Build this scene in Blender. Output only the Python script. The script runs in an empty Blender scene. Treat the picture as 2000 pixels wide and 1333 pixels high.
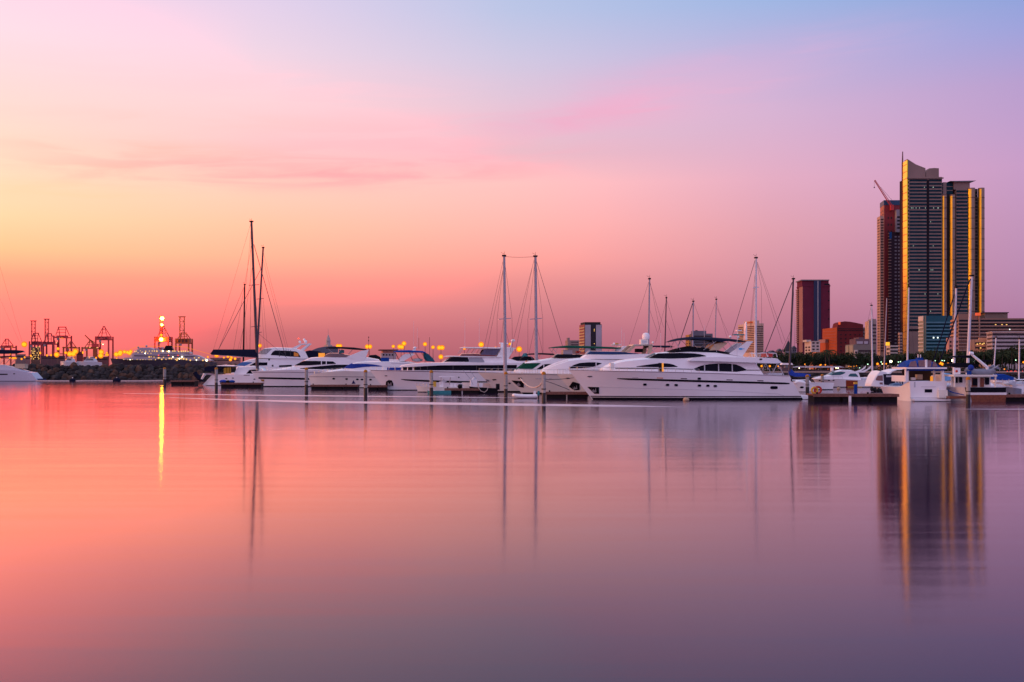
import bpy, math, random
from mathutils import Vector
R = math.radians
rnd = random.Random(7)
sc = bpy.context.scene
# ------------------------------------------------------------------ camera
F, CX, HY, CH = 2200.0, 1000.0, 716.0, 4.2        # focal length and horizon in photo pixels, eye height in metres
cam = bpy.data.cameras.new('camera'); cam.lens = 36 * F / 2000; cam.sensor_width = 36
cam.shift_y = (HY - 666.5) / 2000; cam.clip_start = 0.5; cam.clip_end = 30000
co = bpy.data.objects.new('camera', cam); sc.collection.objects.link(co)
co.location = (0, 0, CH); co.rotation_euler = (R(90), 0, 0); sc.camera = co
# ------------------------------------------------------------------ sky
def lin(c):
    return tuple(((v / 255) / 12.92 if v <= 10 else (((v / 255) + .055) / 1.055) ** 2.4) for v in c) + (1,)
world = bpy.data.worlds.new('World'); sc.world = world; world.use_nodes = True
wt = world.node_tree; wt.nodes.clear()
def wn(t, **k):
    n = wt.nodes.new(t)
    for a, v in k.items(): setattr(n, a, v)
    return n
def wmath(op, a, b=None, c=None):
    n = wn('ShaderNodeMath', operation=op)
    for i, v in enumerate((a, b, c)):
        if v is None: continue
        if isinstance(v, (int, float)): n.inputs[i].default_value = v
        else: wt.links.new(v, n.inputs[i])
    return n.outputs[0]
def wmix(f, a, b):
    n = wn('ShaderNodeMix', data_type='RGBA')
    for s, v in ((n.inputs[0], f), (n.inputs[6], a), (n.inputs[7], b)):
        if isinstance(v, (int, float, tuple)): s.default_value = v
        else: wt.links.new(v, s)
    return n.outputs[2]
tc = wn('ShaderNodeTexCoord'); sx = wn('ShaderNodeSeparateXYZ'); wt.links.new(tc.outputs['Generated'], sx.inputs[0])
EL = wmath('MULTIPLY', wmath('ARCSINE', sx.outputs[2]), 180 / math.pi)          # elevation, degrees
AZ = wmath('MULTIPLY', wmath('ARCTAN2', sx.outputs[0], sx.outputs[1]), 180 / math.pi)
def elev(y): return math.degrees(math.atan((HY - y) / 2250))
# colours of the evening sky by azimuth (columns) and height (photo rows)
COLS = [
 (-180, [(0, (160,120,170)), (6, (190,154,216)), (14, (204,186,244)), (30, (208,206,252)), (90, (212,218,255))]),
 (-100, [(0, (214,120,105)), (4, (255,150,95)), (9, (255,205,140)), (16, (255,222,195)), (32, (228,206,226)), (90, (212,218,255))]),
 (-24.4, [(elev(700), (232,122,116)), (elev(650), (248,134,126)), (elev(600), (255,147,132)), (elev(550), (255,168,134)), (elev(500), (255,204,150)), (elev(440), (255,221,172)), (elev(360), (255,227,194)), (elev(290), (255,224,205)), (elev(200), (254,222,218)), (elev(100), (252,224,234)), (elev(0), (252,217,236)), (32, (224,206,232)), (90, (212,218,255))]),
 (-12.8, [(elev(700), (192,102,108)), (elev(650), (210,114,118)), (elev(600), (240,138,132)), (elev(550), (253,158,140)), (elev(500), (255,186,153)), (elev(440), (255,202,168)), (elev(370), (255,212,190)), (elev(290), (254,204,204)), (elev(200), (252,214,218)), (elev(100), (242,215,231)), (elev(0), (230,210,236)), (32, (196,194,230)), (90, (212,218,255))]),
 (0, [(elev(700), (176,100,115)), (elev(650), (194,113,125)), (elev(600), (215,132,138)), (elev(550), (238,148,146)), (elev(500), (248,168,158)), (elev(430), (250,186,177)), (elev(350), (250,198,194)), (elev(290), (236,192,202)), (elev(200), (230,198,216)), (elev(100), (210,201,227)), (elev(0), (188,198,231)), (32, (172,188,230)), (90, (212,218,255))]),
 (12.8, [(elev(700), (166,102,126)), (elev(650), (184,118,140)), (elev(600), (200,130,148)), (elev(550), (212,144,160)), (elev(450), (226,162,176)), (elev(350), (230,174,196)), (elev(220), (216,180,212)), (elev(110), (190,180,221)), (elev(0), (160,183,228)), (32, (148,172,226)), (90, (212,218,255))]),
 (24.4, [(elev(700), (152,100,136)), (elev(650), (170,118,156)), (elev(600), (182,132,168)), (elev(450), (196,150,188)), (elev(350), (202,158,200)), (elev(200), (186,160,208)), (elev(100), (160,164,220)), (elev(0), (134,164,220)), (32, (136,160,220)), (90, (212,218,255))]),
 (80, [(0, (150,106,145)), (8, (186,144,188)), (16, (170,158,212)), (32, (150,164,222)), (90, (212,218,255))]),
 (180, [(0, (160,120,170)), (6, (190,154,216)), (14, (204,186,244)), (30, (208,206,252)), (90, (212,218,255))]),
]
elp = wmath('POWER', wmath('MAXIMUM', wmath('DIVIDE', EL, 90.0), 0.0), 0.5)
out = None; prev = None
HOT = {-100: 2.2, -24.4: 2.8, -12.8: 1.8, 0: 1.25}          # red runs past the film's white in the afterglow, as around any sunset
for az, stops in COLS:
    rp = wn('ShaderNodeValToRGB'); cr = rp.color_ramp
    while len(cr.elements) > 1: cr.elements.remove(cr.elements[-1])
    stops = sorted(stops)
    for i, (e, c) in enumerate(stops):
        p = (max(e, 0) / 90) ** .5
        el = cr.elements[0] if i == 0 else cr.elements.new(p)
        el.position = p; h_ = HOT.get(az, 1.0); c = lin(c); hf = 1 + (h_ - 1) * min(max((c[0] - .86) / .13, 0), 1) * min(max(((17 if az < -20 else 13.5) - e) / 4.5, 0), 1); el.color = (c[0] * hf, c[1], c[2], 1)
    wt.links.new(elp, rp.inputs[0])
    if out is None: out = rp.outputs[0]
    else:
        mr = wn('ShaderNodeMapRange', interpolation_type='SMOOTHSTEP' if abs(az) > 30 or prev < -30 else 'LINEAR', clamp=True)
        mr.inputs[1].default_value = prev; mr.inputs[2].default_value = az
        wt.links.new(AZ, mr.inputs[0])
        out = wmix(mr.outputs[0], out, rp.outputs[0])
    prev = az
# thin wisps of pink cloud: stretched noise, strongest in two drifting bands
cb = wn('ShaderNodeCombineXYZ')
wt.links.new(wmath('MULTIPLY', AZ, .035), cb.inputs[0]); wt.links.new(wmath('ADD', wmath('MULTIPLY', EL, .30), wmath('MULTIPLY', AZ, -.012)), cb.inputs[1])
nz = wn('ShaderNodeTexNoise'); nz.inputs['Scale'].default_value = 3.6; nz.inputs['Detail'].default_value = 5; nz.inputs['Roughness'].default_value = .55; nz.inputs['Distortion'].default_value = .6
wt.links.new(cb.outputs[0], nz.inputs['Vector'])
def bump2(az0, el0, wa, we, slope=0.0):
    e = wmath('SUBTRACT', EL, wmath('ADD', wmath('MULTIPLY', wmath('SUBTRACT', AZ, az0), slope), el0))
    a = wmath('SUBTRACT', AZ, az0)
    q = wmath('ADD', wmath('MULTIPLY', wmath('MULTIPLY', a, a), 1 / wa ** 2), wmath('MULTIPLY', wmath('MULTIPLY', e, e), 1 / we ** 2))
    return wmath('POWER', 2.718, wmath('MULTIPLY', q, -1.0))
nv = wn('ShaderNodeMapRange', clamp=True, interpolation_type='SMOOTHSTEP'); nv.inputs[1].default_value = .40; nv.inputs[2].default_value = .64
wt.links.new(nz.outputs[0], nv.inputs[0])
for (az0, el0, wa, we, sl, amt, col) in ((-12, 9.6, 9, .7, .03, .95, (255,166,170)), (-6, 11.0, 6, 1.3, -.03, .4, (252,184,194)), (-5, 9.7, 6, .5, .04, .65, (252,174,180)), (-19, 10.4, 6, .5, .0, .65, (255,194,178)), (-17, 11.8, 7, .45, .02, .4, (255,204,196)), (-20, 9.3, 5, .35, .03, .45, (255,200,176)), (-14, 13.8, 9, 1.0, -.03, .15, (255,200,208)),
                                          (6.6, 13.2, 5.5, 1.3, .16, .62, (246,176,206)), (9, 13.6, 7, .7, .16, .35, (244,178,208)), (3.5, 12.2, 4, .5, .05, .3, (246,176,204)), (4, 12.4, 5, .5, .03, .5, (244,172,200)), (1, 10.6, 6, .6, .0, .35, (240,178,196)), (12, 14.9, 6, .9, .14, .4, (224,178,216)), (-22, 8.2, 5, .5, 0, .4, (255,214,160))):
    f = wmath('MULTIPLY', wmath('MULTIPLY', bump2(az0, el0, wa, we, sl), wmath('ADD', wmath('MULTIPLY', nv.outputs[0], .55 if az0 > 0 else .8), .45 if az0 > 0 else .2)), amt)
    cl = lin(col); hf = 1.0 if az0 > 0 else 1 + .055 * min(-az0, 20); out = wmix(f, out, (cl[0] * hf, cl[1], cl[2], 1))
bg = wn('ShaderNodeBackground'); bg.inputs[1].default_value = 1.0
wt.links.new(out, bg.inputs[0]); wo = wn('ShaderNodeOutputWorld'); wt.links.new(bg.outputs[0], wo.inputs[0])
# ------------------------------------------------------------------ low orange afterglow from the left, a broad weak sun
sl = bpy.data.lights.new('sun', 'SUN'); sl.energy = 1.3; sl.angle = R(12); sl.color = (1.0, .42, .13)
so = bpy.data.objects.new('sun', sl); sc.collection.objects.link(so)
so.rotation_euler = Vector((1.0, -.02, -.055)).to_track_quat('-Z', 'Y').to_euler()
sc.view_settings.view_transform = 'Standard'; sc.view_settings.look = 'None'; sc.view_settings.exposure = 0.0; sc.view_settings.gamma = 1.0
# ------------------------------------------------------------------ materials
MATS = {}
def mat(name, col, rough=.5, metal=0.0, var=.12, scale=3.0, bump=0.0, emit=None, es=1.0, spec=.5, ior=1.45, tint=None):
    if name in MATS: return MATS[name]
    m = bpy.data.materials.new(name); m.use_nodes = True; nt = m.node_tree
    b = nt.nodes['Principled BSDF']
    b.inputs['Roughness'].default_value = rough; b.inputs['Metallic'].default_value = metal
    b.inputs['Specular IOR Level'].default_value = min(spec, .12) if rough >= .6 and metal < .3 else spec; b.inputs['IOR'].default_value = ior
    t = nt.nodes.new('ShaderNodeTexCoord'); n = nt.nodes.new('ShaderNodeTexNoise')
    n.inputs['Scale'].default_value = scale; n.inputs['Detail'].default_value = 4
    nt.links.new(t.outputs['Object'], n.inputs['Vector'])
    rp = nt.nodes.new('ShaderNodeValToRGB'); rp.color_ramp.elements[0].position = .3; rp.color_ramp.elements[1].position = .7
    c = tuple(col[:3])
    rp.color_ramp.elements[0].color = tuple(v * (1 - var) for v in c) + (1,)
    rp.color_ramp.elements[1].color = tuple(min(1, v * (1 + var)) for v in (tint or c)) + (1,)
    nt.links.new(n.outputs[0], rp.inputs[0]); nt.links.new(rp.outputs[0], b.inputs['Base Color'])
    if bump:
        bn = nt.nodes.new('ShaderNodeBump'); bn.inputs['Strength'].default_value = bump; bn.inputs['Distance'].default_value = .1
        nt.links.new(n.outputs[0], bn.inputs['Height']); nt.links.new(bn.outputs[0], b.inputs['Normal'])
    if emit:
        b.inputs['Emission Color'].default_value = tuple(emit) + (1,); b.inputs['Emission Strength'].default_value = es
    MATS[name] = m; return m
WHITE = mat('gelcoat_white', (.87, .86, .86), .22, var=.04, scale=.4)
CREAM = mat('gelcoat_cream', (.80, .76, .68), .25, var=.05, scale=.4)
GREYW = mat('pale_grey_paint', (.52, .53, .56), .35, var=.06)
GLASS = mat('dark_glass', (.006, .007, .014), .12, var=.3, scale=.7, spec=.08)
BLUEGL = mat('blue_glass', (.012, .035, .12), .1, var=.25, scale=.8, spec=.2)
BLACK = mat('black_paint', (.008, .008, .011), .4, var=.2, spec=.12)
NAVY = mat('navy_canvas', (.007, .009, .028), .85, var=.3, scale=5, bump=.15)
BLUEC = mat('blue_canvas', (.008, .05, .27), .8, var=.25, scale=4, bump=.15)
COBALT = mat('cobalt_canvas', (.02, .05, .30), .75, var=.25, scale=4, bump=.1)
GREENC = mat('green_canvas', (.006, .075, .045), .85, var=.25, scale=4, bump=.15)
BLACKC = mat('black_canvas', (.008, .008, .014), .9, var=.3, scale=5, bump=.15)
TEALC = mat('teal_paint', (.03, .25, .27), .5, var=.2)
STEEL = mat('stainless_steel', (.42, .42, .46), .45, metal=.6, var=.1)
ALU = mat('grey_alloy_mast', (.34, .34, .40), .4, metal=.3, var=.12)
DMAST = mat('dark_alloy_mast', (.06, .05, .07), .45, metal=.3, var=.15)
WMAST = mat('white_mast', (.66, .66, .72), .35, var=.08)
WIRE = mat('rigging_wire', (.05, .045, .06), .5, metal=.4)
WOOD = mat('dock_timber', (.20, .095, .075), .8, var=.35, scale=6, bump=.3)
TEAK = mat('varnished_teak', (.19, .05, .016), .35, var=.35, scale=5)
DARKW = mat('wet_dark_timber', (.012, .009, .010), .6, var=.3, scale=4)
CONC = mat('concrete', (.36, .33, .31), .85, var=.25, scale=4, bump=.3)
ORANGE = mat('orange_pile_cap', (.42, .17, .02), .6, var=.35, scale=9)
WETC = mat('wet_weedy_concrete', (.02, .018, .018), .5, var=.4, scale=5)
REDP = mat('red_paint', (.45, .03, .02), .45, var=.2)
YELP = mat('yellow_paint', (.6, .36, .03), .5, var=.2)
RUBBER = mat('black_rubber', (.02, .02, .022), .7, var=.2)
GREYR = mat('grey_inflatable', (.20, .21, .26), .55, var=.12)
BEIGE = mat('beige_lining', (.55, .43, .30), .7, var=.1)
REDGL = mat('red_tinted_glass', (.16, .03, .035), .12, var=.2)
ROCK = mat('breakwater_stone', (.042, .036, .036), .9, var=.55, scale=.5, bump=.6)
ROCK2 = mat('brown_breakwater_stone', (.085, .05, .036), .9, var=.5, scale=.6, bump=.6)
CRED = mat('crane_red', (.58, .05, .05), .55, var=.25, scale=.15)
CORG = mat('crane_orange', (.42, .09, .02), .55, var=.25, scale=.15)
CGREY = mat('crane_grey', (.30, .25, .27), .6, var=.2, scale=.15)
WARM = mat('warm_glow', (.4, .2, .05), .6, emit=(1, .34, .03), es=.75)
def lampmat(name, col, s): return mat(name, (.02, .015, .01), .6, var=.02, emit=col, es=s, spec=0.0)
SODIUM = lampmat('sodium_bulb', (1, .31, .012), 2.1)
SODIUM2 = lampmat('sodium_glow', (1, .24, .012), 1.05)  # soft orange glow for lamp halos and lesser lights
WHITEL = lampmat('white_bulb', (1, .92, .55), 7)
GREENL = lampmat('green_white_bulb', (.55, 1, .65), 3)
REDL = lampmat('red_signal', (1, .06, .03), 3)
FLOOD = lampmat('crane_floodlight', (1, .40, .02), 110)
WINL = lampmat('lit_window', (1, .55, .16), 1.3)
# ------------------------------------------------------------------ mesh helpers
class MB:
    def __init__(s): s.v = []; s.f = []; s.sm = []
    def add(s, vs, fs, smooth=False):
        o = len(s.v); s.v += [tuple(p) for p in vs]; s.f += [tuple(i + o for i in f) for f in fs]; s.sm += [smooth] * len(fs); return s
    def box(s, x0, x1, y0, y1, z0, z1):
        return s.add([(x, y, z) for z in (z0, z1) for y in (y0, y1) for x in (x0, x1)],
                     [(0, 2, 3, 1), (4, 5, 7, 6), (0, 1, 5, 4), (2, 6, 7, 3), (0, 4, 6, 2), (1, 3, 7, 5)])
    def obox(s, c, ux, uy, hx, hy, z0, z1):                 # box turned in plan: centre, unit axes, half sizes
        c = Vector(c); vs = []
        for z in (z0, z1):
            for a, b in ((-1, -1), (1, -1), (1, 1), (-1, 1)):
                p = Vector((c.x, c.y, 0)) + Vector((ux[0], ux[1], 0)) * hx * a + Vector((uy[0], uy[1], 0)) * hy * b
                vs.append((p.x, p.y, z))
        return s.add(vs, [(3, 2, 1, 0), (4, 5, 6, 7), (0, 1, 5, 4), (1, 2, 6, 5), (2, 3, 7, 6), (3, 0, 4, 7)])
    def tube(s, pts, r0, r1=None, n=6, cap=True):
        pts = [Vector(p) for p in pts]; r1 = r0 if r1 is None else r1
        rings = []; L = len(pts) - 1
        for i, p in enumerate(pts):
            d = (pts[min(i + 1, L)] - pts[max(i - 1, 0)]).normalized()
            a = d.cross(Vector((0, 0, 1)) if abs(d.z) < .9 else Vector((1, 0, 0))).normalized(); b = d.cross(a)
            r = r0 + (r1 - r0) * i / max(L, 1)
            rings.append([p + (a * math.cos(t) + b * math.sin(t)) * r for t in [2 * math.pi * k / n for k in range(n)]])
        vs = [p for q in rings for p in q]; fs = []
        for i in range(L):
            for k in range(n): fs.append((i * n + k, i * n + (k + 1) % n, (i + 1) * n + (k + 1) % n, (i + 1) * n + k))
        s.add(vs, fs, True)
        if cap: s.add(rings[0], [tuple(range(n))]); s.add(rings[-1], [tuple(reversed(range(n)))])
        return s
    def ball(s, c, r, n=10, m=6, sz=1.0, sx=1.0):
        vs = [(c[0], c[1], c[2] - r * sz)]
        for i in range(1, m):
            a = math.pi * i / m - math.pi / 2
            for k in range(n):
                t = 2 * math.pi * k / n
                vs.append((c[0] + sx * r * math.cos(a) * math.cos(t), c[1] + r * math.cos(a) * math.sin(t), c[2] + r * sz * math.sin(a)))
        vs.append((c[0], c[1], c[2] + r * sz)); fs = []
        for k in range(n): fs.append((0, 1 + (k + 1) % n, 1 + k)); fs.append((len(vs) - 1, 1 + (m - 2) * n + k, 1 + (m - 2) * n + (k + 1) % n))
        for i in range(m - 2):
            for k in range(n): fs.append((1 + i * n + k, 1 + i * n + (k + 1) % n, 1 + (i + 1) * n + (k + 1) % n, 1 + (i + 1) * n + k))
        return s.add(vs, fs, True)
    def lathe(s, c, prof, n=12):                             # prof: (radius, height) from below
        vs = []; fs = []
        for r, z in prof: vs += [(c[0] + r * math.cos(2 * math.pi * k / n), c[1] + r * math.sin(2 * math.pi * k / n), c[2] + z) for k in range(n)]
        for i in range(len(prof) - 1):
            for k in range(n): fs.append((i * n + k, i * n + (k + 1) % n, (i + 1) * n + (k + 1) % n, (i + 1) * n + k))
        s.add(vs, fs, True); s.add(vs[:n], [tuple(reversed(range(n)))]); s.add(vs[-n:], [tuple(range(n))]); return s
    def slab(s, ring, off):                                  # ring of 3-D points extruded by a vector
        n = len(ring); off = Vector(off); vs = [Vector(p) for p in ring] + [Vector(p) + off for p in ring]
        return s.add(vs, [tuple(range(n)), tuple(reversed(range(n, 2 * n)))] + [(i, i + n, (i + 1) % n + n, (i + 1) % n) for i in range(n)])
    def rows(s, rows, smooth=True, closed=False):            # quad sheet through rows of points
        n = len(rows[0]); fs = []
        for i in range(len(rows) - 1):
            for k in range(n if closed else n - 1): fs.append((i * n + k, i * n + (k + 1) % n, (i + 1) * n + (k + 1) % n, (i + 1) * n + k))
        return s.add([p for r in rows for p in r], fs, smooth)
    def build(s, name, m, parent=None, sharp=40, fix=True):
        me = bpy.data.meshes.new(name); me.from_pydata(s.v, [], s.f); me.update()
        if fix:
            import bmesh
            bm = bmesh.new(); bm.from_mesh(me); bmesh.ops.remove_doubles(bm, verts=bm.verts, dist=1e-4)
            bmesh.ops.recalc_face_normals(bm, faces=bm.faces); bm.to_mesh(me); bm.free()
        me.materials.append(m)
        if any(s.sm):
            me.polygons.foreach_set('use_smooth', [True] * len(me.polygons)); me.set_sharp_from_angle(angle=R(sharp))
        o = bpy.data.objects.new(name, me); sc.collection.objects.link(o)
        if parent: o.parent = parent
        return o
def tag(o, label=None, cat=None, group=None, kind=None):
    if label: o['label'] = label
    if cat: o['category'] = cat
    if group: o['group'] = group
    if kind: o['kind'] = kind
    return o
def thing(name, loc, label, cat, group=None, rz=0.0):
    o = bpy.data.objects.new(name, None); sc.collection.objects.link(o); o.location = loc; o.rotation_euler = (0, 0, rz); o.empty_display_size = .5
    return tag(o, label, cat, group)
def copy(o, parent=None, **k):
    c = o.copy(); sc.collection.objects.link(c)
    if parent is not None: c.parent = parent
    for a, v in k.items(): setattr(c, a, v)
    return c
def at(px, py, D): return Vector(((px - CX) * D / F, D, CH - (py - HY) * D / F))
def wl(py): return F * CH / (py - HY)                       # distance of a waterline seen at row py
def lerp(poly, x):
    if x <= poly[0][0]: return poly[0][1]
    for (a, b), (c, d) in zip(poly, poly[1:]):
        if x <= c: return b + (d - b) * (x - a) / max(c - a, 1e-9)
    return poly[-1][1]
# ------------------------------------------------------------------ water
wm = bpy.data.materials.new('calm_harbour_water'); wm.use_nodes = True; nt = wm.node_tree; nt.nodes.clear()
def nn(t, **k):
    n = nt.nodes.new(t)
    for a, v in k.items(): n.inputs[a.replace('_', ' ')].default_value = v
    return n
t = nn('ShaderNodeTexCoord'); mp = nn('ShaderNodeMapping', Scale=(.16, 1.7, 1)); n1 = nn('ShaderNodeTexNoise', Scale=1.0, Detail=0)
nt.links.new(t.outputs['Object'], mp.inputs[0])
# ripple slopes straight from fine noise, steeper along the view than across it, as on water smoothed by a long exposure
m8 = nn('ShaderNodeMapping', Scale=(170.0, 260.0, 1)); nt.links.new(t.outputs['Object'], m8.inputs[0]); nt.links.new(m8.outputs[0], n1.inputs['Vector'])
vs = nt.nodes.new('ShaderNodeVectorMath'); vs.operation = 'MULTIPLY_ADD'; vs.inputs[1].default_value = (.014, .075, 0); vs.inputs[2].default_value = (-.0085, -.0485, 1); nt.links.new(n1.outputs['Color'], vs.inputs[0])
m9 = nn('ShaderNodeMapping', Scale=(.10, 1.3, 1)); n9 = nn('ShaderNodeTexNoise', Scale=1.0, Detail=2); nt.links.new(t.outputs['Object'], m9.inputs[0]); nt.links.new(m9.outputs[0], n9.inputs['Vector'])
v9 = nt.nodes.new('ShaderNodeVectorMath'); v9.operation = 'MULTIPLY_ADD'; v9.inputs[1].default_value = (.003, .022, 0); nt.links.new(n9.outputs['Color'], v9.inputs[0]); nt.links.new(vs.outputs[0], v9.inputs[2])
bp = nt.nodes.new('ShaderNodeVectorMath'); bp.operation = 'NORMALIZE'; nt.links.new(v9.outputs[0], bp.inputs[0])
n2 = nn('ShaderNodeTexNoise', Scale=.09, Detail=3); nt.links.new(mp.outputs[0], n2.inputs['Vector'])
mr = nn('ShaderNodeMapRange'); mr.inputs[1].default_value = .3; mr.inputs[2].default_value = .7; mr.inputs[3].default_value = .055; mr.inputs[4].default_value = .085
nt.links.new(n2.outputs[0], mr.inputs[0])
gl = nn('ShaderNodeBsdfGlossy', Color=(1.0, .95, .97, 1)); nt.links.new(mr.outputs[0], gl.inputs['Roughness']); nt.links.new(bp.outputs[0], gl.inputs['Normal'])
df = nn('ShaderNodeBsdfDiffuse', Color=(.028, .009, .036, 1)); f0 = nn('ShaderNodeFresnel', IOR=1.52)
fp = nt.nodes.new('ShaderNodeMath'); fp.operation = 'POWER'; fp.inputs[1].default_value = 1.6; nt.links.new(f0.outputs[0], fp.inputs[0])
fr = nt.nodes.new('ShaderNodeMath'); fr.operation = 'MULTIPLY'; fr.use_clamp = True; fr.inputs[1].default_value = 1.42; nt.links.new(fp.outputs[0], fr.inputs[0])
fm_ = nt.nodes.new('ShaderNodeMath'); fm_.operation = 'MINIMUM'; fm_.inputs[1].default_value = .78; nt.links.new(fr.outputs[0], fm_.inputs[0]); fr = fm_
mx = nn('ShaderNodeMixShader'); wo = nn('ShaderNodeOutputMaterial')
nt.links.new(fr.outputs[0], mx.inputs[0]); nt.links.new(df.outputs[0], mx.inputs[1]); nt.links.new(gl.outputs[0], mx.inputs[2]); nt.links.new(mx.outputs[0], wo.inputs[0])
w = MB(); w.add([(-9000, -300, 0), (9000, -300, 0), (9000, 9000, 0), (-9000, 9000, 0)], [(0, 1, 2, 3)])
tag(w.build('water', wm), 'smooth pink and mauve harbour water in the foreground', kind='structure')
# ------------------------------------------------------------------ boats
# A boat's own frame: x along the hull, y away from the photographer, z up. Sizes were measured on the photograph
# (photo pixels) and turned into metres at the boat's real distance by T().
class Boat:
    def __init__(s, name, label, cat, px, wly, B, yaw=6, group=None, D=None, off=0.0):
        s.D = D or wl(wly); s.B = B; s.th = R(yaw)
        s.root = thing(name, ((px - CX) * s.D / F, s.D + B / 2 + off, 0), label, cat, group, s.th)
        s.o = s.root.location.copy(); s.c, s.si = math.cos(s.th), math.sin(s.th)
    def T(s, px, py, v=0.0):
        n = Vector((-s.si, s.c)); p = Vector((s.o.x, s.o.y)) + n * v
        d = Vector(((px - CX) / F, 1.0)); t = p.dot(n) / d.dot(n); q = d * t - Vector((s.o.x, s.o.y))
        return Vector((q.x * s.c + q.y * s.si, v, CH - (py - HY) / F * t))
    def hull(s, bow, foot, stern, sfoot, sheer=(), m=WHITE, full=2.4, entry=1.7, bilge=.88, name='hull', tfull=.93):
        B = s.B / 2; s.full, s.entry, s.bilge, s.tfull = full, entry, bilge, tfull
        b = s.T(*bow); st = s.T(stern[0], stern[1], -B)
        s.xb1 = b.x; s.xb0 = s.T(foot, HY + F * CH / s.D).x; s.xs1 = st.x; s.xs0 = s.T(sfoot, HY, -B).x
        s.sh = [(0.0, st.z), (1.0, b.z)]
        for px, py in sheer:
            v = -B * .9
            for _ in range(3):
                q = s.T(px, py, v); t = min(max((q.x - s.xs1) / (s.xb1 - s.xs1), 0), 1); v = -s.hb(t, 1)
            s.sh.append((t, q.z))
        s.sh.sort(); nt_, ns = 28, 7; rows = []
        for i in range(nt_ + 1):
            t = i / nt_; row = []
            for side in (-1, 1):
                col = []
                for k in range(ns + 1):
                    z = -.5 + (lerp(s.sh, t) + .5) * k / ns; col.append(s.hp(t, z, side))
                row += col if side < 0 else col[::-1]
            rows.append(row)
        mb = MB(); mb.rows(rows, True, closed=True)
        mb.add(rows[0], [tuple(range(len(rows[0])))])
        s.h = mb.build(name, m, s.root, sharp=35); return s.h
    def hb(s, t, k):
        B = s.B / 2
        fs = s.tfull + (1 - s.tfull) * math.sin(min(t / .45, 1) * math.pi / 2) if t < .45 else 1 - ((t - .45) / .55) ** s.full
        fw = s.bilge if t < .4 else s.bilge * (1 - ((t - .4) / .6) ** s.entry)
        return max(B * (fw + (fs - fw) * max(k, 0) ** 1.3), .015)
    def hp(s, t, z, side=-1, off=0.0):
        zs = lerp(s.sh, t); k = (z + .5) / (zs + .5)
        xs = s.xs0 + (s.xs1 - s.xs0) * k; xb = s.xb0 + (s.xb1 - s.xb0) * k
        return Vector((xs + (xb - xs) * t, side * (s.hb(t, k) + off), z))
    def uv(s, px, py):
        v = -s.B * .45
        for _ in range(6):
            q = s.T(px, py, v); t0 = .5
            for _ in range(3):
                zs = lerp(s.sh, t0); k = min(max((q.z + .5) / (zs + .5), 0), 1.05)
                xs = s.xs0 + (s.xs1 - s.xs0) * k; xb = s.xb0 + (s.xb1 - s.xb0) * k
                t0 = min(max((q.x - xs) / (xb - xs), 0), 1)
            v = -s.hb(t0, k)
        return t0, q.z
    def patch(s, name, ring, m, off=.04, parent=None):
        uv = [s.uv(*p) for p in ring]; a = [s.hp(t, z, -1, off) for t, z in uv]; b = [s.hp(t, z, -1, -.05) for t, z in uv]; n = len(a)
        return MB().add(a + b, [tuple(range(n))] + [(i, i + n, (i + 1) % n + n, (i + 1) % n) for i in range(n)]).build(name, m, parent or s.root)
    def oval(s, name, px, py, w, h, m=GLASS, n=10, off=.04, sq=1.0):
        r = []
        for k in range(n):
            a = 2 * math.pi * (k + .5) / n; c, d = math.cos(a), math.sin(a)
            r.append((px + w / 2 * math.copysign(abs(c) ** sq, c), py + h / 2 * math.copysign(abs(d) ** sq, d)))
        return s.patch(name, r, m, off)
    def port(s, px, py, w=7.6, h=5.4):                      # porthole with a bright rim
        r = s.oval('porthole', px, py, w, h, STEEL, 10, .03, .6)
        g = s.oval('pane', px, py - .3, w * .78, h * .7, GLASS, 10, .05, .6); g.parent = r; return r
    def strip(s, name, top, bot, m, n=24, off=.03, both=True):
        x0, x1 = top[0][0], top[-1][0]; mb = MB()
        xs = [x0 + (x1 - x0) * i / n for i in range(n + 1)]
        uv = [(s.uv(x, lerp(top, x)), s.uv(x, lerp(bot, x))) for x in xs]
        for side in ((1, -1) if both else (-1,)):
            mb = MB(); mb.rows([[s.hp(*b, side, -.02), s.hp(*b, side, off), s.hp(*a, side, off), s.hp(*a, side, -.02)] for a, b in uv], False)
            o = mb.build(name, m, s.root)
        return o
    def boot(s, z0=-.3, z1=.28, m=BLACK, name='boot_stripe', t1=.997, off=.03):
        for side in (1, -1):
            mb = MB(); mb.rows([[s.hp(i / 30 * t1, z0, side, off), s.hp(i / 30 * t1, z1, side, off)] for i in range(31)], True)
            o = mb.build(name, m, s.root)
        return o
    def loft(s, name, top, bot, w, m=WHITE, nose=0.0, nf=.5, front=-1, tail=0.0, tum=.12, crown=.12, parent=None, v=None, n=22, z_off=0.0):
        pv = -w if v is None else v
        tp = [(s.T(*p, pv).x, s.T(*p, pv).z + z_off) for p in top]; bt = [(s.T(*p, pv).x, s.T(*p, pv).z + z_off) for p in bot]
        x0, x1 = tp[0][0], tp[-1][0]; xs = sorted({x0 + (x1 - x0) * i / n for i in range(n + 1)} | {a for a, _ in tp} | {a for a, _ in bt if x0 <= a <= x1})
        H = dict(tp=tp, bt=bt, w=w, nose=nose, nf=nf, front=front, tail=tail, tum=tum, crown=crown, x0=x0, x1=x1, pv=pv)
        rows = []
        for x in xs:
            zt, zb = lerp(tp, x), lerp(bt, x); zt = max(zt, zb + .02); W = s.hw(H, x); wt_ = max(W - tum * (zt - zb), W * .3); c = min(crown, (zt - zb) * .8)
            rows.append([(x, -W, zb)] + [(x, q * wt_, zt - c * q * q) for q in (-1, -.8, -.45, 0, .45, .8, 1)] + [(x, W, zb)])
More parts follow.
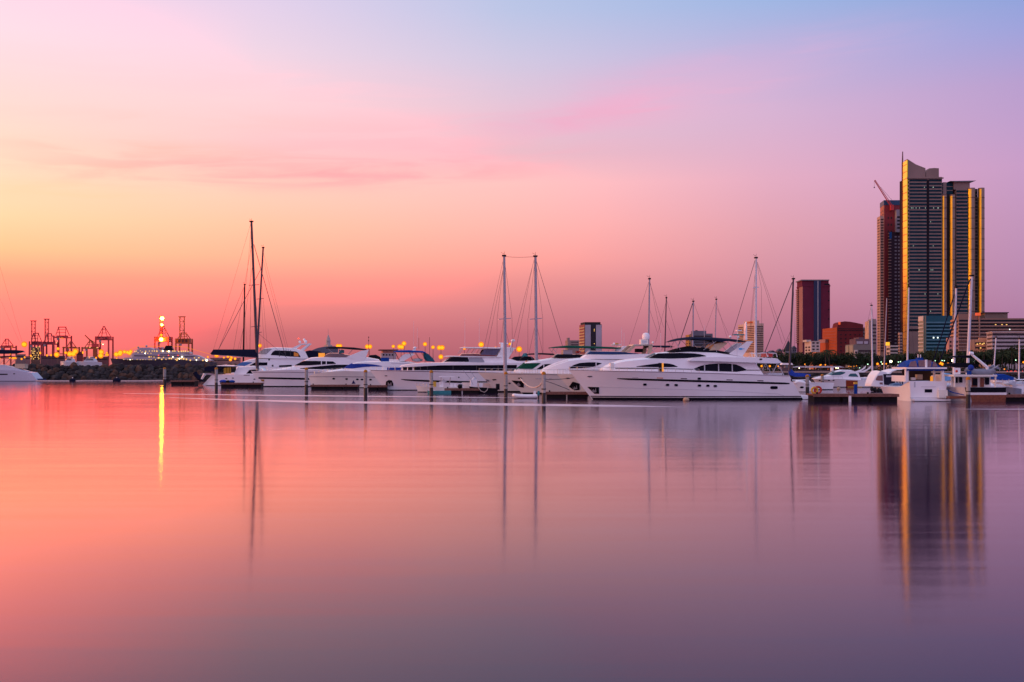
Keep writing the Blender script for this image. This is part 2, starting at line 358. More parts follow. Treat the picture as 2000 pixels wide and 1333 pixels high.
        mb = MB(); mb.rows(rows, True, closed=True); mb.add(rows[0], [tuple(range(9))]); mb.add(rows[-1], [tuple(range(9))])
        H['o'] = mb.build(name, m, parent or s.root, sharp=38); return H
    def hw(s, H, x):
        w = H['w']; f = 1.0
        if H['nose']:
            u = ((x - H['x0']) if H['front'] < 0 else (H['x1'] - x)) / H['nose']; u = min(max(u, 0), 1)
            f = 1 - (1 - H['nf']) * (1 - u) ** 2
        if H['tail']:
            u = ((H['x1'] - x) if H['front'] < 0 else (x - H['x0'])) / H['tail']; u = min(max(u, 0), 1); f *= 1 - .35 * (1 - u) ** 2
        return w * f
    def win(s, H, top, bot, m=GLASS, name='window', n=12, off=.03, parent=None, both=True):
        pv = -H['w']; x0, x1 = top[0][0], top[-1][0]; mb = MB(); cols = []
        for i in range(n + 1):
            px = x0 + (x1 - x0) * i / n; v = pv
            for _ in range(3):
                a = s.T(px, lerp(top, px), v); b = s.T(px, lerp(bot, px), v); v = -(s.hw(H, a.x) - H['tum'] * max(0, (a.z + b.z) / 2 - lerp(H['bt'], a.x)))
            W = s.hw(H, a.x); zb = lerp(H['bt'], a.x)
            cols.append((a.x, W - H['tum'] * (a.z - zb), a.z, W - H['tum'] * (b.z - zb), b.z))
        for sd in ((1, -1) if both else (-1,)):
            mb = MB(); mb.rows([[(x, sd * (wb - .05), zb), (x, sd * (wb + off), zb), (x, sd * (wa + off), za), (x, sd * (wa - .05), za)] for x, wa, za, wb, zb in cols], False)
            o = mb.build(name, m, parent or s.root)
        return o
    def shield(s, H, px0, px1, m=GLASS, vf=.86, name='windshield', n=8, off=.03):
        a, b = s.T(px0, HY, H['pv']).x, s.T(px1, HY, H['pv']).x; rows = []
        for i in range(n + 1):
            x = a + (b - a) * i / n; zt, zb = lerp(H['tp'], x), lerp(H['bt'], x); W = s.hw(H, x); wt_ = max(W - H['tum'] * (zt - zb), W * .3); c = min(H['crown'], (zt - zb) * .8)
            rows.append([(x, q * wt_, zt - c * q * q + off) for q in (-vf, -vf * .5, 0, vf * .5, vf)])
        return MB().rows(rows).build(name, m, s.root)
    def fin(s, name, poly, v, th, m=WHITE, mirror=True, parent=None):
        ring = [s.T(*p, -abs(v)) for p in poly]
        if mirror: MB().slab([Vector((p.x, abs(v) - th, p.z)) for p in ring], (0, th, 0)).build(name, m, parent or s.root)
        return MB().slab(ring, (0, th, 0)).build(name, m, parent or s.root)
    def bars(s, name, segs, r, m=STEEL, v=0.0, mirror=False, parent=None, n=6):
        o = None
        for side in ((-1, 1) if mirror else (1,)):
            for p in segs:
                pts = [s.T(a[0], a[1], a[2] if len(a) > 2 else -v) for a in p]
                o = MB().tube([Vector((q.x, side * q.y, q.z)) for q in pts], r, n=n).build(name, m, parent or s.root)
        return o
    def ball(s, name, px, py, dia, m=WHITE, v=0.0, sz=1.0, parent=None):
        return MB().ball(s.T(px, py, v), dia / 2 * s.D / F, 12, 8, sz).build(name, m, parent or s.root)
    def box(s, name, x0, y0, x1, y1, v0, v1, m, parent=None):  # px rectangle, v range
        a = s.T(x0, y1, v0); b = s.T(x1, y0, v0)
        return MB().box(a.x, b.x, v0, v1, a.z, b.z).build(name, m, parent or s.root)
    def rail(s, t0, t1, h=.55, n=9, inset=.12, r=.022, name='bow_rail'):
        mb = MB(); far = []; near = []
        for i in range(n + 1):
            t = t0 + (t1 - t0) * i / n; z = lerp(s.sh, t)
            for side, L in ((-1, near), (1, far)):
                p = s.hp(t, z, side, -inset); p.y = side * max(abs(p.y), .02); q = p + Vector((0, 0, h)); L.append(q); mb.tube([p, q], r * .8, n=4)
        mb.tube(near[::-1] + far if t1 > .97 else near, r, n=5)
        if t1 <= .97: mb.tube(far, r, n=5)
        return mb.build(name, STEEL, s.root)
    def whip(s, px, y0, y1, v=0.0, lean=0, r=.022, name='whip_aerial', m=WMAST):
        return s.bars(name, [((px, y0, v), (px + lean, y1, v))], r, m)

# --- white three-deck yacht in front, right of the middle
b = Boat('motor_yacht', 'large white three-deck motor yacht with black hull line and navy canopy, right of the middle', 'yacht', 1365, 781.5, 6.6, 5, 'white motor yachts moored in the row')
b.hull((1110, 722.5), 1163, (1543, 734), 1575, [(1140, 723.5), (1200, 724.6), (1287, 726), (1400, 729), (1490, 732)])
b.boot(-.3, .26); b.boot(.34, .46, BLACK, 'waterline_stripe')
b.strip('hull_stripe', [(1205, 739.3), (1215, 739), (1400, 743.8), (1538, 747.6), (1542, 748.4)], [(1205, 740.4), (1225, 742.6), (1400, 748), (1538, 751.2), (1542, 750.6)], BLACK, 30)
b.strip('rub_line', [(1172, 756), (1400, 762.6), (1520, 769.6), (1531, 773)], [(1172, 756.5), (1400, 763.2), (1520, 770.2), (1531, 773.6)], GREYW, 30, .02)
b.strip('sheer_line', [(1113, 722.8), (1200, 725.2), (1287, 726.6), (1400, 729.6), (1490, 732.6), (1541, 734.6)], [(1113, 723.4), (1200, 726), (1287, 727.5), (1400, 730.5), (1490, 733.4), (1541, 735.4)], mat('grey_line', (.12, .09, .13), .4), 30, .03)
for x, y in ((1259.5, 751.7), (1303.7, 752.4), (1320.6, 752.8), (1366, 753.7), (1382.4, 754), (1397, 754.6), (1365.6, 740.2)): b.port(x, y)
b.oval('hull_window', 1511.6, 757.5, 14.5, 6, GLASS, 12, .04, .5)
for x, y, m in ((1240.6, 737.8, GREYW), (1289, 738.8, mat('amber_marker', (.6, .2, .05), .4)), (1335.6, 740, BLACK), (1425, 742.4, BLACK), (1485, 744, BLACK)):
    b.patch('hull_vent', [(x - 6, y - .9), (x + 6, y - .5), (x + 6, y + .9), (x - 6, y + .5)], m)
k = b.patch('anchor_pocket', [(1147, 756), (1170, 756.6), (1170, 769.8), (1161, 769.6)], BLACK)
b.patch('anchor', [(1154, 758), (1156.5, 764), (1158.5, 760), (1161, 764), (1163.5, 758), (1164.6, 766.5), (1157.5, 767)], STEEL, .09, k)
b.patch('fairlead', [(1146.5, 736), (1149, 734.8), (1156, 734.6), (1157, 736.4), (1151, 737.6)], mat('bronze_grey', (.10, .10, .14), .4))
b.box('swim_platform', 1568, 773, 1589, 779.6, -2.5, 2.5, WHITE)
b.patch('side_door', [(1544.5, 740), (1548, 742), (1548.6, 746), (1544.5, 745)], GLASS)
h = b.loft('deckhouse', [(1180.5, 719), (1190, 713.5), (1201, 708.4), (1216, 703.6), (1238, 700.6), (1262, 698.5), (1345, 697), (1474, 701), (1478, 708), (1492, 731)],
           [(1180.5, 726), (1287, 727.5), (1400, 730), (1492, 733)], 2.55, nose=6.5, nf=.42, tum=.10, crown=.25)
b.win(h, [(1243, 716), (1261.6, 713.2), (1286, 710.2), (1300.7, 709.8), (1314, 711.8), (1323.4, 716.4)], [(1243, 716.6), (1275, 717.5), (1309, 717.5), (1323.4, 716.9)])
w2 = b.win(h, [(1355, 720.6), (1369.6, 714.5), (1385, 711.8), (1400, 710.3), (1420, 710.2), (1438.4, 712.4), (1449.6, 717.3), (1458.7, 723)], [(1355, 721.4), (1360, 724.3), (1400, 725.6), (1438, 726.7), (1458.7, 723.8)], n=20)
for x in (1376, 1403.4, 1430): b.win(h, [(x - 1, 711.5), (x + 1, 711.5)], [(x - 1, 726), (x + 1, 726)], GREYW, 'mullion', 2, .05, w2)
d = b.win(h, [(1286.2, 709.4), (1292.4, 709.4)], [(1286.2, 726.4), (1292.4, 726.4)], BLACK, 'side_doorway', 2, .04, both=False)
b.win(h, [(1292.6, 709.6), (1296, 709.6)], [(1292.6, 726.6), (1296, 726.6)], WARM, 'lit_door_jamb', 2, .06, d, both=False)
b.win(h, [(1202, 719.4), (1285.5, 719.6)], [(1202, 720.6), (1285.5, 720.8)], BLACK, 'deck_stripe', 12, .03)
b.win(h, [(1297, 719.8), (1354, 721.2)], [(1297, 721), (1354, 722.4)], BLACK, 'deck_stripe', 8, .03)
b.win(h, [(1459, 722.8), (1485, 723)], [(1459, 724), (1485, 724)], BLACK, 'deck_stripe', 4, .03)
b.box('foredeck_locker', 1192.5, 709.2, 1199, 722, -1.6, -.6, CREAM)
b.rail(.42, .996, .42, 16, .1, .025)
h = b.loft('upper_deck', [(1346, 703.5), (1352, 700), (1362, 697), (1400, 696), (1480, 697.4), (1523, 699.6), (1533, 708)], [(1346, 705), (1400, 706.2), (1470, 708.6), (1521, 710.3), (1533, 709.8)], 3.05, tum=.08, crown=.1, tail=4)
b.win(h, [(1483.5, 700.6), (1488.3, 700.8)], [(1483.5, 703.2), (1488.3, 703.4)], BLACK, 'deck_speaker', 2, .06)
h = b.loft('pilothouse', [(1261, 701), (1272, 695.5), (1285, 689.2), (1310, 686.6), (1350, 684.9), (1400, 686.6), (1420, 689.6), (1456, 695)], [(1261, 702.6), (1330, 703), (1400, 703), (1456, 703)], 2.35, nose=5.5, nf=.5, tum=.18, crown=.2)
b.win(h, [(1264.5, 700.6), (1284.5, 690.6), (1329, 689.6), (1356, 690.6), (1369.6, 692.6), (1379, 695.4)], [(1264.5, 701.4), (1286, 701.6), (1341, 699.9), (1379, 696)], n=22)
b.shield(h, 1264, 1284, GLASS)
b.loft('flybridge_cover', [(1308, 686), (1330, 679.5), (1350, 675.8), (1386, 679.6), (1428, 688.2)], [(1308, 688), (1400, 690), (1428, 691)], 1.9, BLACKC, tum=.3, crown=.2)
b.loft('bimini', [(1312, 667), (1320, 663), (1329, 660.6), (1356, 657.2), (1400, 658.6), (1430, 660.6), (1463, 665.6)], [(1312, 668), (1330, 664.6), (1356, 663), (1396, 665.2), (1409, 668.6), (1425, 666), (1440, 665.2), (1463, 668.4)], 2.1, NAVY, tum=.35, crown=.25)
b.bars('bimini_pole', [((1318, 666), (1329, 684)), ((1332, 664), (1322, 682)), ((1392, 666), (1400, 688)), ((1400, 666), (1374, 684)), ((1420, 666), (1440, 690)), ((1346, 664), (1362, 680)), ((1440, 666), (1420, 684))], .03, STEEL, 2.0, True)
b.loft('canopy_lining', [(1385, 684), (1396, 671), (1412, 667), (1420, 668)], [(1385, 685), (1405, 684), (1420, 672)], 1.8, BEIGE, tum=.1)
a = b.fin('radar_arch', [(1424, 692), (1457, 669), (1471, 667.4), (1466, 673), (1450, 697)], 2.25, .28)
b.box('arch_bridge', 1458, 667.2, 1470, 669.6, -2.2, 2.2, WHITE, a)
e = MB().slab([b.T(x, y, -2.27) for x, y in ((1442, 682), (1444, 680.4), (1448, 680), (1451, 681.4), (1454, 681), (1454, 682.6), (1451, 682.4), (1448, 684), (1444, 683.6))], (0, .03, 0)).build('fish_emblem', mat('light_blue_emblem', (.08, .42, .75), .5), a)
b.fin('aerial_fin', [(1455.5, 664), (1456.6, 632), (1458.6, 629), (1459.6, 664)], .3, .6, WHITE, False)
b.bars('mast_post', [((1441, 668), (1441, 645))], .06, WHITE)
b.box('radar_bar', 1433, 653, 1454, 655.4, -.15, .15, TEALC); b.box('radar_pedestal', 1440, 644.8, 1449, 647, -.4, .4, WHITE)
b.ball('satellite_dome', 1426, 658.6, 6, WHITE); b.ball('satellite_dome', 1441.5, 659, 6, WHITE)
b.whip(1440, 701, 660, -2.4); b.whip(1375.5, 681, 636); b.whip(1290.6, 687, 651, -1)
b.box('flybridge_seat', 1362, 677, 1369, 683, -1, 1, BEIGE)
b.bars('aft_deck_rail', [((1469, 697), (1468, 688.6), (1470, 688.6)), ((1484, 697), (1485, 689.6), (1497, 690), (1499, 697)), ((1500, 697), (1501, 690), (1516, 690.4), (1518, 698))], .05, WHITE, 2.3, True)
b.box('red_locker', 1498, 690.5, 1509, 697.4, -1.2, 1.2, REDP)
b.bars('deck_stay', [((1518, 711), (1508, 732)), ((1519, 711), (1531, 733))], .05, STEEL, 2.4, True)
b.box('cockpit_bench', 1500, 729, 1528, 733, -1.5, 1.5, GREYW)

GRP = 'white motor yachts moored in the row'
# --- anchor-pocket yacht whose bow pokes out left of the big one
b = Boat('motor_yacht', 'cream-hulled yacht bow with pentagon anchor pocket, directly left of the largest yacht', 'yacht', 1190, 773, 5.4, 7, GRP)
b.hull((1088, 731.6), 1128, (1325, 738), 1335, [(1115, 731.4), (1160, 732), (1250, 734)], CREAM); b.boot(-.3, .2)
k = b.patch('anchor_pocket', [(1111, 756), (1118.4, 746), (1124, 747.2), (1132, 750), (1132, 762.4), (1122, 763)], BLACK)
b.patch('anchor', [(1117, 755), (1119.5, 759.5), (1121.5, 755), (1124, 759), (1126, 753), (1127.4, 760), (1120, 761.5)], STEEL, .09, k)
b.patch('fairlead', [(1105, 738.6), (1111, 738.2), (1113, 740), (1107, 741)], BLACK); b.rail(.62, .995, .75, 8)
h = b.loft('deckhouse', [(1190, 728), (1215, 722), (1245, 720), (1318, 722)], [(1190, 736), (1318, 738)], 2.0, nose=4, tum=.15)
b.win(h, [(1215, 725), (1300, 725)], [(1215, 730), (1300, 730)])

# --- streamlined yacht: white covered screen, lens window, blue flybridge screen, radar arch
b = Boat('motor_yacht', 'streamlined white yacht with covered windscreen, radar arch and white domes, behind the largest yacht', 'yacht', 1120, 771, 6.0, 7, GRP, off=3)
b.hull((983.5, 730.6), 1026, (1296, 735), 1304, [(1040, 731), (1087, 731.6), (1115, 732), (1200, 733.4)], CREAM, entry=1.9); b.boot(-.3, .2)
k = b.patch('anchor_pocket', [(998.5, 743.4), (1023, 745), (1023, 757.8), (1013, 756)], BLACK)
b.patch('anchor', [(1004, 747), (1009, 751), (1013, 748), (1017, 753), (1012, 755)], STEEL, .09, k)
b.patch('fairlead', [(1011, 738.4), (1018, 738), (1020, 739.8), (1013, 740.4)], BLACK)
b.strip('sheer_line', [(986, 731), (1087, 732), (1200, 733.8)], [(986, 731.7), (1087, 732.8), (1200, 734.6)], mat('grey_line', (.12, .09, .13), .4), 20)
for i in range(11):
    if i not in (4, 8): b.patch('name_letter', [(1046 + i * 2.9, 739.2), (1048 + i * 2.9, 739.2), (1048 + i * 2.9, 741), (1046 + i * 2.9, 741)], GREYW, .03)
b.rail(.62, .995, .7, 10)
h = b.loft('deckhouse', [(1062, 722), (1075, 715), (1088, 709.6), (1100, 705.6), (1113, 701.4), (1135, 699), (1260, 699.4), (1292, 704)], [(1062, 730), (1150, 731), (1292, 733)], 2.5, nose=6, nf=.45, tum=.15, crown=.3)
b.win(h, [(1111.6, 719.2), (1120, 713.5), (1132, 709.4), (1149, 708), (1164, 708), (1175, 709.6)], [(1111.6, 719.8), (1132, 719.4), (1149, 718.6), (1164, 715.4), (1175, 710.2)], n=16)
b.win(h, [(1163.4, 708.2), (1164.8, 708.2)], [(1163.4, 715.6), (1164.8, 715.2)], WHITE, 'mullion', 2, .06)
b.shield(h, 1068, 1112, mat('white_screen_cover', (.72, .70, .74), .8, bump=.3, scale=2), .8, 'windscreen_cover')
h = b.loft('flybridge', [(1138, 700), (1144, 695), (1150, 691.4), (1200, 691.6), (1250, 690.6), (1272, 690.6), (1292, 693)], [(1138, 701.6), (1230, 702.2), (1292, 703)], 2.3, nose=4, nf=.6, tum=.12)
b.loft('flybridge_screen', [(1148, 691.6), (1151.5, 687.6), (1155, 685), (1213, 686), (1236, 688.4), (1248, 690)], [(1148, 692.4), (1248, 692)], 2.15, BLUEGL, nose=3, nf=.6, tum=.3)
a = b.fin('radar_arch', [(1221, 688), (1237, 674), (1274, 673), (1275, 675.4), (1242, 676.4), (1230, 688)], 1.9, .2, BEIGE)
b.box('arch_bridge', 1238, 673.2, 1274, 675.6, -1.9, 1.9, CREAM, a)
b.fin('arch_leg', [(1268, 675), (1275, 675), (1272, 690), (1264, 690)], 1.9, .2, BEIGE, parent=a)
b.box('radar_base', 1251.5, 663.4, 1266, 673, -.5, .5, CREAM); b.box('radar_screen_gap', 1254, 665.4, 1263, 671, -.54, -.5, GREYW)
MB().lathe(b.T(1261.5, 663.2), [(.55, 0), (.6, .25), (.6, .6), (.45, .9), (.15, 1.02)], 14).build('satellite_dome', WHITE, b.root)
b.ball('small_dome', 1275, 669.4, 4.5, WHITE, -1.2); b.bars('dome_post', [((1275, 671, -1.2), (1275, 676, -1.2))], .05, WHITE)
b.box('flybridge_chair', 1243, 681.5, 1256, 688.5, -.6, .6, BLACKC)
b.loft('aft_bimini', [(1265, 678.8), (1270, 676.4), (1276, 674.8), (1311, 674.8), (1318, 677)], [(1265, 679.6), (1290, 677.6), (1311, 679), (1318, 678)], 1.9, NAVY, tum=.3)
b.bars('bimini_pole', [((1268, 679), (1280, 690)), ((1284, 678), (1257, 698)), ((1308, 678), (1296, 692))], .03, STEEL, 1.8, True)
b.whip(1214, 686, 640); b.whip(1219, 690, 650); b.whip(1264, 663, 632)

# --- green-screen yacht
b = Boat('motor_yacht', 'white yacht with dark green windscreen cover and long green bimini', 'yacht', 1060, 768.5, 5.6, 7, GRP, off=6)
b.hull((934.5, 728.4), 976, (1215, 733), 1222, [(985, 729), (1050, 729.6), (1130, 731)], CREAM); b.boot(-.3, .2)
b.patch('fairlead', [(961, 741.4), (968, 740.8), (970, 742.6), (963, 743.6)], BLACK); b.oval('porthole', 995, 749, 5, 3); b.rail(.6, .995, .7, 9)
b.patch('anchor', [(948, 741), (954, 742), (955, 746), (950, 745)], STEEL, .12)
h = b.loft('deckhouse', [(1008, 723), (1017, 716), (1027, 708.6), (1040, 705.4), (1055, 703.2), (1081, 698.8), (1140, 697), (1205, 699)], [(1008, 728), (1205, 731)], 2.3, nose=5, nf=.5, tum=.15, crown=.25)
b.shield(h, 1010, 1027, GREENC, .92, 'windscreen_cover')
b.win(h, [(1013.5, 719.4), (1026, 709.8), (1055.5, 709.4)], [(1013.5, 720.8), (1038.5, 722.2), (1039.5, 721.6), (1055.5, 710.2)], GREENC, 'windscreen_cover', 12, .05)
b.win(h, [(1048.7, 720.6), (1062, 711.8), (1081, 711), (1100, 711)], [(1048.7, 721.6), (1064, 721.8), (1080, 722), (1100, 722)], n=8)
b.win(h, [(1061.4, 711), (1062.8, 711)], [(1061.4, 722), (1062.8, 722)], WHITE, 'mullion', 2, .06)
b.loft('flybridge_screen', [(1083, 697.4), (1087, 693), (1092, 691), (1140, 692), (1150, 697)], [(1083, 698.4), (1150, 698.4)], 1.9, GLASS, nose=2.5, nf=.6, tum=.2)
b.loft('bimini', [(1077.6, 678.6), (1086, 677.2), (1096, 676.2), (1110, 674.8), (1150, 675.8), (1200, 677.6), (1213, 679)], [(1077.6, 679.8), (1100, 679.4), (1150, 680), (1213, 681.6)], 2.0, GREENC, tum=.4)
b.bars('bimini_pole', [((1079, 680), (1088, 691)), ((1090, 679), (1084, 688)), ((1140, 680), (1130, 692)), ((1200, 680), (1190, 696)), ((1160, 680), (1180, 696))], .03, STEEL, 1.9, True)
a = b.fin('radar_arch', [(1206, 688), (1216, 677), (1227, 676.4), (1221, 688)], 1.9, .2)
b.box('arch_bridge', 1216, 676.4, 1226, 678, -1.8, 1.8, WHITE, a)
b.box('radar_bar', 1194, 673, 1213, 675, -.2, .2, CREAM); b.ball('satellite_dome', 1199, 672, 5, WHITE, .5); b.box('searchlight', 1202, 670.8, 1208, 673, -.8, -.4, YELP)
b.box('helm_seats', 1100, 684, 1118, 692, -1, 1, GREYW); b.box('red_ring_locker', 1126, 686, 1134, 690.5, -1, 0, REDP); b.whip(1150, 692, 668, 0, 9, .03, m=BLACK)
# --- long flat-roofed yacht in the middle
b = Boat('motor_yacht', 'long white yacht with flat roof, dark window band and red-tinted flybridge screen, mid row', 'yacht', 860, 763, 6.2, 7, GRP)
b.hull((721.7, 723), 757, (1012, 729), 1018, [(760, 723.6), (800, 724), (900, 725.4), (960, 727)]); b.boot(-.3, .12)
b.strip('hull_stripe', [(783, 740.8), (840, 743), (900, 744.6), (1005, 746)], [(783, 741.6), (795, 744.2), (840, 746.6), (900, 748.4), (1005, 750)], BLACK)
b.strip('sheer_line', [(724, 723.3), (800, 724.8), (1008, 729)], [(724, 724), (800, 726), (1008, 730.2)], mat('grey_line', (.12, .09, .13), .4))
k = b.patch('anchor_pocket', [(753, 754.3), (754, 745.8), (759, 742.7), (765, 743.3), (768, 749), (768, 754.3)], BLACK)
b.patch('anchor', [(757, 754), (757.5, 746.5), (761, 751), (764, 746.5), (765.5, 754), (761, 755)], STEEL, .1, k)
b.patch('fairlead', [(751, 734), (755, 733.6), (757, 735), (752, 735.4)], BLACK); b.rail(.66, .995, .6, 8)
b.oval('porthole', 896, 737.4, 3, 2.4)
h = b.loft('deckhouse', [(786, 714), (1010, 712)], [(786, 726), (900, 727), (1010, 731)], 2.6, nose=3, nf=.6, tum=.05)
b.win(h, [(787, 714.4), (1009, 713)], [(787, 723.4), (1009, 724.5)], GLASS, n=16)
for x in (834, 884, 930, 972): b.win(h, [(x, 713.6), (x + 1.6, 713.6)], [(x, 724), (x + 1.6, 724)], mat('window_frame', (.03, .028, .035), .4), 'mullion', 2, .05)
b.loft('upper_deck', [(782, 716), (786, 713.4), (800, 711), (826, 708.6), (900, 707.6), (1010, 708), (1032, 710)], [(782, 717.6), (810, 716.6), (860, 714), (1032, 713)], 3.0, nose=5, nf=.6, tum=.05, crown=.1)
h = b.loft('wheelhouse', [(864, 708), (870, 703), (882, 697), (918, 696), (945, 696.6), (980, 697), (1002, 702), (1020, 708)], [(864, 709.4), (1020, 710)], 2.4, nose=3, nf=.6, tum=.12)
b.win(h, [(867.6, 706.4), (882, 698), (914.4, 698.4), (917, 706.9)], [(867.6, 707), (882, 707), (914, 707.2), (917, 707.2)], n=14)
b.shield(h, 865, 881); b.win(h, [(915.6, 699), (943, 699), (946, 706)], [(918, 707.6), (943, 708), (946, 707.8)], mat('louvre_grey', (.30, .31, .36), .5, var=.2, scale=30), 'louvre_panel', 6, .05)
b.loft('roof_brow', [(868, 696), (876, 694.8), (918, 695.4), (980, 696.4)], [(868, 696.8), (918, 697.4), (980, 698)], 2.5, nose=3, nf=.7, crown=.06)
b.loft('flybridge_screen', [(896, 696.6), (902, 690.6), (930, 690.2), (976, 694)], [(896, 697.4), (976, 697.4)], 2.1, REDGL, nose=2, nf=.7, tum=.2)
b.loft('hardtop', [(900.6, 678.8), (906, 678), (1000, 678.4), (1007, 679.6)], [(900.6, 680.2), (1007, 681.8)], 2.2, nose=2, nf=.8, tum=.05, crown=.06)
b.fin('arch_leg', [(970, 698), (979, 681), (1005, 681), (990, 706), (980, 706)], 2.2, .2)
b.fin('side_screen', [(938, 694), (946, 682), (977, 682), (967, 696)], 2.0, .06, mat('tinted_screen', (.10, .10, .17), .1))
b.bars('hardtop_post', [((897, 691), (905, 680)), ((914, 690), (921, 680)), ((924, 690), (931, 680)), ((935, 690), (941, 681))], .045, STEEL, 2.0, True)
b.box('radar_mast', 978, 671, 985, 679, -.5, .5, WHITE); b.bars('radar_bar', [((975, 670.6), (992, 671.4))], .12, WHITE)
b.bars('mast_post', [((997, 679), (1000, 667))], .08, WHITE); b.ball('satellite_dome', 1002, 665.6, 8.4, WHITE, 0, .62)
b.box('helm_console', 945, 684, 955, 692, -.8, .8, BLACKC); b.ball('helm_seat', 948, 687.5, 6, mat('orange_cushion', (.5, .15, .02), .7), -.9)
b.whip(908, 680, 621); b.whip(936, 680, 622)

# --- yacht with cobalt window covers
b = Boat('motor_yacht', 'white yacht with cobalt-blue window covers and four hull portholes', 'yacht', 700, 758, 5.4, 7, GRP)
b.hull((602.4, 735.4), 611, (845, 727), 850, [(603.6, 733), (616, 730.5), (636.5, 727), (670.5, 724.8), (720, 726), (780, 727)], CREAM, full=2.8); b.boot(-.3, .12)
b.strip('knuckle_line', [(604, 736), (670, 735.8), (840, 738)], [(604, 736.8), (670, 736.7), (840, 739)], mat('grey_line', (.12, .09, .13), .4))
for x, y in ((651.8, 740.2), (677, 740.7), (698, 741.4), (707, 741.7), (723.7, 742)): b.oval('porthole', x, y, 5.6, 3.4)
b.patch('triangle_emblem', [(686.6, 750), (690.4, 743), (694.4, 750)], mat('navy_emblem', (.01, .015, .10), .5))
b.rail(.7, .99, .6, 8)
h0 = b.loft('foredeck', [(619, 733), (625, 729.4), (640, 724.8), (656, 721.6), (669, 720), (694, 719)], [(619, 735), (694, 728)], 1.8, nose=5, nf=.4, tum=.2, crown=.3)
h = b.loft('deckhouse', [(668, 721), (678, 714.4), (687, 709.6), (697, 707.4), (708, 706.2), (764, 705), (800, 706), (832, 712), (840, 724)], [(668, 727), (840, 729)], 2.3, nose=4, nf=.5, tum=.12, crown=.2)
b.shield(h, 669, 688, COBALT, .92, 'windscreen_cover')
b.win(h, [(671.5, 718.6), (686, 711), (716.4, 711), (732, 712.6), (746, 715.2)], [(671.5, 719.6), (687.5, 720.3), (713, 717), (746, 716)], COBALT, 'window_cover', 14)
b.win(h, [(756, 718.3), (784, 718.3)], [(765, 724.4), (784, 724.4)], COBALT, 'window_cover', 6)
b.win(h, [(764, 709), (810, 710)], [(764, 710), (810, 711)], GREYW, 'roof_line', 6)
a = b.fin('screen_frame', [(776, 706), (786, 694.5), (792, 691.6), (812, 691.6), (789, 705.4), (782, 706)], 1.7, .12)
b.fin('screen_pane', [(780, 705), (788, 695), (793, 692.8), (805, 692.6), (787, 704.6)], 1.62, .06, GLASS)
b.loft('bimini', [(769, 686.6), (776, 684.6), (800, 684), (826, 685.6), (832, 688)], [(769, 688), (800, 688.6), (826, 689), (832, 689.6)], 1.9, BLUEC, tum=.3)
b.loft('back_canopy', [(828, 687), (838, 692), (846, 700), (850, 706)], [(828, 689), (829, 700), (834, 706), (850, 707)], 1.8, mat('teal_canvas', (.02, .10, .14), .8, bump=.2), tum=.1)
b.bars('bimini_pole', [((772, 688), (780, 704)), ((800, 688), (806, 704)), ((812, 689), (822, 705)), ((824, 689), (834, 704))], .035, BLACK, 1.8, True)
b.fin('arch_leg', [(801, 692), (807, 683), (812, 680), (812, 684), (806, 692)], 1.6, .15); b.ball('satellite_dome', 810, 680, 7, WHITE, 0, .7)
b.box('flybridge_seats', 744, 699, 760, 706, -1.2, 1.2, BLUEC); b.ball('covered_tender', 815, 703.6, 22, GREYW, -.4, .32)
b.whip(818, 682, 660, .5, 0, .035, m=BLACK); b.whip(839, 702, 659, .5, 0, .04, m=BLACK); b.whip(815, 680, 640); b.whip(808, 680, 628)

# --- yacht with black hull band and black bimini
b = Boat('motor_yacht', 'white yacht with thick black hull stripe, slanted blue windscreen and black bimini', 'yacht', 590, 756, 5.6, 7, GRP, off=0)
b.hull((490.4, 725.6), 513.5, (770, 728), 776, [(521, 724.4), (555, 722.8), (596, 722.8), (680, 725)]); b.boot(-.3, .18)
b.strip('hull_stripe', [(505, 737), (596, 738.6), (765, 742)], [(505.6, 740.4), (596, 742.2), (765, 746)], BLACK)
b.strip('knuckle_line', [(494, 727), (560, 727), (765, 731)], [(494, 727.8), (560, 727.8), (765, 732)], mat('grey_line', (.12, .09, .13), .4))
b.patch('anchor_plate', [(508.6, 741.4), (516, 742), (516, 746), (511, 745)], mat('orange_reflection', (.55, .30, .08), .35, metal=.6)); b.rail(.68, .995, .6, 9)  # orange reflection at the anchor painted as the plate's colour
b.loft('foredeck', [(517, 725.2), (530, 722.6), (551.6, 719.4), (574, 715), (600, 714)], [(517, 727), (600, 727)], 1.7, nose=6, nf=.4, tum=.2, crown=.3)
h = b.loft('deckhouse', [(572, 716.4), (582, 710), (592, 704.4), (606, 698.4), (636, 696.6), (713, 697), (740, 702), (750, 716)], [(572, 726), (660, 727), (750, 730)], 2.3, nose=5, nf=.5, tum=.12, crown=.2)
b.shield(h, 574, 593, BLUEGL)
b.win(h, [(576, 713.6), (592, 705.4), (616, 705.4), (652, 706.4), (656, 710)], [(576, 714.4), (606, 714), (630, 712.4), (656, 711)], n=14)
for x in (627, 636.5): b.win(h, [(x, 705.4), (x + 1.6, 705.4)], [(x, 713), (x + 1.6, 712.6)], WHITE, 'mullion', 2, .05)
b.win(h, [(586, 719.8), (620, 716), (655, 712.8), (680, 712.8)], [(586, 720.8), (640, 722), (665, 722), (680, 715)], n=14)
b.loft('flybridge_screen', [(632, 697.4), (636, 692), (644, 689.4), (662, 689.6), (702, 697)], [(632, 698), (702, 698.6)], 1.9, mat('smoked_screen', (.16, .09, .10), .15), nose=2.5, nf=.6, tum=.2)
b.fin('arch_leg', [(676, 698), (706, 685.6), (720, 683.6), (711, 706), (700, 706)], 2.0, .2)
b.loft('bimini', [(637, 679), (644, 677.6), (660, 677.2), (690, 678.6), (716, 682)], [(637, 681), (665, 681), (690, 683), (716, 684.4)], 2.0, BLACKC, tum=.3)
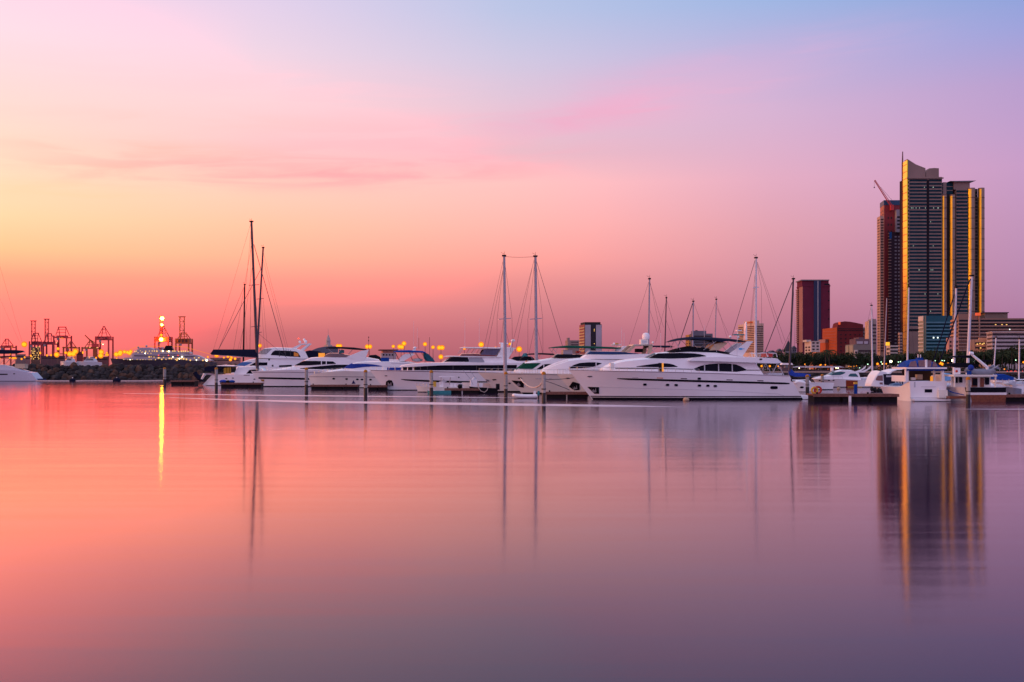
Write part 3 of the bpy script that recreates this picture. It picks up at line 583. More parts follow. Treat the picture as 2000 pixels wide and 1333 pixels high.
b.bars('bimini_pole', [((640, 681), (650, 690)), ((668, 682), (660, 690)), ((688, 683), (680, 692))], .035, STEEL, 1.9, True)
b.box('helm_seats', 662, 684, 672, 690, -.8, .8, TEALC); b.box('orange_glow_box', 622, 690, 634, 698, -.7, .7, WARM)  # glowing box added for the orange light on the flybridge

# --- older flybridge yacht behind the catamaran
b = Boat('motor_yacht', 'older tall white flybridge yacht with brown-lit window strip, behind the catamaran', 'yacht', 560, 752, 5.2, 7, GRP, off=3)
b.hull((440, 729), 452, (650, 731), 655, [(470, 727), (520, 726)]); b.boot(-.3, .2)
h0 = b.loft('lower_house', [(460, 717), (472, 707), (484, 702.6), (497, 700.4), (540, 699), (640, 700)], [(460, 731), (640, 732)], 2.2, nose=4, nf=.55, tum=.08, crown=.2)
b.shield(h0, 461, 474, mat('blue_screen_cover', (.02, .13, .38), .5), .9, 'windscreen_cover')
b.win(h0, [(463.5, 713.4), (472, 707.4), (492, 707.8)], [(463.5, 714.4), (478, 715.4), (492, 708.6)], mat('blue_screen_cover', (.02, .13, .38), .5), 'window_cover', 8)
b.win(h0, [(488, 714), (498, 708.4), (522, 708.2)], [(488, 715), (498, 714.6), (522, 714)], GLASS, n=8)
b.win(h0, [(545, 714), (570, 713)], [(547, 718), (570, 716)], GLASS, n=4)
for x, y in ((525.6, 702.6), (532.5, 714.8)): b.win(h0, [(x - 1.6, y - 1.6), (x + 1.6, y - 1.6)], [(x - 1.6, y + 1.6), (x + 1.6, y + 1.6)], GLASS, 'porthole', 3)
h = b.loft('flybridge', [(500, 694), (507, 686), (515, 680.2), (535, 678.2), (572, 679.6), (596, 686), (602, 698)], [(500, 700), (602, 701)], 2.2, nose=3, nf=.6, tum=.15, crown=.15)
b.win(h, [(529, 693), (534.8, 684.8), (560, 685.4), (579, 687), (584, 691), (587, 697.4)], [(529, 694), (540, 694.6), (570, 697), (587, 698)], GLASS, n=14)
for x in (545, 557, 567): b.win(h, [(x, 684.6), (x + 1.2, 684.6)], [(x, 697), (x + 1.2, 697)], mat('window_frame', (.03, .028, .035), .4), 'mullion', 2, .05)
b.win(h, [(574, 688), (583, 691)], [(574, 696), (585, 697)], mat('brown_lit_curtain', (.3, .1, .03), .7, emit=(1, .3, .05), es=.22), 'lit_curtain', 4, .05)
b.shield(h, 501, 516, mat('pale_glass', (.34, .33, .34), .12), .88)
b.win(h, [(504, 691), (514, 682), (530, 681.6)], [(504, 692), (520, 692.6), (530, 683)], mat('pale_glass', (.34, .33, .34), .12), 'side_glass', 8)
b.fin('arch_leg', [(570, 680.4), (586, 672.4), (588, 673.6), (577, 681)], 1.8, .15); b.fin('arch_wing', [(586, 684), (603, 670.8), (607.5, 671.4), (592, 685)], 1.8, .15)
b.box('arch_bridge', 585, 671.6, 602, 673.6, -1.8, 1.8, WHITE)
for x, y, d, v in ((585.6, 668.4, 5, -.8), (594, 664, 5, .6), (597, 668, 6.4, -.9)): b.ball('satellite_dome', x, y, d, WHITE, v)
b.bars('signal_post', [((583, 672), (583, 662))], .05, STEEL); b.ball('red_signal_light', 583, 661.6, 2.6, REDL)
b.loft('aft_canopy', [(597, 686), (604, 684.4), (624, 686), (630, 690)], [(597, 699), (630, 699)], 1.9, NAVY, tum=.1)

# ------------------------------------------------------------------ sailing boats
def sail_rig(b, mast, r, m, stays, spread=(), boom=None, name_cover='boom_cover', cover=NAVY, head=True, v=0.0):
    (x0, y0), (x1, y1) = mast
    mo = MB().tube([b.T(x0, y0, v), b.T((x0 + x1) / 2, (y0 + y1) / 2, v), b.T(x1, y1, v)], r, r * .72, 8).build('mast', m, b.root)
    if head:
        p = b.T(x1, y1, v); h = MB(); h.box(p.x - r * 1.15, p.x + r * 1.15, p.y - r, p.y + r, p.z - .1, p.z + .14); h.tube([p, p + Vector((.06, 0, .7))], .025, n=4)
        h.tube([p + Vector((0, 0, .3)), p + Vector((-.5, 0, .55))], .025, n=4); h.build('masthead_fitting', BLACK, mo)
    for y, wv in spread:
        f = (y - y0) / (y1 - y0); p = b.T(x0 + (x1 - x0) * f, y, v)
        MB().tube([p + Vector((-wv * .75, -wv * .5, -.12)), p, p + Vector((wv * .75, wv * .5, .12))], .06, n=5).build('spreader', m, mo)
    for st in stays:
        (ax, ay), (bx, by) = st[0], st[1]; rr = st[2] if len(st) > 2 else .022; mm = st[3] if len(st) > 3 else WIRE
        MB().tube([b.T(ax, ay, v), b.T(bx, by, v)], rr, n=5).build('furled_headsail' if rr > .05 else 'stay', mm, b.root)
    if boom:
        top, bot, w_ = boom; b.loft(name_cover, top, bot, w_, cover, tum=.25, crown=.1, v=v)
    return mo
def sailboat(label, px, wly, L, mast, r, m, stays, spread=(), boom=None, cover=NAVY, group='sailing boats moored behind the yachts', bowleft=True, fb=1.25, yaw=6, cat='sailboat', hm=WHITE, base=None):
    b = Boat('sailing_boat', label, cat, px, wly, L * .28, yaw, group)
    k = b.D / F; d = L / 2 / k * (1 if bowleft else -1)
    up = HY + (CH - fb) / k; zb = HY + (CH - fb * 1.25) / k
    b.hull((px - d, zb), px - d * .9, (px + d, up), px + d * .94, [], hm, full=2.0, entry=1.5, bilge=.8, tfull=.72); b.boot(-.3, .12, NAVY)
    h = b.loft('coachroof', [(px - abs(d) * .42, up - .2 / k), (px - abs(d) * .3, up - .55 / k), (px + abs(d) * .3, up - .6 / k), (px + abs(d) * .36, up - .1 / k)],
               [(px - abs(d) * .42, up + .1 / k), (px + abs(d) * .36, up + .1 / k)], L * .09, WHITE, tum=.15)
    b.win(h, [(px - abs(d) * .25, up - .42 / k), (px + abs(d) * .25, up - .45 / k)], [(px - abs(d) * .25, up - .2 / k), (px + abs(d) * .25, up - .2 / k)], GLASS)
    (x0, y0), (x1, y1) = mast; yb = HY + (CH - fb) / k
    sail_rig(b, ((x0 + (x1 - x0) * (yb - y0) / (y1 - y0), yb), mast[1]), r, m, stays, spread, boom, cover=cover)
    return b
# catamaran with the tall leaning mast: bows to the right, two sterns to the left
b = Boat('sailing_catamaran', 'white sailing catamaran with navy boom cover, twin sloping sterns and tallest leaning mast', 'catamaran', 470, 753.6, 2.6, -4, None)
b.hull((600, 735), 596, (420, 734), 397.6, [(437, 731.6), (470, 732), (500, 733)], full=2.2, entry=1.5, name='near_hull'); b.boot(-.3, .1)
for x, y in ((442, 740), (455, 739), (497, 741)): b.oval('porthole', x, y, 4, 2)
b.strip('side_window', [(476, 732.6), (488, 732.4)], [(476, 733.8), (488, 733.6)], GLASS, 4)
sh = b.h; ox = 5.2                                            # second hull, 5.2 m further out
q = bpy.data.objects.new('far_hull', sh.data); sc.collection.objects.link(q); q.parent = b.root; q.location = (-2.6, ox, 0)
b.loft('bridge_deck', [(430, 731.8), (440, 730.6), (580, 731.6)], [(430, 737), (580, 737)], 2.6, WHITE, tum=0, v=0)['o'].location = (0, 2.6, 0)
h = b.loft('coachroof', [(456, 731), (460, 722), (464, 716), (490, 714.6), (506, 717), (520, 726), (530, 732)], [(456, 733), (530, 734)], 2.3, WHITE, tum=.15, crown=.2, v=-.2)
h['o'].location = (0, 2.1, 0)
b.fin('saloon_window', [(481, 730), (487, 723), (497, 722), (505, 724), (509, 730)], .24, .05, GLASS, False)
b.fin('saloon_door', [(437, 730), (437, 719), (451, 718), (451, 730)], .3, .05, mat('warm_saloon', (.10, .05, .02), .6, emit=(1, .42, .08), es=.16), False)
for x in (443, 448): b.bars('cockpit_post', [((x, 730, -.36), (x, 717, -.36))], .05, BLACK)
b.loft('cockpit_bimini', [(404, 717.4), (412, 714.6), (426, 713.6), (436, 715), (440, 716.6)], [(404, 725), (428, 727), (440, 718)], 2.0, NAVY, tum=.1, v=-.4)
b.loft('cockpit_roof', [(428, 714), (440, 712.8), (462, 714)], [(428, 715.4), (462, 716)], 2.2, WHITE, tum=.1, v=-.4)
b.fin('davit', [(388, 731), (410, 729), (428, 733), (428, 735), (404, 732)], .2, .12, STEEL, False)
c_ = MB(); c_.tube([b.T(380.5, 728, -.3), b.T(383, 733, -.3), b.T(390, 740, -.3), b.T(396, 743, -.3)], .5, .45, 8); c_.build('hanging_dinghy', NAVY, b.root)
MB().tube([b.T(394, 741, -.6), b.T(398, 734, -.6), b.T(400, 731, -.6)], .22, .38, 8).build('outboard_motor', WHITE, b.root)
sail_rig(b, ((503, 722), (491, 433)), .34, DMAST, [((496, 478), (556, 690), .07, DMAST), ((490, 436), (415, 690)), ((490, 440), (489, 690)), ((491, 436), (481, 556)), ((491, 480), (455, 690), .03), ((496, 500), (468, 690), .03), ((491, 560), (487, 690)), ((496, 560), (511, 690)), ((503, 650), (561, 700), .03)],
         [(557, 1.3), (638, 1.2)], ([(412, 690.6), (417, 683), (500.5, 682.8), (503.5, 690)], [(412, 692), (440, 694.4), (503.5, 697.6)], .55), v=.0)
b.bars('boom', [((413, 692.5), (503, 698.5))], .16, ALU)
sailboat('sailing boat with grey mast leaning right, crossing the tallest mast', 512, 752, 15, ((500, 722), (514, 484)), .26, DMAST, [((513, 488), (565, 690)), ((512, 500), (561, 690)), ((510, 525), (422, 692), .06, DMAST), ((510, 580), (517, 690)), ((512, 560), (523, 690))], [(584, 1.0), (650, 1.0)], bowleft=False)
sailboat('sailing boat with short black mast, left of the crossed masts', 480, 748, 13, ((475, 722), (478, 556)), .24, BLACK, [((477, 560), (424, 690), .04), ((476, 640), (462, 692)), ((478, 600), (483, 690))], [])
# two-masted boat: triatic stay between the mast heads
b = sailboat('two-masted sailing boat, grey masts joined by a wire at their heads', 1015, 766, 19, ((987, 741), (984.5, 500)), .30, ALU, [((984, 503), (943, 690)), ((984, 520), (950, 690)), ((985, 505), (1000, 622)), ((985, 505), (971, 622)), ((971, 622), (970.5, 690)), ((1000, 622), (1001, 690)), ((986, 600), (976, 690)), ((986, 640), (1000, 692))], [(623, 1.5)], None)
m2 = sail_rig(b, ((1047.5, 725), (1045.5, 501)), .30, ALU, [((1044, 505), (996, 690)), ((1046, 505), (1099, 678), .035), ((1045, 505), (1032, 622)), ((1046, 505), (1060, 622)), ((1031, 622), (1031, 690)), ((1060, 622), (1060.5, 690)), ((1044, 640), (1033, 692)), ((1049, 640), (1060, 690)), ((1040, 520), (1006, 690))], [(623, 1.5)])
MB().tube([b.T(985, 501.5), b.T(1000, 502.6), b.T(1015, 503), b.T(1030, 502.6), b.T(1045, 501.8)], .03, n=5).build('triatic_stay', WIRE, b.root)
S = sailboat
S('sailing boat, tall pale mast rising behind the radar-arch yacht', 1262, 762, 14, ((1265.5, 715), (1268.5, 545)), .20, ALU, [((1268, 548), (1228, 676)), ((1269, 548), (1290, 650)), ((1269, 552), (1296, 640)), ((1267, 600), (1284, 650))])
S('sailing boat, thin mast behind the dark fly canopy', 1296, 757, 12, ((1297.5, 715), (1301.5, 582)), .15, DMAST, [((1301, 590), (1280, 670)), ((1302, 586), (1326, 668)), ((1299, 620), (1315, 665))])
S('sailing boat, dark furled sail slanting left of its mast', 1360, 757, 12, ((1352.5, 715), (1354, 589)), .18, ALU, [((1353, 592), (1325, 676), .08, DMAST), ((1355, 592), (1380, 660))])
S('sailing boat, mast with small crosspiece behind the navy bimini', 1392, 753, 13, ((1395, 715), (1399, 585)), .17, ALU, [((1398, 590), (1374, 655)), ((1399, 590), (1420, 660)), ((1399, 600), (1424, 655))])
S('sailing boat with white mast in front of the tan hotel tower', 1470, 764, 15, ((1475.5, 735), (1476.5, 504)), .24, WMAST, [((1475, 508), (1430, 656), .045), ((1476, 520), (1465, 640)), ((1478, 512), (1528, 672)), ((1479, 512), (1534, 668)), ((1487, 562), (1488, 650)), ((1477, 510), (1487, 562)), ((1474, 560), (1466, 650))], [(562, .9)])
b = S('sailing boat with black mast and blue furled mainsail astern of the largest yacht', 1560, 762, 13, ((1541.5, 735), (1549.5, 545)), .22, DMAST, [((1547, 552), (1494, 688), .075, DMAST), ((1545, 645), (1522, 697), .03), ((1548, 552), (1545, 700)), ((1550, 560), (1552, 700))], [], ([(1540, 722), (1546, 722), (1552, 728), (1582, 731)], [(1540, 732), (1552, 736), (1582, 735.6)], .35), COBALT)
S('sailing boat, slim white mast right of the orange block', 1698, 754, 12, ((1704, 738), (1702, 597)), .19, WMAST, [((1701, 600), (1688, 660)), ((1703, 600), (1712, 690))])
S('sailing boat, mast in front of the golden tower edge', 1766, 756, 12, ((1772, 716), (1775, 561)), .2, WMAST, [((1774, 565), (1764, 700)), ((1775, 565), (1786, 700))])
S('sailing boat, faint mast before the under-construction tower', 1730, 749, 11, ((1727, 716), (1732, 582)), .17, ALU, [((1731, 586), (1722, 700))])
S('sailing boat, white mast with dark blue furled sail, behind the aft cabin cruiser', 1880, 765, 14, ((1862.5, 738), (1867.5, 562)), .22, WMAST, [((1864, 575), (1823, 706), .09, NAVY), ((1868, 566), (1868, 700)), ((1870, 600), (1882, 700))])
S('sailing boat, tallest right-hand mast with slanting navy furled sail', 1910, 772, 14, ((1889.5, 725), (1898, 539)), .24, WMAST, [((1895, 545), (1834, 710), .10, NAVY), ((1898, 545), (1898, 690)), ((1899, 560), (1905, 690))])
S('sailing boat, short mast before the white office block', 1935, 756, 10, ((1941, 722), (1945.5, 659)), .16, WMAST, [((1945, 662), (1936, 715))])
S('sailing boat, short mast nearest the right edge', 1996, 760, 10, ((1990, 745), (1991, 662)), .16, WMAST, [((1991, 665), (1996, 740))])
# stern of a yacht cut off by the left edge
b = Boat('sailing_yacht', 'white yacht stern with blue sloping transom and navy boom cover, cut by the left edge', 'yacht', 20, 745, 5.2, -3, None)
b.hull((-150, 722), -140, (58, 728), 76, [(0, 723), (30, 723.6), (45, 726)], mat('pale_blue_gelcoat', (.46, .47, .56), .3, var=.06), full=2.0, tfull=.8); b.boot(-.3, .1, NAVY)
b.box('stern_step', 66, 740, 80, 743.4, -1.6, 1.6, BLUEGL)
b.strip('side_window', [(-20, 730), (15, 730.4)], [(-20, 733), (15, 732.6)], GLASS, 8); b.oval('porthole', 27.6, 730.6, 4, 2)
b.loft('cockpit_coaming', [(-30, 712), (4, 712.6), (18, 716), (34, 720), (50, 725)], [(-30, 724), (50, 727)], 1.6, mat('pale_blue_gelcoat', (.46, .47, .56), .3, var=.06), tum=.2)
b.loft('bimini', [(-30, 697), (10, 695.4), (22, 696.6), (25, 697.6)], [(-30, 700), (10, 698), (25, 698.4)], 1.9, BLACKC, tum=.2)
b.bars('bimini_pole', [((12, 698), (0, 711)), ((22, 698), (10, 712))], .05, STEEL, 1.6, True)
b.loft('boom_cover', [(-60, 682), (30, 684), (44, 685.2)], [(-60, 692), (30, 691.4), (44, 688)], .5, NAVY, tum=.2); b.bars('boom', [((-60, 693), (48, 687.6))], .14, ALU)
sail_rig(b, ((-70, 720), (-74, 400)), .3, ALU, [((-74, 405), (-2, 515)), ((-2, 515), (43, 668)), ((-20, 540), (38, 668), .016)])
b.box('life_raft', 29, 711, 48, 720, -1, 1, BEIGE)
# other moored boats glimpsed between the big ones
b = Boat('motor_yacht', 'white yacht under a low black bimini between the two grey masts', 'yacht', 1075, 760, 4.6, 7, GRP, off=8)
b.hull((1010, 731), 1020, (1140, 733), 1145, []); h = b.loft('deckhouse', [(1022, 712), (1032, 704), (1050, 702), (1110, 702)], [(1022, 732), (1110, 733)], 1.8); b.win(h, [(1036, 705), (1100, 705)], [(1036, 710), (1100, 710)])
b.loft('bimini', [(1031, 692), (1036, 690.6), (1060, 689.6), (1082, 690.6), (1086, 692.6)], [(1031, 693.4), (1060, 692.6), (1086, 694)], 1.7, BLACKC, tum=.3); b.bars('bimini_pole', [((1034, 693), (1040, 702)), ((1060, 692), (1056, 702)), ((1082, 693), (1076, 702))], .04, STEEL, 1.6, True)
b.loft('dinghy_cover', [(1018, 699), (1026, 696), (1040, 697), (1046, 702)], [(1018, 703), (1046, 704)], 1.2, BLACKC, tum=.2)
b = Boat('motor_yacht', 'yacht with dark covers glimpsed between the black bimini arch and the flat-roofed yacht', 'yacht', 760, 751, 4.4, 7, GRP, off=10)
b.hull((700, 729), 708, (800, 731), 805, []); h = b.loft('deckhouse', [(712, 712), (722, 704), (740, 702), (790, 703)], [(712, 730), (790, 731)], 1.7); b.win(h, [(724, 706), (780, 706)], [(724, 710), (780, 710)])
b.loft('canvas_cover', [(717, 700), (722, 694), (734, 693), (742, 697), (745, 703)], [(717, 705), (745, 706)], 1.5, BLACKC, tum=.2); b.bars('signal_mast', [((720, 694), (720, 660))], .04, BLACK); b.ball('mast_lantern', 720, 659, 2.4, BLACK); b.ball('mast_lantern', 720, 666, 2.4, BLACK)
b = Boat('motor_yacht', 'yacht with dark cockpit clutter just aft of the flat-roofed yacht', 'yacht', 1035, 757, 4.4, 7, GRP, off=14)
b.hull((985, 730), 992, (1075, 732), 1080, []); b.loft('deckhouse', [(992, 712), (1004, 702), (1030, 700), (1066, 704)], [(992, 731), (1066, 732)], 1.7)
b.loft('canvas_cover', [(1000, 701), (1006, 697), (1020, 696), (1030, 700)], [(1000, 705), (1030, 705)], 1.4, BLACKC, tum=.2); b.fin('canopy_frame', [(1020, 700), (1026, 690), (1029, 690), (1032, 700)], 1.4, .1, TEALC)
# ------------------------------------------------------------------ boats at the right
b = Boat('motor_yacht', 'white sports yacht with swept arch and red-brown hull panel, beyond the right-hand dock', 'yacht', 1650, 757, 4.2, 5, GRP)
b.hull((1588, 741), 1600, (1708, 744), 1712, [(1610, 739.6), (1650, 741), (1685, 742.6)], full=2.4, entry=1.5); b.boot(-.3, .12)
b.strip('hull_panel', [(1652, 743), (1675, 743.6)], [(1655, 756), (1683, 756)], mat('red_brown_hull', (.28, .045, .015), .35, var=.2), 8)
b.strip('yellow_stripe', [(1655, 755.4), (1684, 755.4)], [(1655, 756.6), (1684, 756.6)], YELP, 8, .05)
for x in (1601, 1619, 1628): b.oval('porthole', x, 743.4, 4, 2.2)
h = b.loft('deckhouse', [(1594, 738.6), (1610, 735), (1622, 733), (1633, 726.4), (1646, 722.4), (1666, 723), (1678, 727), (1682, 740)], [(1594, 741), (1682, 744)], 1.7, nose=2.6, nf=.5, tum=.15, crown=.15)
b.win(h, [(1623, 732.4), (1633, 727), (1643, 726), (1651, 727.4)], [(1623, 733.2), (1640, 733), (1647, 731), (1651, 728)], mat('teal_glass', (.015, .09, .10), .1), n=10)
b.win(h, [(1657, 734.6), (1660.5, 730), (1672, 730), (1676, 735.4)], [(1657, 735.6), (1664, 736), (1676, 736.4)], mat('teal_glass', (.015, .09, .10), .1), n=8)
b.shield(h, 1623, 1634, mat('teal_glass', (.015, .09, .10), .1))
b.fin('swept_arch', [(1655, 727), (1680, 726.4), (1694, 721.4), (1702, 714.6), (1700, 720), (1688, 728)], 1.4, .15)
b.box('aft_cover', 1686, 739, 1702, 744, -1.3, 1.3, GREYW); b.rail(.55, .985, .5, 6)
b.box('white_locker', 1624, 718.4, 1627.8, 725, -.3, .3, WHITE)
b = Boat('motor_yacht', 'white cruiser with dark open cockpit, hoop arch and hanging black fenders', 'cruiser', 1730, 765, 3.8, 18, GRP)
b.hull((1699, 752), 1708, (1766, 757), 1768, [(1715, 750.6), (1740, 753)], full=2.0, entry=1.4); b.boot(-.3, .1, NAVY)
h = b.loft('deckhouse', [(1706, 750), (1710, 741), (1714.5, 732), (1721, 724), (1733, 726), (1738, 735)], [(1706, 755), (1738, 757)], 1.5, nose=1.6, nf=.6, tum=.1, crown=.15)
b.win(h, [(1710.6, 741), (1714.6, 734), (1724, 733.4)], [(1710.6, 743), (1716, 744), (1725, 744.4)], mat('rosy_glass', (.22, .10, .09), .15), n=6)
b.win(h, [(1718, 747.4), (1724, 747.4)], [(1719, 751), (1724, 751.4)], mat('rosy_glass', (.22, .10, .09), .15), n=3)
b.loft('hoop_arch', [(1730, 740), (1735, 730), (1742, 723.6), (1752, 720.6), (1766, 720.4)], [(1733, 741), (1738, 732), (1744, 726), (1753, 723), (1766, 722.6)], 1.5, WHITE, tum=.1)
b.box('cockpit_interior', 1727, 731, 1764, 757, -1.5, 1.3, mat('shadowy_upholstery', (.02, .018, .035), .8)); b.box('cockpit_cover', 1731, 733.6, 1763, 737, -1.54, 1.4, GREYW)
for x in (1749, 1752, 1755, 1758, 1761): b.bars('cockpit_rail', [((x, 745, -1.7), (x - .5, 755, -1.7))], .05, WHITE)
b.bars('radar_bar', [((1753, 713.6), (1769.5, 713.6))], .09, WHITE); b.box('radar_pedestal', 1758, 714.5, 1764, 720.4, -.3, .3, WHITE)
for x, y in ((1703, 760), (1709, 762), (1716, 763), (1722, 764)): MB().ball(b.T(x, y, -1.9), .3, 8, 6, 1.5).build('fender', RUBBER, b.root)
# aft-cabin cruiser seen from astern
class Stern:
    def __init__(s, name, label, cat, px, wly, group=None):
        s.D = wl(wly); s.k = s.D / F; s.o = Vector(((px - CX) * s.k, s.D, 0)); s.root = thing(name, s.o, label, cat, group)
    def p(s, px, py, dy=0.0): return at(px, py, s.D + dy) - s.o
    def q(s, px, py, dy=0.0):                                # position of a near-plane pixel carried straight back by dy
        v = at(px, py, s.D) - s.o; v.y += dy; return v
    def box(s, name, x0, y0, x1, y1, d0, d1, m, parent=None):
        a, c = s.q(x0, y1), s.q(x1, y0); return MB().box(a.x, c.x, d0, d1, a.z, c.z).build(name, m, parent or s.root)
    def slab(s, name, ring, d0, th, m, parent=None): return MB().slab([s.q(x, y, d0) for x, y in ring], (0, th, 0)).build(name, m, parent or s.root)
    def hull(s, cx, hw, ytop, L, m, rise=.5, shift=0.0, flare=.12, name='hull', low=.8):
        rows = []; zt = CH - (ytop - HY) * s.k; x0 = (cx - CX) * s.k - s.o.x
        for i in range(17):
            t = i / 16; f = 1 + flare * math.sin(min(t / .5, 1) * math.pi / 2) if t < .5 else (1 + flare) * (1 - ((t - .5) / .5) ** 2.2); f = max(f, .01)
            fw = low * (1 if t < .4 else 1 - ((t - .4) / .6) ** 1.5); z = zt + (rise * t * t if rise > 0 else rise * min(1, t / .2)); xo = x0 + shift * t
            r = []
            for sd in (-1, 1):
                c = [(xo + sd * hw * (fw + (f - fw) * g ** 1.2) + 0, t * L - (1 - g) * .0, -.4 + (z + .4) * g) for g in (0, .2, .4, .6, .8, 1)]
                r += c if sd < 0 else c[::-1]
            rows.append(r)
        mb = MB(); mb.rows(rows, True, True); mb.add(rows[0], [tuple(range(12))]); s.h = mb.build(name, m, s.root, sharp=35); return s.h
c = Stern('aft_cabin_cruiser', 'white cruiser seen from astern with blue canvas top, left of the wooden trawler', 'cruiser', 1814, 784)
k = c.k
c.hull(1813, 36.5 * k, 745, 12.5, WHITE, -.75, -1.0, .12, low=.92)
c.box('transom_window', 1806, 760.6, 1820.4, 767, -.04, .02, GLASS); c.box('rub_strake', 1777, 776.8, 1850, 777.8, -.06, .02, GREYW)
c.box('transom_line', 1799, 755.6, 1828, 756.4, -.03, .02, GREYW); c.box('swim_platform', 1781, 780, 1852, 783, -.9, .3, WHITE)
st = c.box('boarding_steps', 1832, 757, 1846, 763, -.15, .3, WHITE)
for i, (x, y) in enumerate(((1831, 762), (1830.5, 767), (1830, 772))): c.box('step', x, y, x + 18, y + 5, -.3 - .15 * i, .3, CREAM, st)
c.box('hatch', 1785, 746, 1788, 757, -.02, .02, GREYW)
c.slab('saloon_back_wall', [(1780, 722), (1838, 722), (1838, 745), (1780, 745)], 3.2, .1, mat('dark_saloon', (.05, .035, .03), .7))
for x0, x1 in ((1769.5, 1774.5), (1840, 1844.5)): c.box('roof_post', x0, 721, x1, 746, .1, .5, WHITE)
for x0, x1 in ((1775, 1781), (1829.6, 1833)): c.box('door_frame', x0, 722, x1, 745, 1.0, 1.2, CREAM)
c.box('cabin_side', 1768.5, 734, 1770, 746, .2, 5, WHITE); c.box('cabin_side', 1845, 734, 1846.5, 746, .2, 5, WHITE)
c.box('helm_bench', 1804, 732, 1815, 742, 2.2, 2.9, BEIGE); c.box('warm_cabin_light', 1833.6, 736, 1838, 748, 2.6, 2.8, WARM); c.box('cockpit_table', 1790, 738, 1797, 743, 1.5, 2, CREAM)
c.box('hardtop', 1768.6, 717.8, 1847.6, 721, -.3, 5.0, WHITE); c.box('canvas_valance', 1771, 721, 1845, 724.4, -.1, -.04, BLUEC)
rows = []
for i in range(9):
    t = i / 8; rows.append([(c.q(1770 + 6 * t + (1839 - 1770 - 12 * t) * u, 0).x, .3 + 4.2 * t, CH - (717.9 - HY) * k + math.sin(math.pi * min(max(u, .0), 1)) ** .28 * (1.0 * (1 - .5 * (2 * t - 1) ** 2)) * (1 if .0 < u < 1 else 0)) for u in [j / 12 for j in range(13)]])
mb = MB(); mb.rows(rows, True); mb.add(rows[0], [tuple(range(13))]); mb.add(rows[-1], [tuple(range(13))]); cv = mb.build('canvas_top', BLUEC, c.root)
for ring in ([(1776, 716.6), (1780, 707), (1790, 705), (1793, 716.6)], [(1796, 716.6), (1794.5, 704.6), (1807, 703.6), (1807, 716.6)], [(1811.5, 716.6), (1811.5, 703.6), (1821, 704.6), (1820, 716.6)], [(1822.5, 716.6), (1824, 705.4), (1829, 708), (1833, 716.6)]):
    c.slab('canvas_window', ring, .22, .05, mat('clear_vinyl', (.22, .13, .14), .25), cv)
c.box('canopy_light_box', 1804.5, 698.6, 1815, 703.8, 2, 2.8, BLUEC); c.box('white_pole', 1807.5, 703, 1811.5, 718, .05, .2, WHITE)
MB().tube([c.q(1807, 699, 2.4), c.q(1807, 692, 2.4)], .06).build('aerial_stub', CREAM, c.root); MB().tube([c.q(1812, 699, 2.4), c.q(1812, 692.6, 2.4)], .06).build('aerial_stub', CREAM, c.root)
# wooden trawler seen from astern
c = Stern('wooden_trawler', 'trawler with varnished brown transom towards us and grey dinghy on its roof', 'trawler', 1915, 785)
k = c.k
c.hull(1926, 36 * k, 757, 13, mat('dark_blue_white_topside', (.62, .62, .70), .3, var=.06), .7, -3.6, .22, low=.9)
c.slab('transom_planks', [(1895, 771.6), (1964.5, 771.6), (1963, 785), (1898, 785)], -.12, .2, TEAK); c.slab('transom_band', [(1893, 767), (1965, 767), (1965, 771.6), (1893.4, 771.6)], -.1, .2, WHITE)
c.slab('transom_canvas', [(1885, 757), (1963.6, 757), (1964, 766.6), (1886.6, 766.6)], -.16, .25, BLACKC)
c.box('stern_board', 1852, 774, 1888, 779, -.4, .6, TEAK)
c.slab('cabin_back', [(1868, 733), (1946, 736), (1946, 757), (1868, 757)], 1.6, .1, CREAM)
for x0, x1 in ((1908, 1914), (1914.6, 1919), (1925, 1932)): c.box('cabin_door', x0, 738.5, x1, 756.5, 1.45, 1.58, TEAK)
for x0, x1, y0, y1 in ((1909.2, 1919, 740, 754), (1934, 1942, 738, 752), (1872, 1880, 737.4, 748.6), (1883, 1889, 737.4, 748)): c.box('cabin_window', x0, y0, x1, y1, 1.42, 1.5, GLASS)
c.box('cabin_roof', 1864, 732.4, 1949, 736, .2, 6, CREAM)
for x in (1867, 1947): c.box('roof_post', x - 1, 735, x + 1, 757, .3, .5, CREAM)
for i in range(6): c.box('louvre_slat', 1895.6, 739 + 2.6 * i, 1907.6, 740.4 + 2.6 * i, 1.46, 1.58, WHITE)
c.box('life_ring_board', 1868.6, 719, 1881, 731.5, .8, 1.0, WHITE); MB().ball(c.q(1873.4, 725.4, .75), .16, 8, 6).build('red_light', REDP, c.root)
c.slab('flybridge_canopy', [(1868, 711.4), (1880, 709.4), (1908, 709), (1929, 712), (1928, 718.6), (1890, 718), (1872, 714.4)], 2.5, 1.8, BLACKC)
c.slab('upper_canopy', [(1884, 697.8), (1893, 694.6), (1912, 694), (1930, 698), (1929, 699.4), (1905, 698.2)], 3.2, 2.0, BLACKC)
c.slab('rear_canopy', [(1926, 704), (1942, 702.4), (1961, 705), (1958, 707), (1940, 705.6)], 3.0, 2.0, BLACKC)
MB().tube([c.q(1941, 717.4, 2.0), c.q(1909, 690.6, 2.0)], .19, .14, 8).build('crane_boom', WHITE, c.root); MB().tube([c.q(1906.4, 690, 2.0), c.q(1914, 691, 2.0)], .22, n=8).build('boom_head', WHITE, c.root)
MB().tube([c.q(1942, 733, 2.0), c.q(1941.6, 715, 2.0)], .2, n=8).build('crane_post', WHITE, c.root)
pts = [c.q(x, y, 1.0) for x, y in ((1950, 718), (1952, 721), (1949, 725), (1938, 727.5), (1922, 728), (1908, 727), (1900, 724.6))]
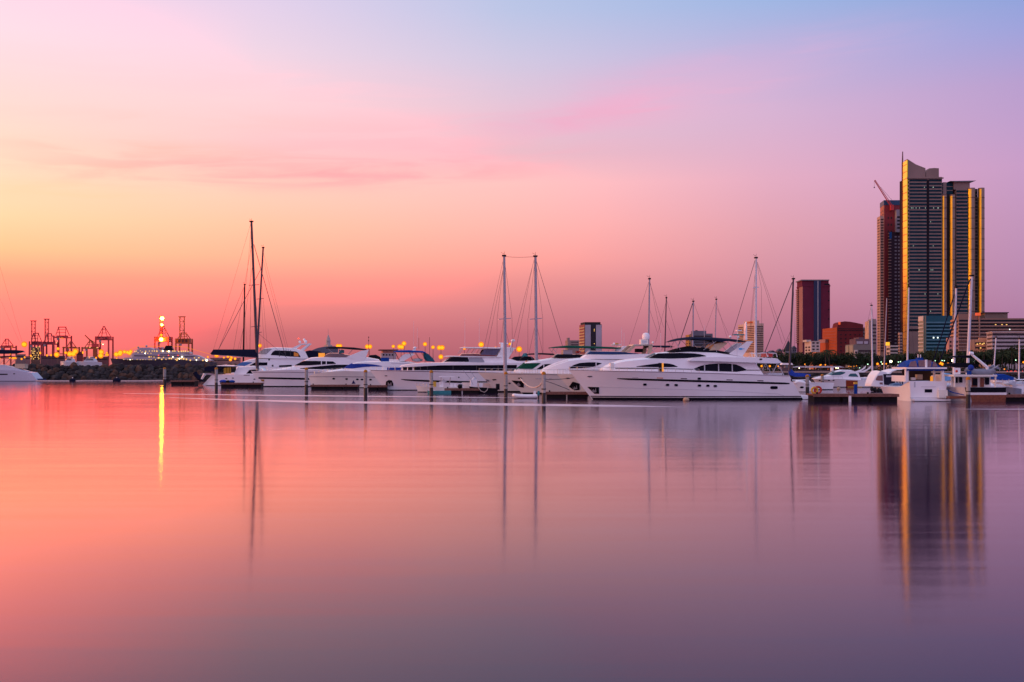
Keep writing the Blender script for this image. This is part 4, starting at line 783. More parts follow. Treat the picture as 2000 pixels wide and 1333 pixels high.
dg = MB().tube(pts, .42, .30, 10).build('roof_dinghy', GREYR, c.root); MB().tube([p + Vector((0, 1.2, .1)) for p in pts], .42, .30, 10).build('far_tube', GREYR, dg); c.box('dinghy_floor', 1905, 725, 1947, 727, 1.0, 2.2, GREYR, dg)
c.box('blue_barrel', 1894, 724.6, 1900, 733, .4, .9, BLUEC); MB().ball(c.q(1901.5, 718.6, .8), .36, 10, 6).build('blue_fender', COBALT, c.root)
mb = MB(); rr = [c.q(x, y, 2.0) for x, y in ((1852, 752), (1858, 746), (1868, 744), (1880, 747), (1888, 750))]; mb.tube(rr, .03, n=5)
for p in rr: mb.tube([p, p - Vector((0, 0, .9))], .025, n=4)
mb.build('side_rail', STEEL, c.root)
c.slab('painted_hull_side', [(1851, 762), (1860, 766), (1882, 771), (1882, 772.6), (1860, 768), (1851, 764)], -.2, .1, BLUEC)
b = Boat('motor_boat', 'white cabin boat under bright blue covers behind the trawler', 'boat', 1975, 760, 3.6, 5, None)
b.hull((1935, 744), 1940, (2010, 746), 2013, [(1960, 744)]); b.boot(-.3, .1)
h = b.loft('cabin', [(1945, 745), (1950, 739), (1962, 736), (1985, 738), (1990, 745)], [(1945, 747), (1990, 748)], 1.3, tum=.1)
b.win(h, [(1952, 740), (1985, 740)], [(1952, 743), (1985, 743)])
b.loft('boat_cover', [(1946, 733), (1955, 730.6), (1966, 731), (1981, 736)], [(1946, 742), (1981, 743)], 1.4, BLUEC, tum=.3)
b = Boat('motor_boat', 'pale blue tarpaulin-covered boat between the two boats seen from astern', 'boat', 1856, 768, 3.0, 4, None)
b.hull((1838, 746), 1842, (1880, 747), 1882, [(1855, 745)]); b.loft('boat_cover', [(1846, 732), (1850, 728.6), (1860, 730), (1866, 741)], [(1846, 744), (1866, 745)], 1.2, mat('pale_blue_tarpaulin', (.16, .36, .62), .7, bump=.3), tum=.3)
b = Boat('rigid_dinghy', 'grey dinghy raised on davits at the right edge', 'dinghy', 1982, 772, 1.7, 12, None)
b.hull((1964, 755.6), 1969, (1996, 760), 1996, [(1975, 757)], GREYR, full=2.0); b.box('console', 1977, 751, 1985, 758, -.3, .3, WHITE)
b.fin('grey_sun_shade', [(1968, 749), (1978, 748), (1990, 754), (1982, 755)], .5, 1.0, GREYW, False)
b = Boat('motor_boat', 'white low boat partly hidden behind the largest yacht\'s stern platform', 'boat', 1572, 766, 2.6, 6, None)
b.hull((1546, 745), 1550, (1592, 752), 1594, [(1558, 746)]); b.boot(-.3, .06); b.oval('porthole', 1566, 757, 8, 4)
b.loft('cabin', [(1553, 747), (1560, 743), (1572, 744), (1578, 748)], [(1553, 749), (1578, 751)], .8)
b = Boat('motor_boat', 'small white runabout with yellow seats, just left of the sports yacht with swept arch', 'boat', 1585, 760, 2.2, 5, None)
b.hull((1564, 748), 1568, (1606, 751), 1607, [(1580, 749)]); b.boot(-.2, .06); b.box('seat', 1583, 746.6, 1590, 750, -.4, .4, YELP); b.fin('screen', [(1574, 749), (1579, 744.6), (1584, 749)], .5, 1.0, GREYW, False); b.bars('bow_rail', [((1566, 747, -.7), (1572, 745.6, -.8), (1580, 746, -.9))], .03)
b = Boat('motor_boat', 'boat under a pale blue-grey cover squeezed between the cockpit cruiser and the aft-cabin cruiser', 'boat', 1757, 771, 2.4, 10, None)
b.hull((1738, 757), 1742, (1782, 760), 1783, [(1750, 757)]); b.loft('boat_cover', [(1741, 756), (1747, 750), (1757, 748), (1770, 752), (1776, 757)], [(1741, 759), (1776, 760)], .9, mat('blue_grey_tarpaulin', (.10, .17, .27), .8, bump=.3), tum=.3)
b = Boat('motor_boat', 'white boat with crumpled grey cover in front of the blue-covered boat', 'boat', 1988, 766, 2.6, 5, None)
b.hull((1958, 750), 1962, (2030, 752), 2032, [(1975, 750)]); b.loft('boat_cover', [(1966, 749), (1972, 745), (1982, 743), (1990, 748), (2000, 744), (2012, 750)], [(1966, 752), (2012, 753)], 1.0, mat('pale_grey_tarpaulin', (.42, .44, .50), .8, bump=.4), tum=.3); b.bars('rail_post', [((1970, 750), (1970, 741)), ((1984, 750), (1984, 741)), ((1997, 750), (1997, 741))], .03, STEEL, 1.0, True)
for i, (px, py, r_, lb) in enumerate(((1613, 757, .34, 'dark round fender floating left of the sports yacht\'s red panel'), (1638, 759, .34, 'tan round buoy floating below the sports yacht\'s red panel'))):
    t = thing('mooring_buoy', (*at(px, py, wl(760 + i)).xy, 0), lb, 'buoy'); MB().ball((0, 0, .12), r_, 10, 7).build('float', (RUBBER, mat('weathered_buoy', (.45, .32, .22), .6))[i], t); MB().tube([(0, 0, .3), (0, 0, .6)], .05).build('ring_eye', BLACK, t)
# small boats along the outer dock
b = Boat('skiff', 'small centre-console fishing boat with white T-top beside the outer dock', 'fishing boat', 860, 766.5, 2.0, 6, 'small open boats at the outer docks')
b.hull((812.4, 753.6), 818, (898, 757), 900, [(825, 755), (850, 757)], CREAM); b.boot(-.2, .1, NAVY); b.rail(.6, .99, .45, 5)
b.box('console', 858, 746, 866, 756.6, -.4, .4, WHITE); b.fin('console_screen', [(861, 746), (866, 741), (873, 745), (868, 748)], .35, .7, GREYW, False)
b.loft('t_top', [(857, 736.4), (861, 734.8), (886, 735.4), (889, 736.4)], [(857, 737.4), (889, 737.6)], .8, WHITE, tum=0, crown=.03)
b.bars('t_top_post', [((862, 737), (861, 752)), ((880, 737), (878, 752))], .035, STEEL, .6, True)
for x in (879.5, 886): b.box('seat', x, 749, x + 5, 756, -.4, .4, WHITE)
b.box('cooler_box', 846, 746, 852, 756, -.3, .3, YELP); b.box('outboard_motor', 897, 751, 903, 760, -.2, .2, BLACK)
b = Boat('skiff', 'turquoise open skiff in front of the fishing boat', 'skiff', 858, 769.4, 1.5, 3, 'small open boats at the outer docks')
b.hull((834.6, 763), 836, (881, 763.6), 881, [(850, 763.8)], TEALC, full=3); b.box('thwart', 846, 762, 850, 764, -.5, .5, CREAM); b.box('white_cover', 836, 761.8, 847, 763.6, -.5, .5, WHITE)
b = Boat('skiff', 'black-hulled centre-console boat with tall fishing outriggers', 'fishing boat', 945, 769, 2.1, 9, 'small open boats at the outer docks')
b.hull((916, 755), 922, (972, 759), 973, [(930, 757)], BLACK); b.box('console', 919, 742, 932, 755.6, -.5, .4, WHITE); b.loft('console_screen', [(922, 741), (926, 737), (932, 742)], [(922, 743), (932, 743)], .4, GREYW, tum=.1)
b.bars('outrigger', [((904, 723, -.5), (919, 741, -.5)), ((918, 724, .5), (934, 746, .5)), ((919, 741, -.5), (924, 752, -.5))], .035, STEEL)
b.bars('rope', [((934, 757, -1.1), (939, 764, -1.2), (946, 766.6, -1.2), (951, 763, -1.2), (954, 756, -1.1))], .05, mat('pale_rope', (.6, .5, .45), .9))
b.box('seat', 936, 749, 943, 756, -.4, .4, WHITE); b.box('outboard_motor', 969, 750, 976, 762, -.2, .2, BLACK); b.ball('round_fender', 898, 755, 9, BLACK, -.4)
b = Boat('inflatable_dinghy', 'low white inflatable dinghy with outboard at the foot of the tall pile', 'dinghy', 1028, 778.5, 1.6, 4, 'small open boats at the outer docks')
for v in (-.62, .62):
    q = [b.T(x, y, v) for x, y in ((1049, 774.4), (1030, 774.6), (1012, 774), (1006, 773))] + [b.T(1003, 772.6, v * .3)]
    MB().tube(q, .28, .24, 10).build('side_tube', WHITE, b.root)
b.box('floor_board', 1008, 774, 1048, 776.4, -.5, .5, BLACK); b.box('transom', 1046, 771, 1048, 777, -.5, .5, GREYR)
o = b.box('outboard_motor', 1050, 764, 1054, 773, -.15, .2, TEALC); b.bars('motor_leg', [((1052, 772), (1052, 779))], .08, BLACK, parent=o)
b.box('fuel_tank', 1042, 764, 1047, 773, -.2, .3, WHITE)
# ------------------------------------------------------------------ docks
def dock(label, px0, px1, ytop, wly, depth, slope=0.0, m=WOOD, floats=None, extra=None):
    D = wl(wly); k = D / F; zt = CH - (ytop - HY) * k; x0, x1 = (px0 - CX) * k, (px1 - CX) * k; cx = (x0 + x1) / 2
    r = thing('floating_dock', (cx, D + depth / 2, 0), label, 'dock', 'floating timber docks', R(slope)); h = (x1 - x0) / 2
    MB().box(-h, h, -depth / 2, depth / 2, zt - .18, zt).build('deck', m, r); MB().box(-h, h, -depth / 2 - .09, -depth / 2 - .003, zt - .34, zt - .03).build('fender_timber', m, r)
    n = floats or max(2, int(h * 2 / 2.6))
    for i in range(n):
        c = -h + 2 * h * (i + .5) / n; w = h / n * .9; MB().box(c - w, c + w, -depth / 2 + .1, depth / 2 - .1, -.3, zt - .2).build('float', DARKW, r)
    for i in range(int(h / 3) + 1):
        c = -h + .5 + i * 6; MB().box(c - .09, c + .09, -depth / 2 + .06, -depth / 2 + .2, zt + .002, zt + .22).build('cleat', BLACK, r)
    return r, zt
DK, ZT = [], []
for a in (('narrow timber dock left of the catamaran, by the first pile', 333, 381, 743.4, 753, 3, -2), ('timber dock piled with blue and red bundles beside the catamaran', 430, 511, 748, 757.6, 2.4),
          ('timber dock in front of the cobalt-covered yacht', 606, 700, 752, 761, 2.6), ('short timber dock beside the pile left of the flat-roofed yacht', 718, 756, 753, 763, 2.6),
          ('timber dock behind the turquoise skiff', 868, 936, 759, 769, 2.4), ('brown timber dock between the tall pile and the largest yacht\'s bow', 1066, 1150, 766, 779, 3.0),
          ('long red-edged dock joining the largest yacht\'s stern and the aft-cabin cruiser', 1588, 1756, 770, 785.5, 3.0), ('dock running out of the right edge', 1964, 2040, 771, 785, 3.0)):
    r, z = dock(*a); DK.append(r); ZT.append(z)
r, zt = DK[6], ZT[6]; h = r.children[0].dimensions.x / 2
MB().box(-h, h, 1.42, 1.52, zt + .003, zt + .12).build('red_kerb', mat('red_kerb_paint', (.30, .03, .035), .6), r); MB().box(-.9, -.6, -1.62, -1.5, -.2, zt - .2).build('white_marker_board', WHITE, r)
for i, (px, m, w_) in enumerate(((436, COBALT, 1.6), (446, BLACKC, 1.2), (453, BLUEC, 1.3))):
    o = MB().ball((0, 0, .22), w_ * .5, 10, 6, .45).build('canvas_bundle', m); o.location = at(px, 748, wl(757.6) + 1.2); o.location.z = ZT[1]
    tag(o, ('blue canvas bundle at the left end of the catamaran dock', 'black canvas bundle in the middle of the catamaran dock', 'bright blue canvas bundle, rightmost on the catamaran dock')[i], 'bundle', 'canvas bundles on the dock')
for i, (px, py, r_, m, lb) in enumerate(((1597.5, 761, .38, REDP, 'red life ring standing on the right-hand dock'), (1591, 761.5, .34, YELP, 'yellow ring leaning beside the red life ring'))):
    D = wl(785.5) + 1.6; k = D / F; z0 = ZT[6] + r_ + .06
    rows = [[(math.cos(a) * (r_ + .13 * math.cos(c2)), .13 * math.sin(c2), math.sin(a) * (r_ + .13 * math.cos(c2))) for c2 in [2 * math.pi * j / 8 for j in range(8)]] for a in [2 * math.pi * i2 / 20 for i2 in range(21)]]
    o = MB().rows(rows, True, True).build('life_ring', m); o.location = ((px - CX) * k, D, z0); tag(o, lb, 'life ring')
t = thing('power_pedestal', (*at(1671, 770, wl(785.5) + .9).xy, ZT[6]), 'blue dock pedestal with yellow cap on the right-hand dock', 'pedestal'); MB().box(-.16, .16, -.16, .16, 0, 1.15).build('post', BLUEC, t); MB().box(-.2, .2, -.2, .2, 1.151, 1.4).build('cap', YELP, t)
# ------------------------------------------------------------------ mooring piles
PILE = None
def pile(px, ytop, wly, wpx, label):
    D = wl(wly); k = D / F; r = wpx * k / 2; z = CH - (ytop - HY) * k
    t = thing('mooring_pile', ((px - CX) * k, D, 0), label, 'pile', 'orange-capped mooring piles')
    MB().lathe((0, 0, 0), [(r * 1.04, -1.0), (r * 1.04, z * .34)], 14).build('wet_base', WETC, t)
    MB().lathe((0, 0, 0), [(r, z * .341), (r, z - .36)], 14).build('shaft', CONC, t)
    MB().lathe((0, 0, 0), [(r * 1.08, z - .359), (r * 1.1, z - .2), (r * .8, z - .07), (r * .25, z)], 14).build('cap', ORANGE, t)
    MB().lathe((0, 0, 0), [(r * 1.18, z * .44), (r * 1.18, z * .47)], 12).build('mooring_hoop', BLACK, t); return t
for a in ((321.5, 718, 753, 5.6, 'pile standing alone before the boulders, leftmost of the row'), (422.5, 718, 763, 5.8, 'pile in front of the catamaran\'s stern'), (598.5, 718, 769, 6.3, 'pile at the bow of the cobalt-covered yacht'),
          (714, 722.4, 776, 6.8, 'pile left of the flat-roofed yacht\'s bow'), (842.5, 723.6, 775, 6.8, 'pile beside the small fishing boat'), (988, 726.4, 777, 6.8, 'pile directly below the left mast of the two-masted boat'),
          (1062, 726, 789, 7.6, 'tall pile with a white rope, in front of the covered-windscreen yacht'), (1577, 732, 769, 7, 'pile just right of the largest yacht\'s stern'), (1606, 731, 757, 5.6, 'pile at the bow of the sports yacht with swept arch'), (1891, 736, 789, 8, 'tall yellowish pile in front of the wooden trawler')):
    pile(*a)
def rope(label, pts, D, r=.05, m=None):
    o = MB().tube([at(x, y, D + d) - at(*pts[0][:2], D) for x, y, d in pts], r, n=5).build('mooring_rope', m or mat('pale_rope', (.6, .5, .45), .9)); o.location = at(*pts[0][:2], D); tag(o, label, 'rope')
rope('white mooring rope sagging from the tall pile to a cream bow', [(1058.6, 748, 0), (1055, 753, 10), (1049, 756.6, 18), (1040, 757.6, 25), (1031, 754.4, 31), (1022, 747, 36), (1016.6, 740, 39)], wl(789), .09)
rope('dark mooring line from the tall pile up to the pentagon-anchor bow', [(1065.5, 742, 0), (1090, 741.4, 16), (1120, 738.4, 28)], wl(789), .04, BLACK)
rope('dark mooring line from the tall pile down to the dock', [(1066, 744.6, 0), (1085, 751, 8), (1112, 762, 14)], wl(789), .04, BLACK)
b_ = MB().ball((0, 0, .05), .38, 12, 8, .8).build('mooring_buoy', mat('weathered_buoy', (.45, .32, .22), .6)); b_.location = at(1340, 783, wl(783.5)); b_.location.z = .1; tag(b_, 'round mooring buoy floating against the largest yacht\'s hull', 'buoy')
for px, py, r_, lb in ((141.5, 743, .75, 'dark mooring buoy on the floating boom, left one'), (228, 742.6, .95, 'large rounded mooring buoy on the floating boom, right one')):
    t = thing('mooring_buoy', (*at(px, py, wl(745.5)).xy, 0), lb, 'buoy', 'buoys along the floating boom'); MB().ball((0, 0, .25), r_, 12, 8, .85, 1.2).build('float', NAVY, t); MB().tube([(0, 0, .9), (0, 0, 1.2)], .12, n=8).build('ring_eye', WHITE, t)
D = wl(745); o = MB().tube([Vector(((x - CX) * D / F, 0, .12 + .04 * math.sin(x))) for x in range(70, 323, 6)], .17, n=8).build('floating_boom', mat('pale_boom', (.62, .45, .42), .6)); o.location = (0, D, 0); tag(o, 'pale floating boom stretched along the foot of the boulders', 'boom')
# ------------------------------------------------------------------ boulder breakwater
def boulder(seed):
    q = random.Random(seed); mb = MB(); mb.ball((0, 0, 0), 1, 9, 6)
    mb.v = [tuple(c * (1 + q.uniform(-.22, .22)) * f for c, f in zip(v, (1.15, 1, .85))) for v in mb.v]; mb.sm = [False] * len(mb.f); return mb
DB = 333.0; kB = DB / F
bw = thing('breakwater', ((430 - CX) * kB, DB, 0), 'dark boulder breakwater along the left, carrying lamp posts', 'breakwater')
XL, XR = (-120 - 430) * kB, (1150 - 430) * kB
MB().slab([(XL, 0, -.6), (XL, 7, 4.2), (XL, 16, 4.2), (XL, 22, -.6)], (XR - XL, 0, 0)).build('core', ROCK, bw)
protos = []; q = random.Random(3); spots = []
for row in range(5):
    x = XL + q.uniform(0, 1)
    while x < (455 - 430) * kB:
        s_ = q.uniform(.7, 1.35); spots.append((x, .35 + row * 1.25 + q.uniform(-.25, .25), .1 + row * .92 + q.uniform(-.2, .2), s_)); x += s_ * q.uniform(1.35, 1.9)
vis = [s for s in spots if s[0] > (10 - 430) * kB]; q.shuffle(vis); big = sorted(vis, key=lambda s: -s[3])[:98]
for i, (x, y, z, s_) in enumerate(big):
    if len(protos) < 10: o = boulder(i).build('boulder', ROCK if i % 3 else ROCK2, bw); protos.append(o)
    else: o = copy(q.choice(protos), bw)
    o.location = (x, y, z); o.scale = (s_, s_, s_); o.rotation_euler = (q.uniform(0, 6), q.uniform(0, 6), q.uniform(0, 6))
mb = MB(); bs = set(big)
for s in spots:
    if s in bs: continue
    g = boulder(hash(s[3]) % 999); mb.add([(v[0] * s[3] + s[0], v[1] * s[3] + s[1], v[2] * s[3] + s[2]) for v in g.v], g.f)
x = (455 - 430) * kB
while x < XR:
    g = boulder(int(x * 10)); z = q.uniform(2.5, 4.2); mb.add([(v[0] + x, v[1] + z * 1.3, v[2] + z) for v in g.v], g.f); x += 1.1
tag(mb.build('small_boulders', ROCK, bw, fix=False), kind='stuff')
# pale sheets on the calm water that imitate long lines of light
sm_ = bpy.data.materials.new('pale_light_streak'); sm_.use_nodes = True; p_ = sm_.node_tree.nodes['Principled BSDF']
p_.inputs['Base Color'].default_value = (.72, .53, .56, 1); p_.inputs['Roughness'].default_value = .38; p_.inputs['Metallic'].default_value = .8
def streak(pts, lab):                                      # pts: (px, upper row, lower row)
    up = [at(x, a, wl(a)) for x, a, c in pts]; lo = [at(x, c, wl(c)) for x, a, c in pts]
    tag(MB().rows([[(p.x, p.y, .006), (r.x, r.y, .006)] for p, r in zip(up, lo)], False).build('light_streak', sm_), lab, kind='structure')
streak([(240, 768.6, 768.8), (330, 769.5, 770.4), (560, 772.2, 774), (760, 774, 775.6), (960, 776.4, 777.4), (1030, 777.5, 777.7)], 'thin upper line of light on the water')
streak([(330, 776.6, 776.9), (450, 780.4, 782.4), (600, 783.4, 787), (800, 785.6, 790), (1000, 788.4, 793), (1200, 791.4, 795), (1290, 794, 795.2), (1340, 796, 796.3)], 'broad lower line of light on the water')
streak([(1850, 799.2, 799.4), (1930, 799.2, 800.2), (2060, 799, 800.4)], 'faint line of light at the right edge')
# ------------------------------------------------------------------ land
tag(MB().slab([(85, 470, -1), (2600, 470, -1), (2600, 2600, -1), (60, 2600, -1)], (0, 0, 2.4)).build('city_ground', mat('city_ground', (.07, .06, .055), .9, scale=.02, bump=.2)), 'low dark ground under the city', kind='structure')
tag(MB().slab([(-1600, 1150, -1), (60, 1150, -1), (60, 3200, -1), (-1600, 3200, -1)], (0, 0, 3.4)).build('port_ground', mat('port_ground', (.09, .075, .07), .9, scale=.02)), 'low dark quay of the port', kind='structure')
# stone jetty across the right middle, with a pale path on top
DJ = 385.0; kJ = DJ / F; j = thing('stone_jetty', ((1670 - CX) * kJ, DJ, 0), 'low dark stone jetty with a pale path, across the right below the trees', 'jetty')
jx0, jx1 = (1470 - 1670) * kJ, (2080 - 1670) * kJ
MB().slab([(jx0, 0, -.6), (jx0, 2.6, 2.05), (jx0, 9, 2.05), (jx0, 12, -.6)], (jx1 - jx0, 0, 0)).build('core', ROCK, j)
MB().box(jx0, jx1, 2.3, 8.6, 2.055, 2.45).build('path', mat('pale_path', (.46, .33, .27), .9, bump=.2), j)
mb = MB(); q = random.Random(11); x = jx0
while x < jx1:
    for r_ in range(2):
        g = boulder(q.randrange(999)); s_ = q.uniform(.5, .8); mb.add([(v[0] * s_ + x + q.uniform(-.3, .3), v[1] * s_ + .4 + r_ * 1.1, v[2] * s_ + .3 + r_ * 1.0) for v in g.v], g.f)
    x += 1.1
tag(mb.build('stone_facing', ROCK, j, fix=False), kind='stuff')
# ------------------------------------------------------------------ buildings
def bmat(n, c, **k): return mat(n, c, k.pop('rough', .8), var=k.pop('var', .14), scale=k.pop('scale', .06), **k)
WDARK = mat('dark_window', (.012, .016, .022), .4, var=.3, scale=.3, spec=.12)
WTEAL = mat('teal_window', (.005, .035, .05), .4, var=.3, scale=.2, spec=.10)
WMUTE = mat('shaded_window', (.05, .035, .04), .45, var=.25, scale=.3, spec=.2)
class Bld:
    """A block with two visible faces: left face from pxL to pxC, front face from pxC to pxR."""
    def __init__(s, label, pxL, pxC, pxR, ytop, D, m, dl=None, dr=0.0, name='building', z0=1.0, cat='building', group=None, wall='wall'):
        s.D, s.k = D, D / F
        if dl is None: dl = max(2.0, D * ((pxC - CX) / (pxL - CX) - 1))   # depth that makes a square block's side face that wide
        s.C = at(pxC, HY, D).xy; s.L = at(pxL, HY, D + dl).xy; s.Rr = at(pxR, HY, D + dr).xy; s.Bk = s.L + s.Rr - s.C
        s.o = Vector((s.C.x, s.C.y, z0)); s.root = thing(name, s.o, label, cat, group); s.zt = s.z(ytop); s.m = m
        s.body = s.prism(0, s.zt, 0, m, wall)
    def z(s, py): return CH - (py - HY) * s.k - s.o.z
    def prism(s, za, zb, grow, m, name, parent=None):
        c = (s.C + s.Bk) / 2; pts = []
        for p in (s.L, s.C, s.Rr, s.Bk):
            d = p - c; q_ = c + d * (1 + grow / d.length); pts.append((q_.x - s.o.x, q_.y - s.o.y, za))
        return MB().slab(pts, (0, 0, zb - za)).build(name, m, parent or s.root)
    def pane(s, face, u0, u1, za, zb, m, name, th=.25, parent=None):
        a, b_ = (s.L, s.C) if face == 'L' else (s.C, s.Rr)
        d = b_ - a; n = Vector((d.y, -d.x)).normalized(); pts = [a + d * u - n * .1 for u in (u0, u1)] + [a + d * u + n * th for u in (u1, u0)]
        return MB().slab([(p.x - s.o.x, p.y - s.o.y, za) for p in pts], (0, 0, zb - za)).build(name, m, parent or s.root)
    def bands(s, face, ys, hpx, u0, u1, m, name='window_band', th=.2, parent=None):
        first = None
        for y in ys:
            if first is None: first = s.pane(face, u0, u1, s.z(y + hpx), s.z(y), m, name, th, parent); y0 = y
            else: copy(first, parent or s.root, location=(0, 0, s.z(y) - s.z(y0)))
        return first
    def grid(s, face, ys, hpx, us, wu, m, name='window', th=.2):
        for u in us: s.bands(face, ys, hpx, u, u + wu, m, name, th)
    def cap(s, ya, yb, grow, m, name='cornice'): return s.prism(s.z(yb), s.z(ya), grow, m, name)
    def top(s, u0, u1, v0, v1, ya, yb, m, name):             # block on the roof, u along front, v along depth
        e1, e2 = s.Rr - s.C, s.L - s.C; pts = [s.C + e1 * u + e2 * v for u, v in ((u0, v0), (u1, v0), (u1, v1), (u0, v1))]
        return MB().slab([(p.x - s.o.x, p.y - s.o.y, s.z(yb)) for p in pts], (0, 0, s.z(ya) - s.z(yb))).build(name, m, s.root)
def frange(a, b, n): return [a + (b - a) * i / n for i in range(n)]
# the tall gold-edged tower
MAUVE = bmat('mauve_concrete', (.27, .195, .17), scale=.05)
GOLD = mat('gold_cladding', (.98, .86, .03), .24, metal=.9, var=.22, scale=.12, bump=.06)
BAYM = mat('mauve_bay_unlit', (.30, .21, .16), .4, metal=.35, var=.12, scale=.1)  # bay body toned down to its unlit look
BAYGLOW = mat('bronze_bay_glow', (.90, .70, .06), .34, metal=.9, var=.12, scale=.1)  # bright copy for the glowing left side of each bay
t = Bld('tallest tower with a gold edge strip, teal window bands and half-round bronze bays', 1774.5, 1775, 1840, 346, 1000, MAUVE, dl=22, name='skyscraper', cat='tower')
ys = frange(351, 640, 43)
t.bands('R', ys, 3.7, .02, .535, WTEAL); t.bands('R', ys, 3.7, .61, .985, WTEAL)
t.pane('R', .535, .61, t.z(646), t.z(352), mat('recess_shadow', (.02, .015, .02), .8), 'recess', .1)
t.pane('R', -.06, 1.03, t.z(349.6), t.z(347.4), MAUVE, 'roof_edge', 1.4)
gp = t.root
def px3(px, py, D): return at(px, py, D) - t.o
zb = 0.0
# gold fin on the left edge, its roof sloping away to the right
x0, x1 = px3(1763.4, HY, 1010).x, px3(1771.3, HY, 999).x
MB().slab([(px3(1763.4, HY, 1010).x, 10, 0), (x1, -1, 0), (x1 + .8, -1, 0), (x1 + .8, 10, 0)], (0, 0, t.z(313.8))).build('gold_edge', GOLD, gp)
fb = MB().slab([(px3(1763.2, HY, 1010.1).x, 10.1, 0), (x1 - .1, -1.15, 0), (x1 + .1, -1.15, 0), (x1 + .1, 10.1, 0)], (0, 0, .5)).build('floor_joint', mat('dull_gold_joint', (.40, .17, .02), .45, metal=.7), gp)
for i, y in enumerate(frange(322, 690, 27)):
    o = fb if i == 0 else copy(fb, gp)
    o.location = (0, 0, t.z(y))
xw = px3(1807.6, HY, 1000).x
MB().slab([(x1 + .81, .0, t.z(346)), (xw, .0, t.z(346)), (xw, .0, t.z(328.8)), ((x1 + xw) / 2, 0, t.z(321.6)), (x1 + .81, .0, t.z(311))], (0, 8, 0)).build('sloping_crown', MAUVE, gp)
MB().slab([(xw + .5, .2, t.z(346)), (px3(1834, HY, 1000).x, .2, t.z(346)), (px3(1834, HY, 1000).x, .2, t.z(329)), (px3(1825, HY, 1000).x, .2, t.z(328.4)), (px3(1815, HY, 1000).x, .2, t.z(329.2)), (xw + 2, .2, t.z(333)), (xw + .5, .2, t.z(338))], (0, 8, 0)).build('curved_crown', MAUVE, gp)
MB().tube([px3(1762.8, 320, 1011), px3(1763, 296.5, 1011)], .7, .4, 6).build('spire', mat('dark_spire', (.08, .03, .05), .5), gp)
MB().tube([px3(1762.4, 700, 1011.5), px3(1762.4, 318, 1011.5)], .6, n=6).build('edge_mast', mat('dark_red_edge', (.16, .03, .02), .6), gp)
q = random.Random(8); LITW = mat('pale_lit_window', (.02, .02, .02), .5, emit=(.75, .95, .8), es=.55)
for i in range(22):
    y = ys[q.choice((2, 8, 8, 8, 12, 12, 19, 19, 26, 26, 27, 33, 33, 38))]; u = q.choice((.06, .12, .22, .3, .38, .47, .66, .72, .8, .88, .93)) + q.uniform(-.02, .02); t.pane('R', u, u + .014, t.z(y + 3), t.z(y + .8), LITW, 'lit_window', .3)
bl = t.pane('R', -.055, -.002, 0, 1.2, mat('balcony_rail', (.42, .26, .2), .6), 'balcony', .9)
for i, y in enumerate(frange(352, 690, 49)):
    o = bl if i == 0 else copy(bl, gp)
    o.location = (0, 0, t.z(y + 3))
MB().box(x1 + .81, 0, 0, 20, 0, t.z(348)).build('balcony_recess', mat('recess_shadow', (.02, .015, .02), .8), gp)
t.pane('R', .005, .33, 0, t.z(648), bmat('podium_stone', (.24, .17, .15)), 'podium_wall', 1.5)
t.pane('R', -.02, .30, t.z(646.4), t.z(643), WDARK, 'podium_window', 1.6)
# stepped middle and right wing
def tbox(name, pa, pb, ya, d0, d1, m, yb=None): return MB().box(px3(pa, HY, 1000).x, px3(pb, HY, 1000).x, d0, d1, 0 if yb is None else t.z(yb), t.z(ya)).build(name, m, gp)
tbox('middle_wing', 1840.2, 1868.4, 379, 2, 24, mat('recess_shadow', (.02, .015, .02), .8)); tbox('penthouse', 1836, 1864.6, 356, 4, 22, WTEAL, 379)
tbox('penthouse_pier', 1845, 1851.6, 355, 3.6, 5, MAUVE, 379)
for y in (363, 370.5): tbox('penthouse_slab', 1836, 1864.6, y, 3.7, 5, MAUVE, y + 1.2)
tbox('right_wing', 1868.6, 1891, 370, 1, 24, MAUVE)
fb = tbox('window_band', 1868.9, 1890.6, 372, .7, 2, WTEAL, 375.8)
for y in frange(378.8, 640, 38): copy(fb, gp, location=(0, 0, t.z(y) - t.z(372)))
tbox('crown_block', 1864.8, 1896, 354.6, 2, 20, MAUVE, 369.8)
MB().slab([px3(1856, 353.8, 1000), px3(1864, 355, 1000), px3(1898, 355, 1000), px3(1907, 353, 1000)], (0, 20, 0)).build('crown_roof', mat('grey_roof', (.2, .2, .22), .7), gp)
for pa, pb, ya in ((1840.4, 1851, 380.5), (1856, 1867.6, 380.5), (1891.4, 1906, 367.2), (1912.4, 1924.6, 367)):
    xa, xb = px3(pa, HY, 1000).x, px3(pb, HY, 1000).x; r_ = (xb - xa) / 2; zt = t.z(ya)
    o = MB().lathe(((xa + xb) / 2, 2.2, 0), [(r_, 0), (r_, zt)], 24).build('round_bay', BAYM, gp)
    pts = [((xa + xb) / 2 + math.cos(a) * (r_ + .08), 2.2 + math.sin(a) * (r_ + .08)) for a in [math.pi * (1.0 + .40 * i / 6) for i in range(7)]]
    MB().rows([[(x, y, 0), (x, y, zt - 1.2)] for x, y in pts], True).build('lit_side_arc', BAYGLOW, o)  # sky glow on the bay's left side painted as a gold arc
    g = MB().lathe(((xa + xb) / 2, 2.2, 0), [(r_ * 1.03, 0), (r_ * 1.03, .55)], 20).build('bay_ring', mat('ring_shadow', (.09, .055, .035), .5, metal=.5), o)
    for i, y in enumerate(frange(387, 690, 15)):
        c = g if i == 0 else copy(g, o)
        c.location = (0, 0, t.z(y))
tbox('bay_gap', 1906.2, 1912.2, 368.4, 3, 22, WDARK)
g = tbox('gap_slab', 1906.2, 1912.2, 372, 2.4, 4, MAUVE, 373)
for y in frange(378.8, 690, 45): copy(g, gp, location=(0, 0, t.z(y) - t.z(372)))
